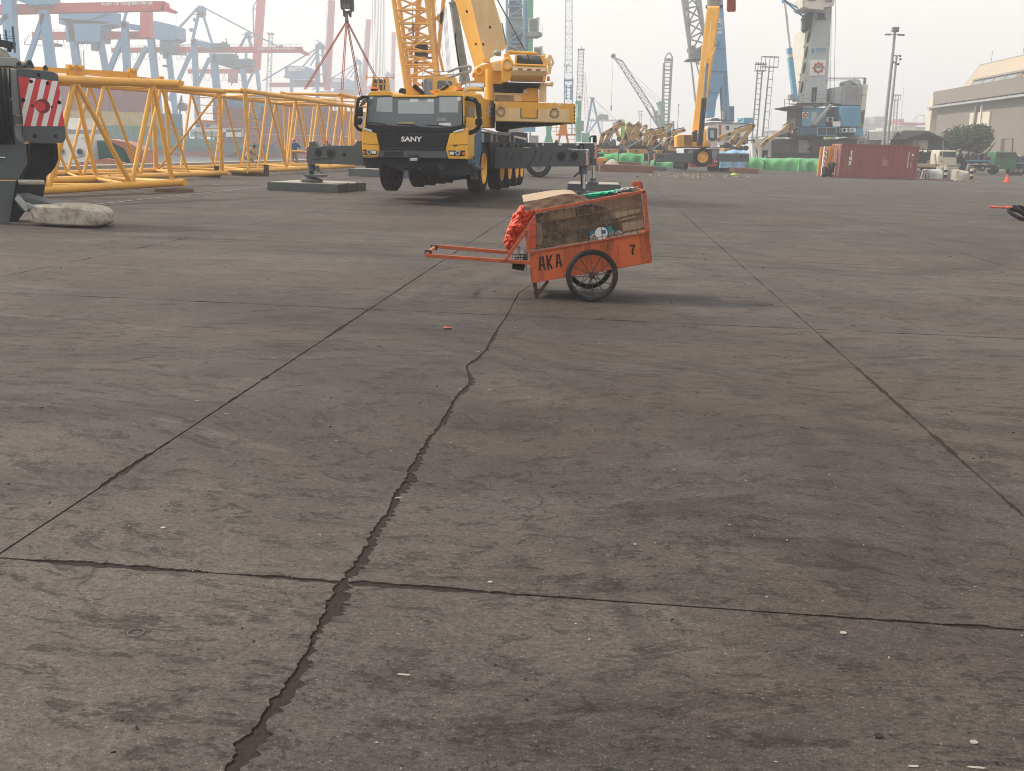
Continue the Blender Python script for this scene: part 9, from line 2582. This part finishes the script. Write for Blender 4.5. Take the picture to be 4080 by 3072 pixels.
def curved(name, m_, top, bot, d0, d1, t, seed, n=40):
 r = random.Random(seed)
 vs, fs = [], []
 def lerp(P_, s):
  P_ = [np.array(p, float) for p in P_]
  L_ = [0]
  for a, b in zip(P_, P_[1:]):
   L_.append(L_[-1] + np.linalg.norm(b - a))
  q = s * L_[-1]
  for i in range(len(P_) - 1):
   if q <= L_[i + 1] + 1e-6:
    return P_[i] + (P_[i + 1] - P_[i]) * (q - L_[i]) / (L_[i + 1] - L_[i] + 1e-9)
  return P_[-1]
 K = 10
 for back in (0, 1):
  for i in range(n + 1):
   a, b = lerp(top, i / n), lerp(bot, i / n)
   for j in range(K + 1):
    q = a + (b - a) * j / K + np.array([0, r.uniform(-1.2, 1.2)])
    d = d0 + (d1 - d0) * j / K + .006 * math.sin(i * .5 + seed) * math.sin(j * .8) + .004 * abs(math.sin(i * 1.7 + j)) + back * t
    vs.append(cp(q[0], q[1], d))
 N_ = (n + 1) * (K + 1)
 for back in (0, 1):
  for i in range(n):
   for j in range(K):
    p = back * N_ + i * (K + 1) + j
    fs.append((p, p + 1, p + K + 2, p + K + 1))
 for i in range(n):
  for j in (0, K):
   p = i * (K + 1) + j
   fs.append((p, p + K + 1, N_ + p + K + 1, N_ + p))
 for j in range(K):
  for i in (0, n):
   p = i * (K + 1) + j
   fs.append((p, p + 1, N_ + p + 1, N_ + p))
 return MB().add(vs, fs).o(name, m_, TB, smooth=True)
curved('front_face', 'cardboard', [(962, 235), (1130, 205), (1300, 165), (1420, 160), (1480, 175), (1540, 208)], [(985, 305), (1080, 300), (1200, 290), (1300, 270), (1420, 240), (1545, 215)], 10.72, 10.70, .008, 1)
curved('top_flap', 'cardboard_light', [(952, 172), (1080, 150), (1200, 130), (1330, 122), (1390, 128), (1420, 150)], [(962, 232), (1130, 203), (1300, 163), (1380, 158), (1420, 160), (1430, 165)], 10.98, 10.72, .008, 2)
crumple('plastic_sheet', 'bright green plastic sheet draped over the load at the upper right of the cart', 'plastic sheet', 'tarp_teal', [(1478, 168), (1600, 148), (1740, 130), (1800, 118), (1830, 125), (1790, 150), (1690, 170), (1620, 188), (1560, 205), (1530, 190)], 10.75, .25, .012, 3, group='plastic scraps in the handcart')
crumple('plastic_film', 'crumpled grey plastic film on top of the load beside the orange post', 'plastic film', 'film_grey', [(1640, 185), (1720, 160), (1790, 125), (1850, 105), (1890, 108), (1930, 100), (1970, 95), (1975, 125), (1940, 145), (1860, 155), (1790, 165), (1700, 182)], 10.72, .25, .02, 4, fold=6, group='plastic scraps in the handcart')
crumple('cardboard_scrap', 'light brown scrap lying between the grey film and the top rail', 'cardboard', 'cardboard', [(1790, 160), (1870, 142), (1900, 150), (1850, 165), (1795, 172)], 10.68, .08, .004, 5, group='cardboard in the handcart')
crumple('tarpaulin_bag', 'crumpled orange-red tarpaulin hanging over the front end of the cart', 'tarpaulin', 'tarp_orange', [(915, 290), (930, 265), (970, 256), (978, 305), (1070, 303), (1072, 325), (1035, 380), (990, 450), (935, 520), (880, 600), (855, 655), (815, 650), (785, 590), (795, 545), (820, 470), (850, 400), (868, 345), (905, 312)], 10.60, .36, .028, 6, fold=1.05)
cpl('inner_flap', 'tarp_orange', [(1005, 440), (1045, 380), (1075, 330), (1072, 655), (1020, 640)], .006, ND + .018, parent=CA)
BK = thing('bottle_basket', 'black plastic basket full of empty bottles hanging at the front of the cart', 'basket', cp(925, 780, 10.8))
bk0 = cp(925, 725, 10.8)
mb = MB()
mb.prism([cp(x, y, 10.70) for x, y in ((870, 745), (990, 745), (968, 840), (862, 822))], (0, .22, 0))
mb.o('basket_body', 'black', BK, bevel=.004)
mb = MB()
for i in range(6):
 x = 872 + i * 22
 mb.tube(cp(x, 690, 10.69), cp(x, 750, 10.69), .0035, 5)
 mb.tube(cp(x, 690, 10.93), cp(x, 750, 10.93), .0035, 5)
for y in (690, 718):
 mb.path([cp(870, y, 10.69), cp(990, y + 6, 10.69), cp(990, y + 6, 10.93), cp(870, y, 10.93), cp(870, y, 10.69)], .004, 6)
mb.o('basket_wire', 'black', BK)
def bottle(x, y, d, tilt, h, lb, cap='paint_white'):
 T = thing('plastic_bottle', lb, 'bottle', cp(x, y, d), 'bottles in the black basket')
 b = cp(x, y, d)
 ax = np.array([math.sin(tilt), .1, math.cos(tilt)])
 MB().lathe(b, ax, [(.001, 0), (.03, 0), (.032, .01), (.032, h * .3), (.029, h * .34), (.032, h * .4), (.032, h * .62), (.014, h * .86), (.013, h * .93), (.001, h * .93)], 16).o('body', 'plastic_clear', T, smooth=True)
 MB().tube(b + ax * h * .93, b + ax * h * 1.02, .0155, 12).o('cap', cap, T)
bottle(900, 755, 10.8, -.1, .17, 'clear empty bottle at the left of the black basket')
bottle(945, 758, 10.76, .12, .185, 'clear empty bottle standing tallest in the black basket')
bottle(975, 755, 10.84, .05, .14, 'clear empty bottle at the right of the black basket')
bottle(920, 755, 10.86, 0.0, .16, 'clear empty bottle at the back of the black basket', 'brick_red')
mb = MB(); mb.path([cp(988, 780, 10.66), cp(982, 815, 10.66), cp(988, 832, 10.66), cp(994, 815, 10.66), cp(990, 785, 10.66)], .003, 6)
mb.o('wire_loop', 'cable', BK)
PK = thing('printed_package', 'blue and green printed package with a white disc, low behind the cart mesh', 'package', cp(1640, 510, ND + .03))
cpl('wrapper', 'pack_blue', [(1548, 490), (1620, 470), (1700, 450), (1740, 445), (1742, 540), (1640, 555), (1548, 570)], .006, ND + .022, parent=PK)
cpl('wrapper_side', 'pack_teal', [(1700, 452), (1742, 445), (1756, 500), (1740, 535), (1712, 500)], .004, ND + .016, parent=PK)
a_ = cp(1650, 508, ND + .012)
MB().tube(a_, a_ + np.array([0, .004, 0]), .068, 28).o('white_disc', 'paint_white', PK)
cpl('blue_mark', 'pack_blue', [(1648, 480), (1688, 476), (1692, 510), (1655, 516)], .003, ND + .006, parent=PK)
crumple('plastic_film', 'clear wrapper scrunched in front of the blue package', 'plastic film', 'film_grey', [(1548, 540), (1590, 500), (1630, 505), (1640, 530), (1610, 560), (1560, 572)], ND + .001, .03, .006, 8, fold=5, group='plastic scraps in the handcart')
crumple('plastic_film', 'clear plastic cup crushed at the right of the blue package', 'plastic film', 'plastic_clear', [(1715, 500), (1740, 478), (1762, 485), (1758, 530), (1735, 548), (1712, 540)], ND + .004, .04, .006, 9, fold=5, group='plastic scraps in the handcart')
crumple('plastic_film', 'small clear wrapper low in the mesh under the pale cardboard', 'plastic film', 'plastic_clear', [(1768, 505), (1800, 482), (1832, 490), (1840, 520), (1800, 528), (1770, 525)], ND + .004, .04, .006, 10, fold=5, group='plastic scraps in the handcart')
# small litter and marks on the concrete near the camera
rs = random.Random(44)
mb, md = MB(), MB()
for i in range(900):
 y = 1.9 + rs.random() ** 1.6 * 16
 x = rs.uniform(-.62, .62) * (y + 1.2)
 s = rs.uniform(.001, .003) * (1 + y * .13)
 t = rs.uniform(0, 3.14)
 c_, s_ = math.cos(t), math.sin(t)
 L_, W_ = s * rs.uniform(1, 2.6), s * rs.uniform(.5, 1)
 pts = [(x + u * c_ * L_ - v * s_ * W_, y + u * s_ * L_ + v * c_ * W_, .0005) for u, v in ((-1, -.6), (.2, -1), (1, .2), (-.1, 1))]
 (mb if rs.random() < .55 else md).prism(pts, (0, 0, s * rs.uniform(.3, .9)))
for b_, m_, lb in ((mb, 'litter', 'pale grit and chips scattered over the near concrete'), (md, 'joint_dirt', 'dark grit scattered over the near concrete')):
 o = b_.o('grit', m_, loc=(0, 5, 0)); o['kind'] = 'stuff'; tag(o, lb, 'grit')
def ground_bit(name, label, k, x, y, build, m_, cat):
 p = G(k, x, y)
 b = MB(); build(b, p)
 return tag(b.o(name, m_, loc=(p[0], p[1], 0), smooth=True), label, cat)
ground_bit('rubber_ring', 'thin grey ring lying flat on the concrete at the lower left', 'S', 542, 2523, lambda b, p: b.torus(p + [0, 0, .004], (0, 0, 1), .026, .0018, 36, 6), 'shed_roof', 'ring')
ground_bit('leaf_scrap', 'curled rust-red leaf lying on the concrete left of the crack top', 'S', 1778, 1311, lambda b, p: (b.ball(p + [0, 0, .012], .028, 7, .35), b.ball(p + [.035, .01, .01], .018, 6, .5)), 'brick_red', 'leaf')
for i, (x, y, l_, a_, lb) in enumerate(((1905, 1402, .03, .1, 'pale cigarette end near the top of the crack'), (1835, 1552, .03, .5, 'pale chip beside the bend of the crack'), (1950, 1553, .04, .2, 'pale wood chip right of the crack bend'), (1590, 1984, .06, .4, 'tan splinter lying in the crack'),
          (1645, 1918, .07, .35, 'thin dark stick on the right rim of the crack'), (1610, 2690, .06, -.1, 'pale match-like stick below the cross joint'), (1953, 2321, .025, 0, 'white pebble just above the cross joint'), (2530, 2170, .02, .1, 'white-edged pebble in the middle right of the floor'),
          (1975, 2650, .014, 0, 'small dark stone at the bottom middle'), (905, 1648, .05, .4, 'pale scrap left of the long diagonal joint'), (785, 1597, .04, .3, 'pale flake beside the long diagonal joint'), (3880, 2960, .03, .1, 'pale chip at the lower right'), (3360, 2524, .03, 0, 'white scrap below the cross joint at the right'),
          (3500, 2935, .035, .3, 'dark grey stone at the lower right corner area'), (3890, 3060, .07, -.1, 'pale dry stick at the bottom right'), (3640, 3055, .04, 0, 'pale chip on the sandy patch at the bottom right'), (3200, 1705, .05, -.2, 'dark brown chip on the right half of the floor'), (650, 2105, .03, .2, 'tan chip at the left, above the cross joint'))):
 p = G('S', x, y)
 b = MB()
 c_, s_ = math.cos(a_), math.sin(a_)
 l_ *= .8
 th_ = .005 if l_ > .03 else l_ * .4
 b.prism([p + np.array([u * c_ * l_ / 2 - v * s_ * th_, u * s_ * l_ / 2 + v * c_ * th_, .001]) for u, v in ((-1, -.5), (-.4, -1), (.6, -.9), (1, 0), (.5, 1), (-.7, .8))], (0, 0, th_ * .4))
 dark = 'dark' in lb
 tag(b.o('ground_chip', 'joint_dirt' if dark else 'litter', loc=(p[0], p[1], 0), bevel=.001), lb, 'chip')
# haze
hm = bpy.data.materials.new('haze')
hm.use_nodes = True
hn = hm.node_tree.nodes
hn.clear()
pv = hn.new('ShaderNodeVolumePrincipled')
pv.inputs['Color'].default_value = (0.93, 0.95, 1.0, 1)
pv.inputs['Density'].default_value = HAZE
pv.inputs['Anisotropy'].default_value = 0.3
ho = hn.new('ShaderNodeOutputMaterial')
hm.node_tree.links.new(pv.outputs[0], ho.inputs['Volume'])
MATS['haze'] = hm
hb = MB()
hb.box((0, 0, 56), (2850, 2850, 119.2))
hz = hb.o('haze', 'haze')
hz['kind'] = 'stuff'
hz['label'] = 'pale morning haze filling the harbour air'
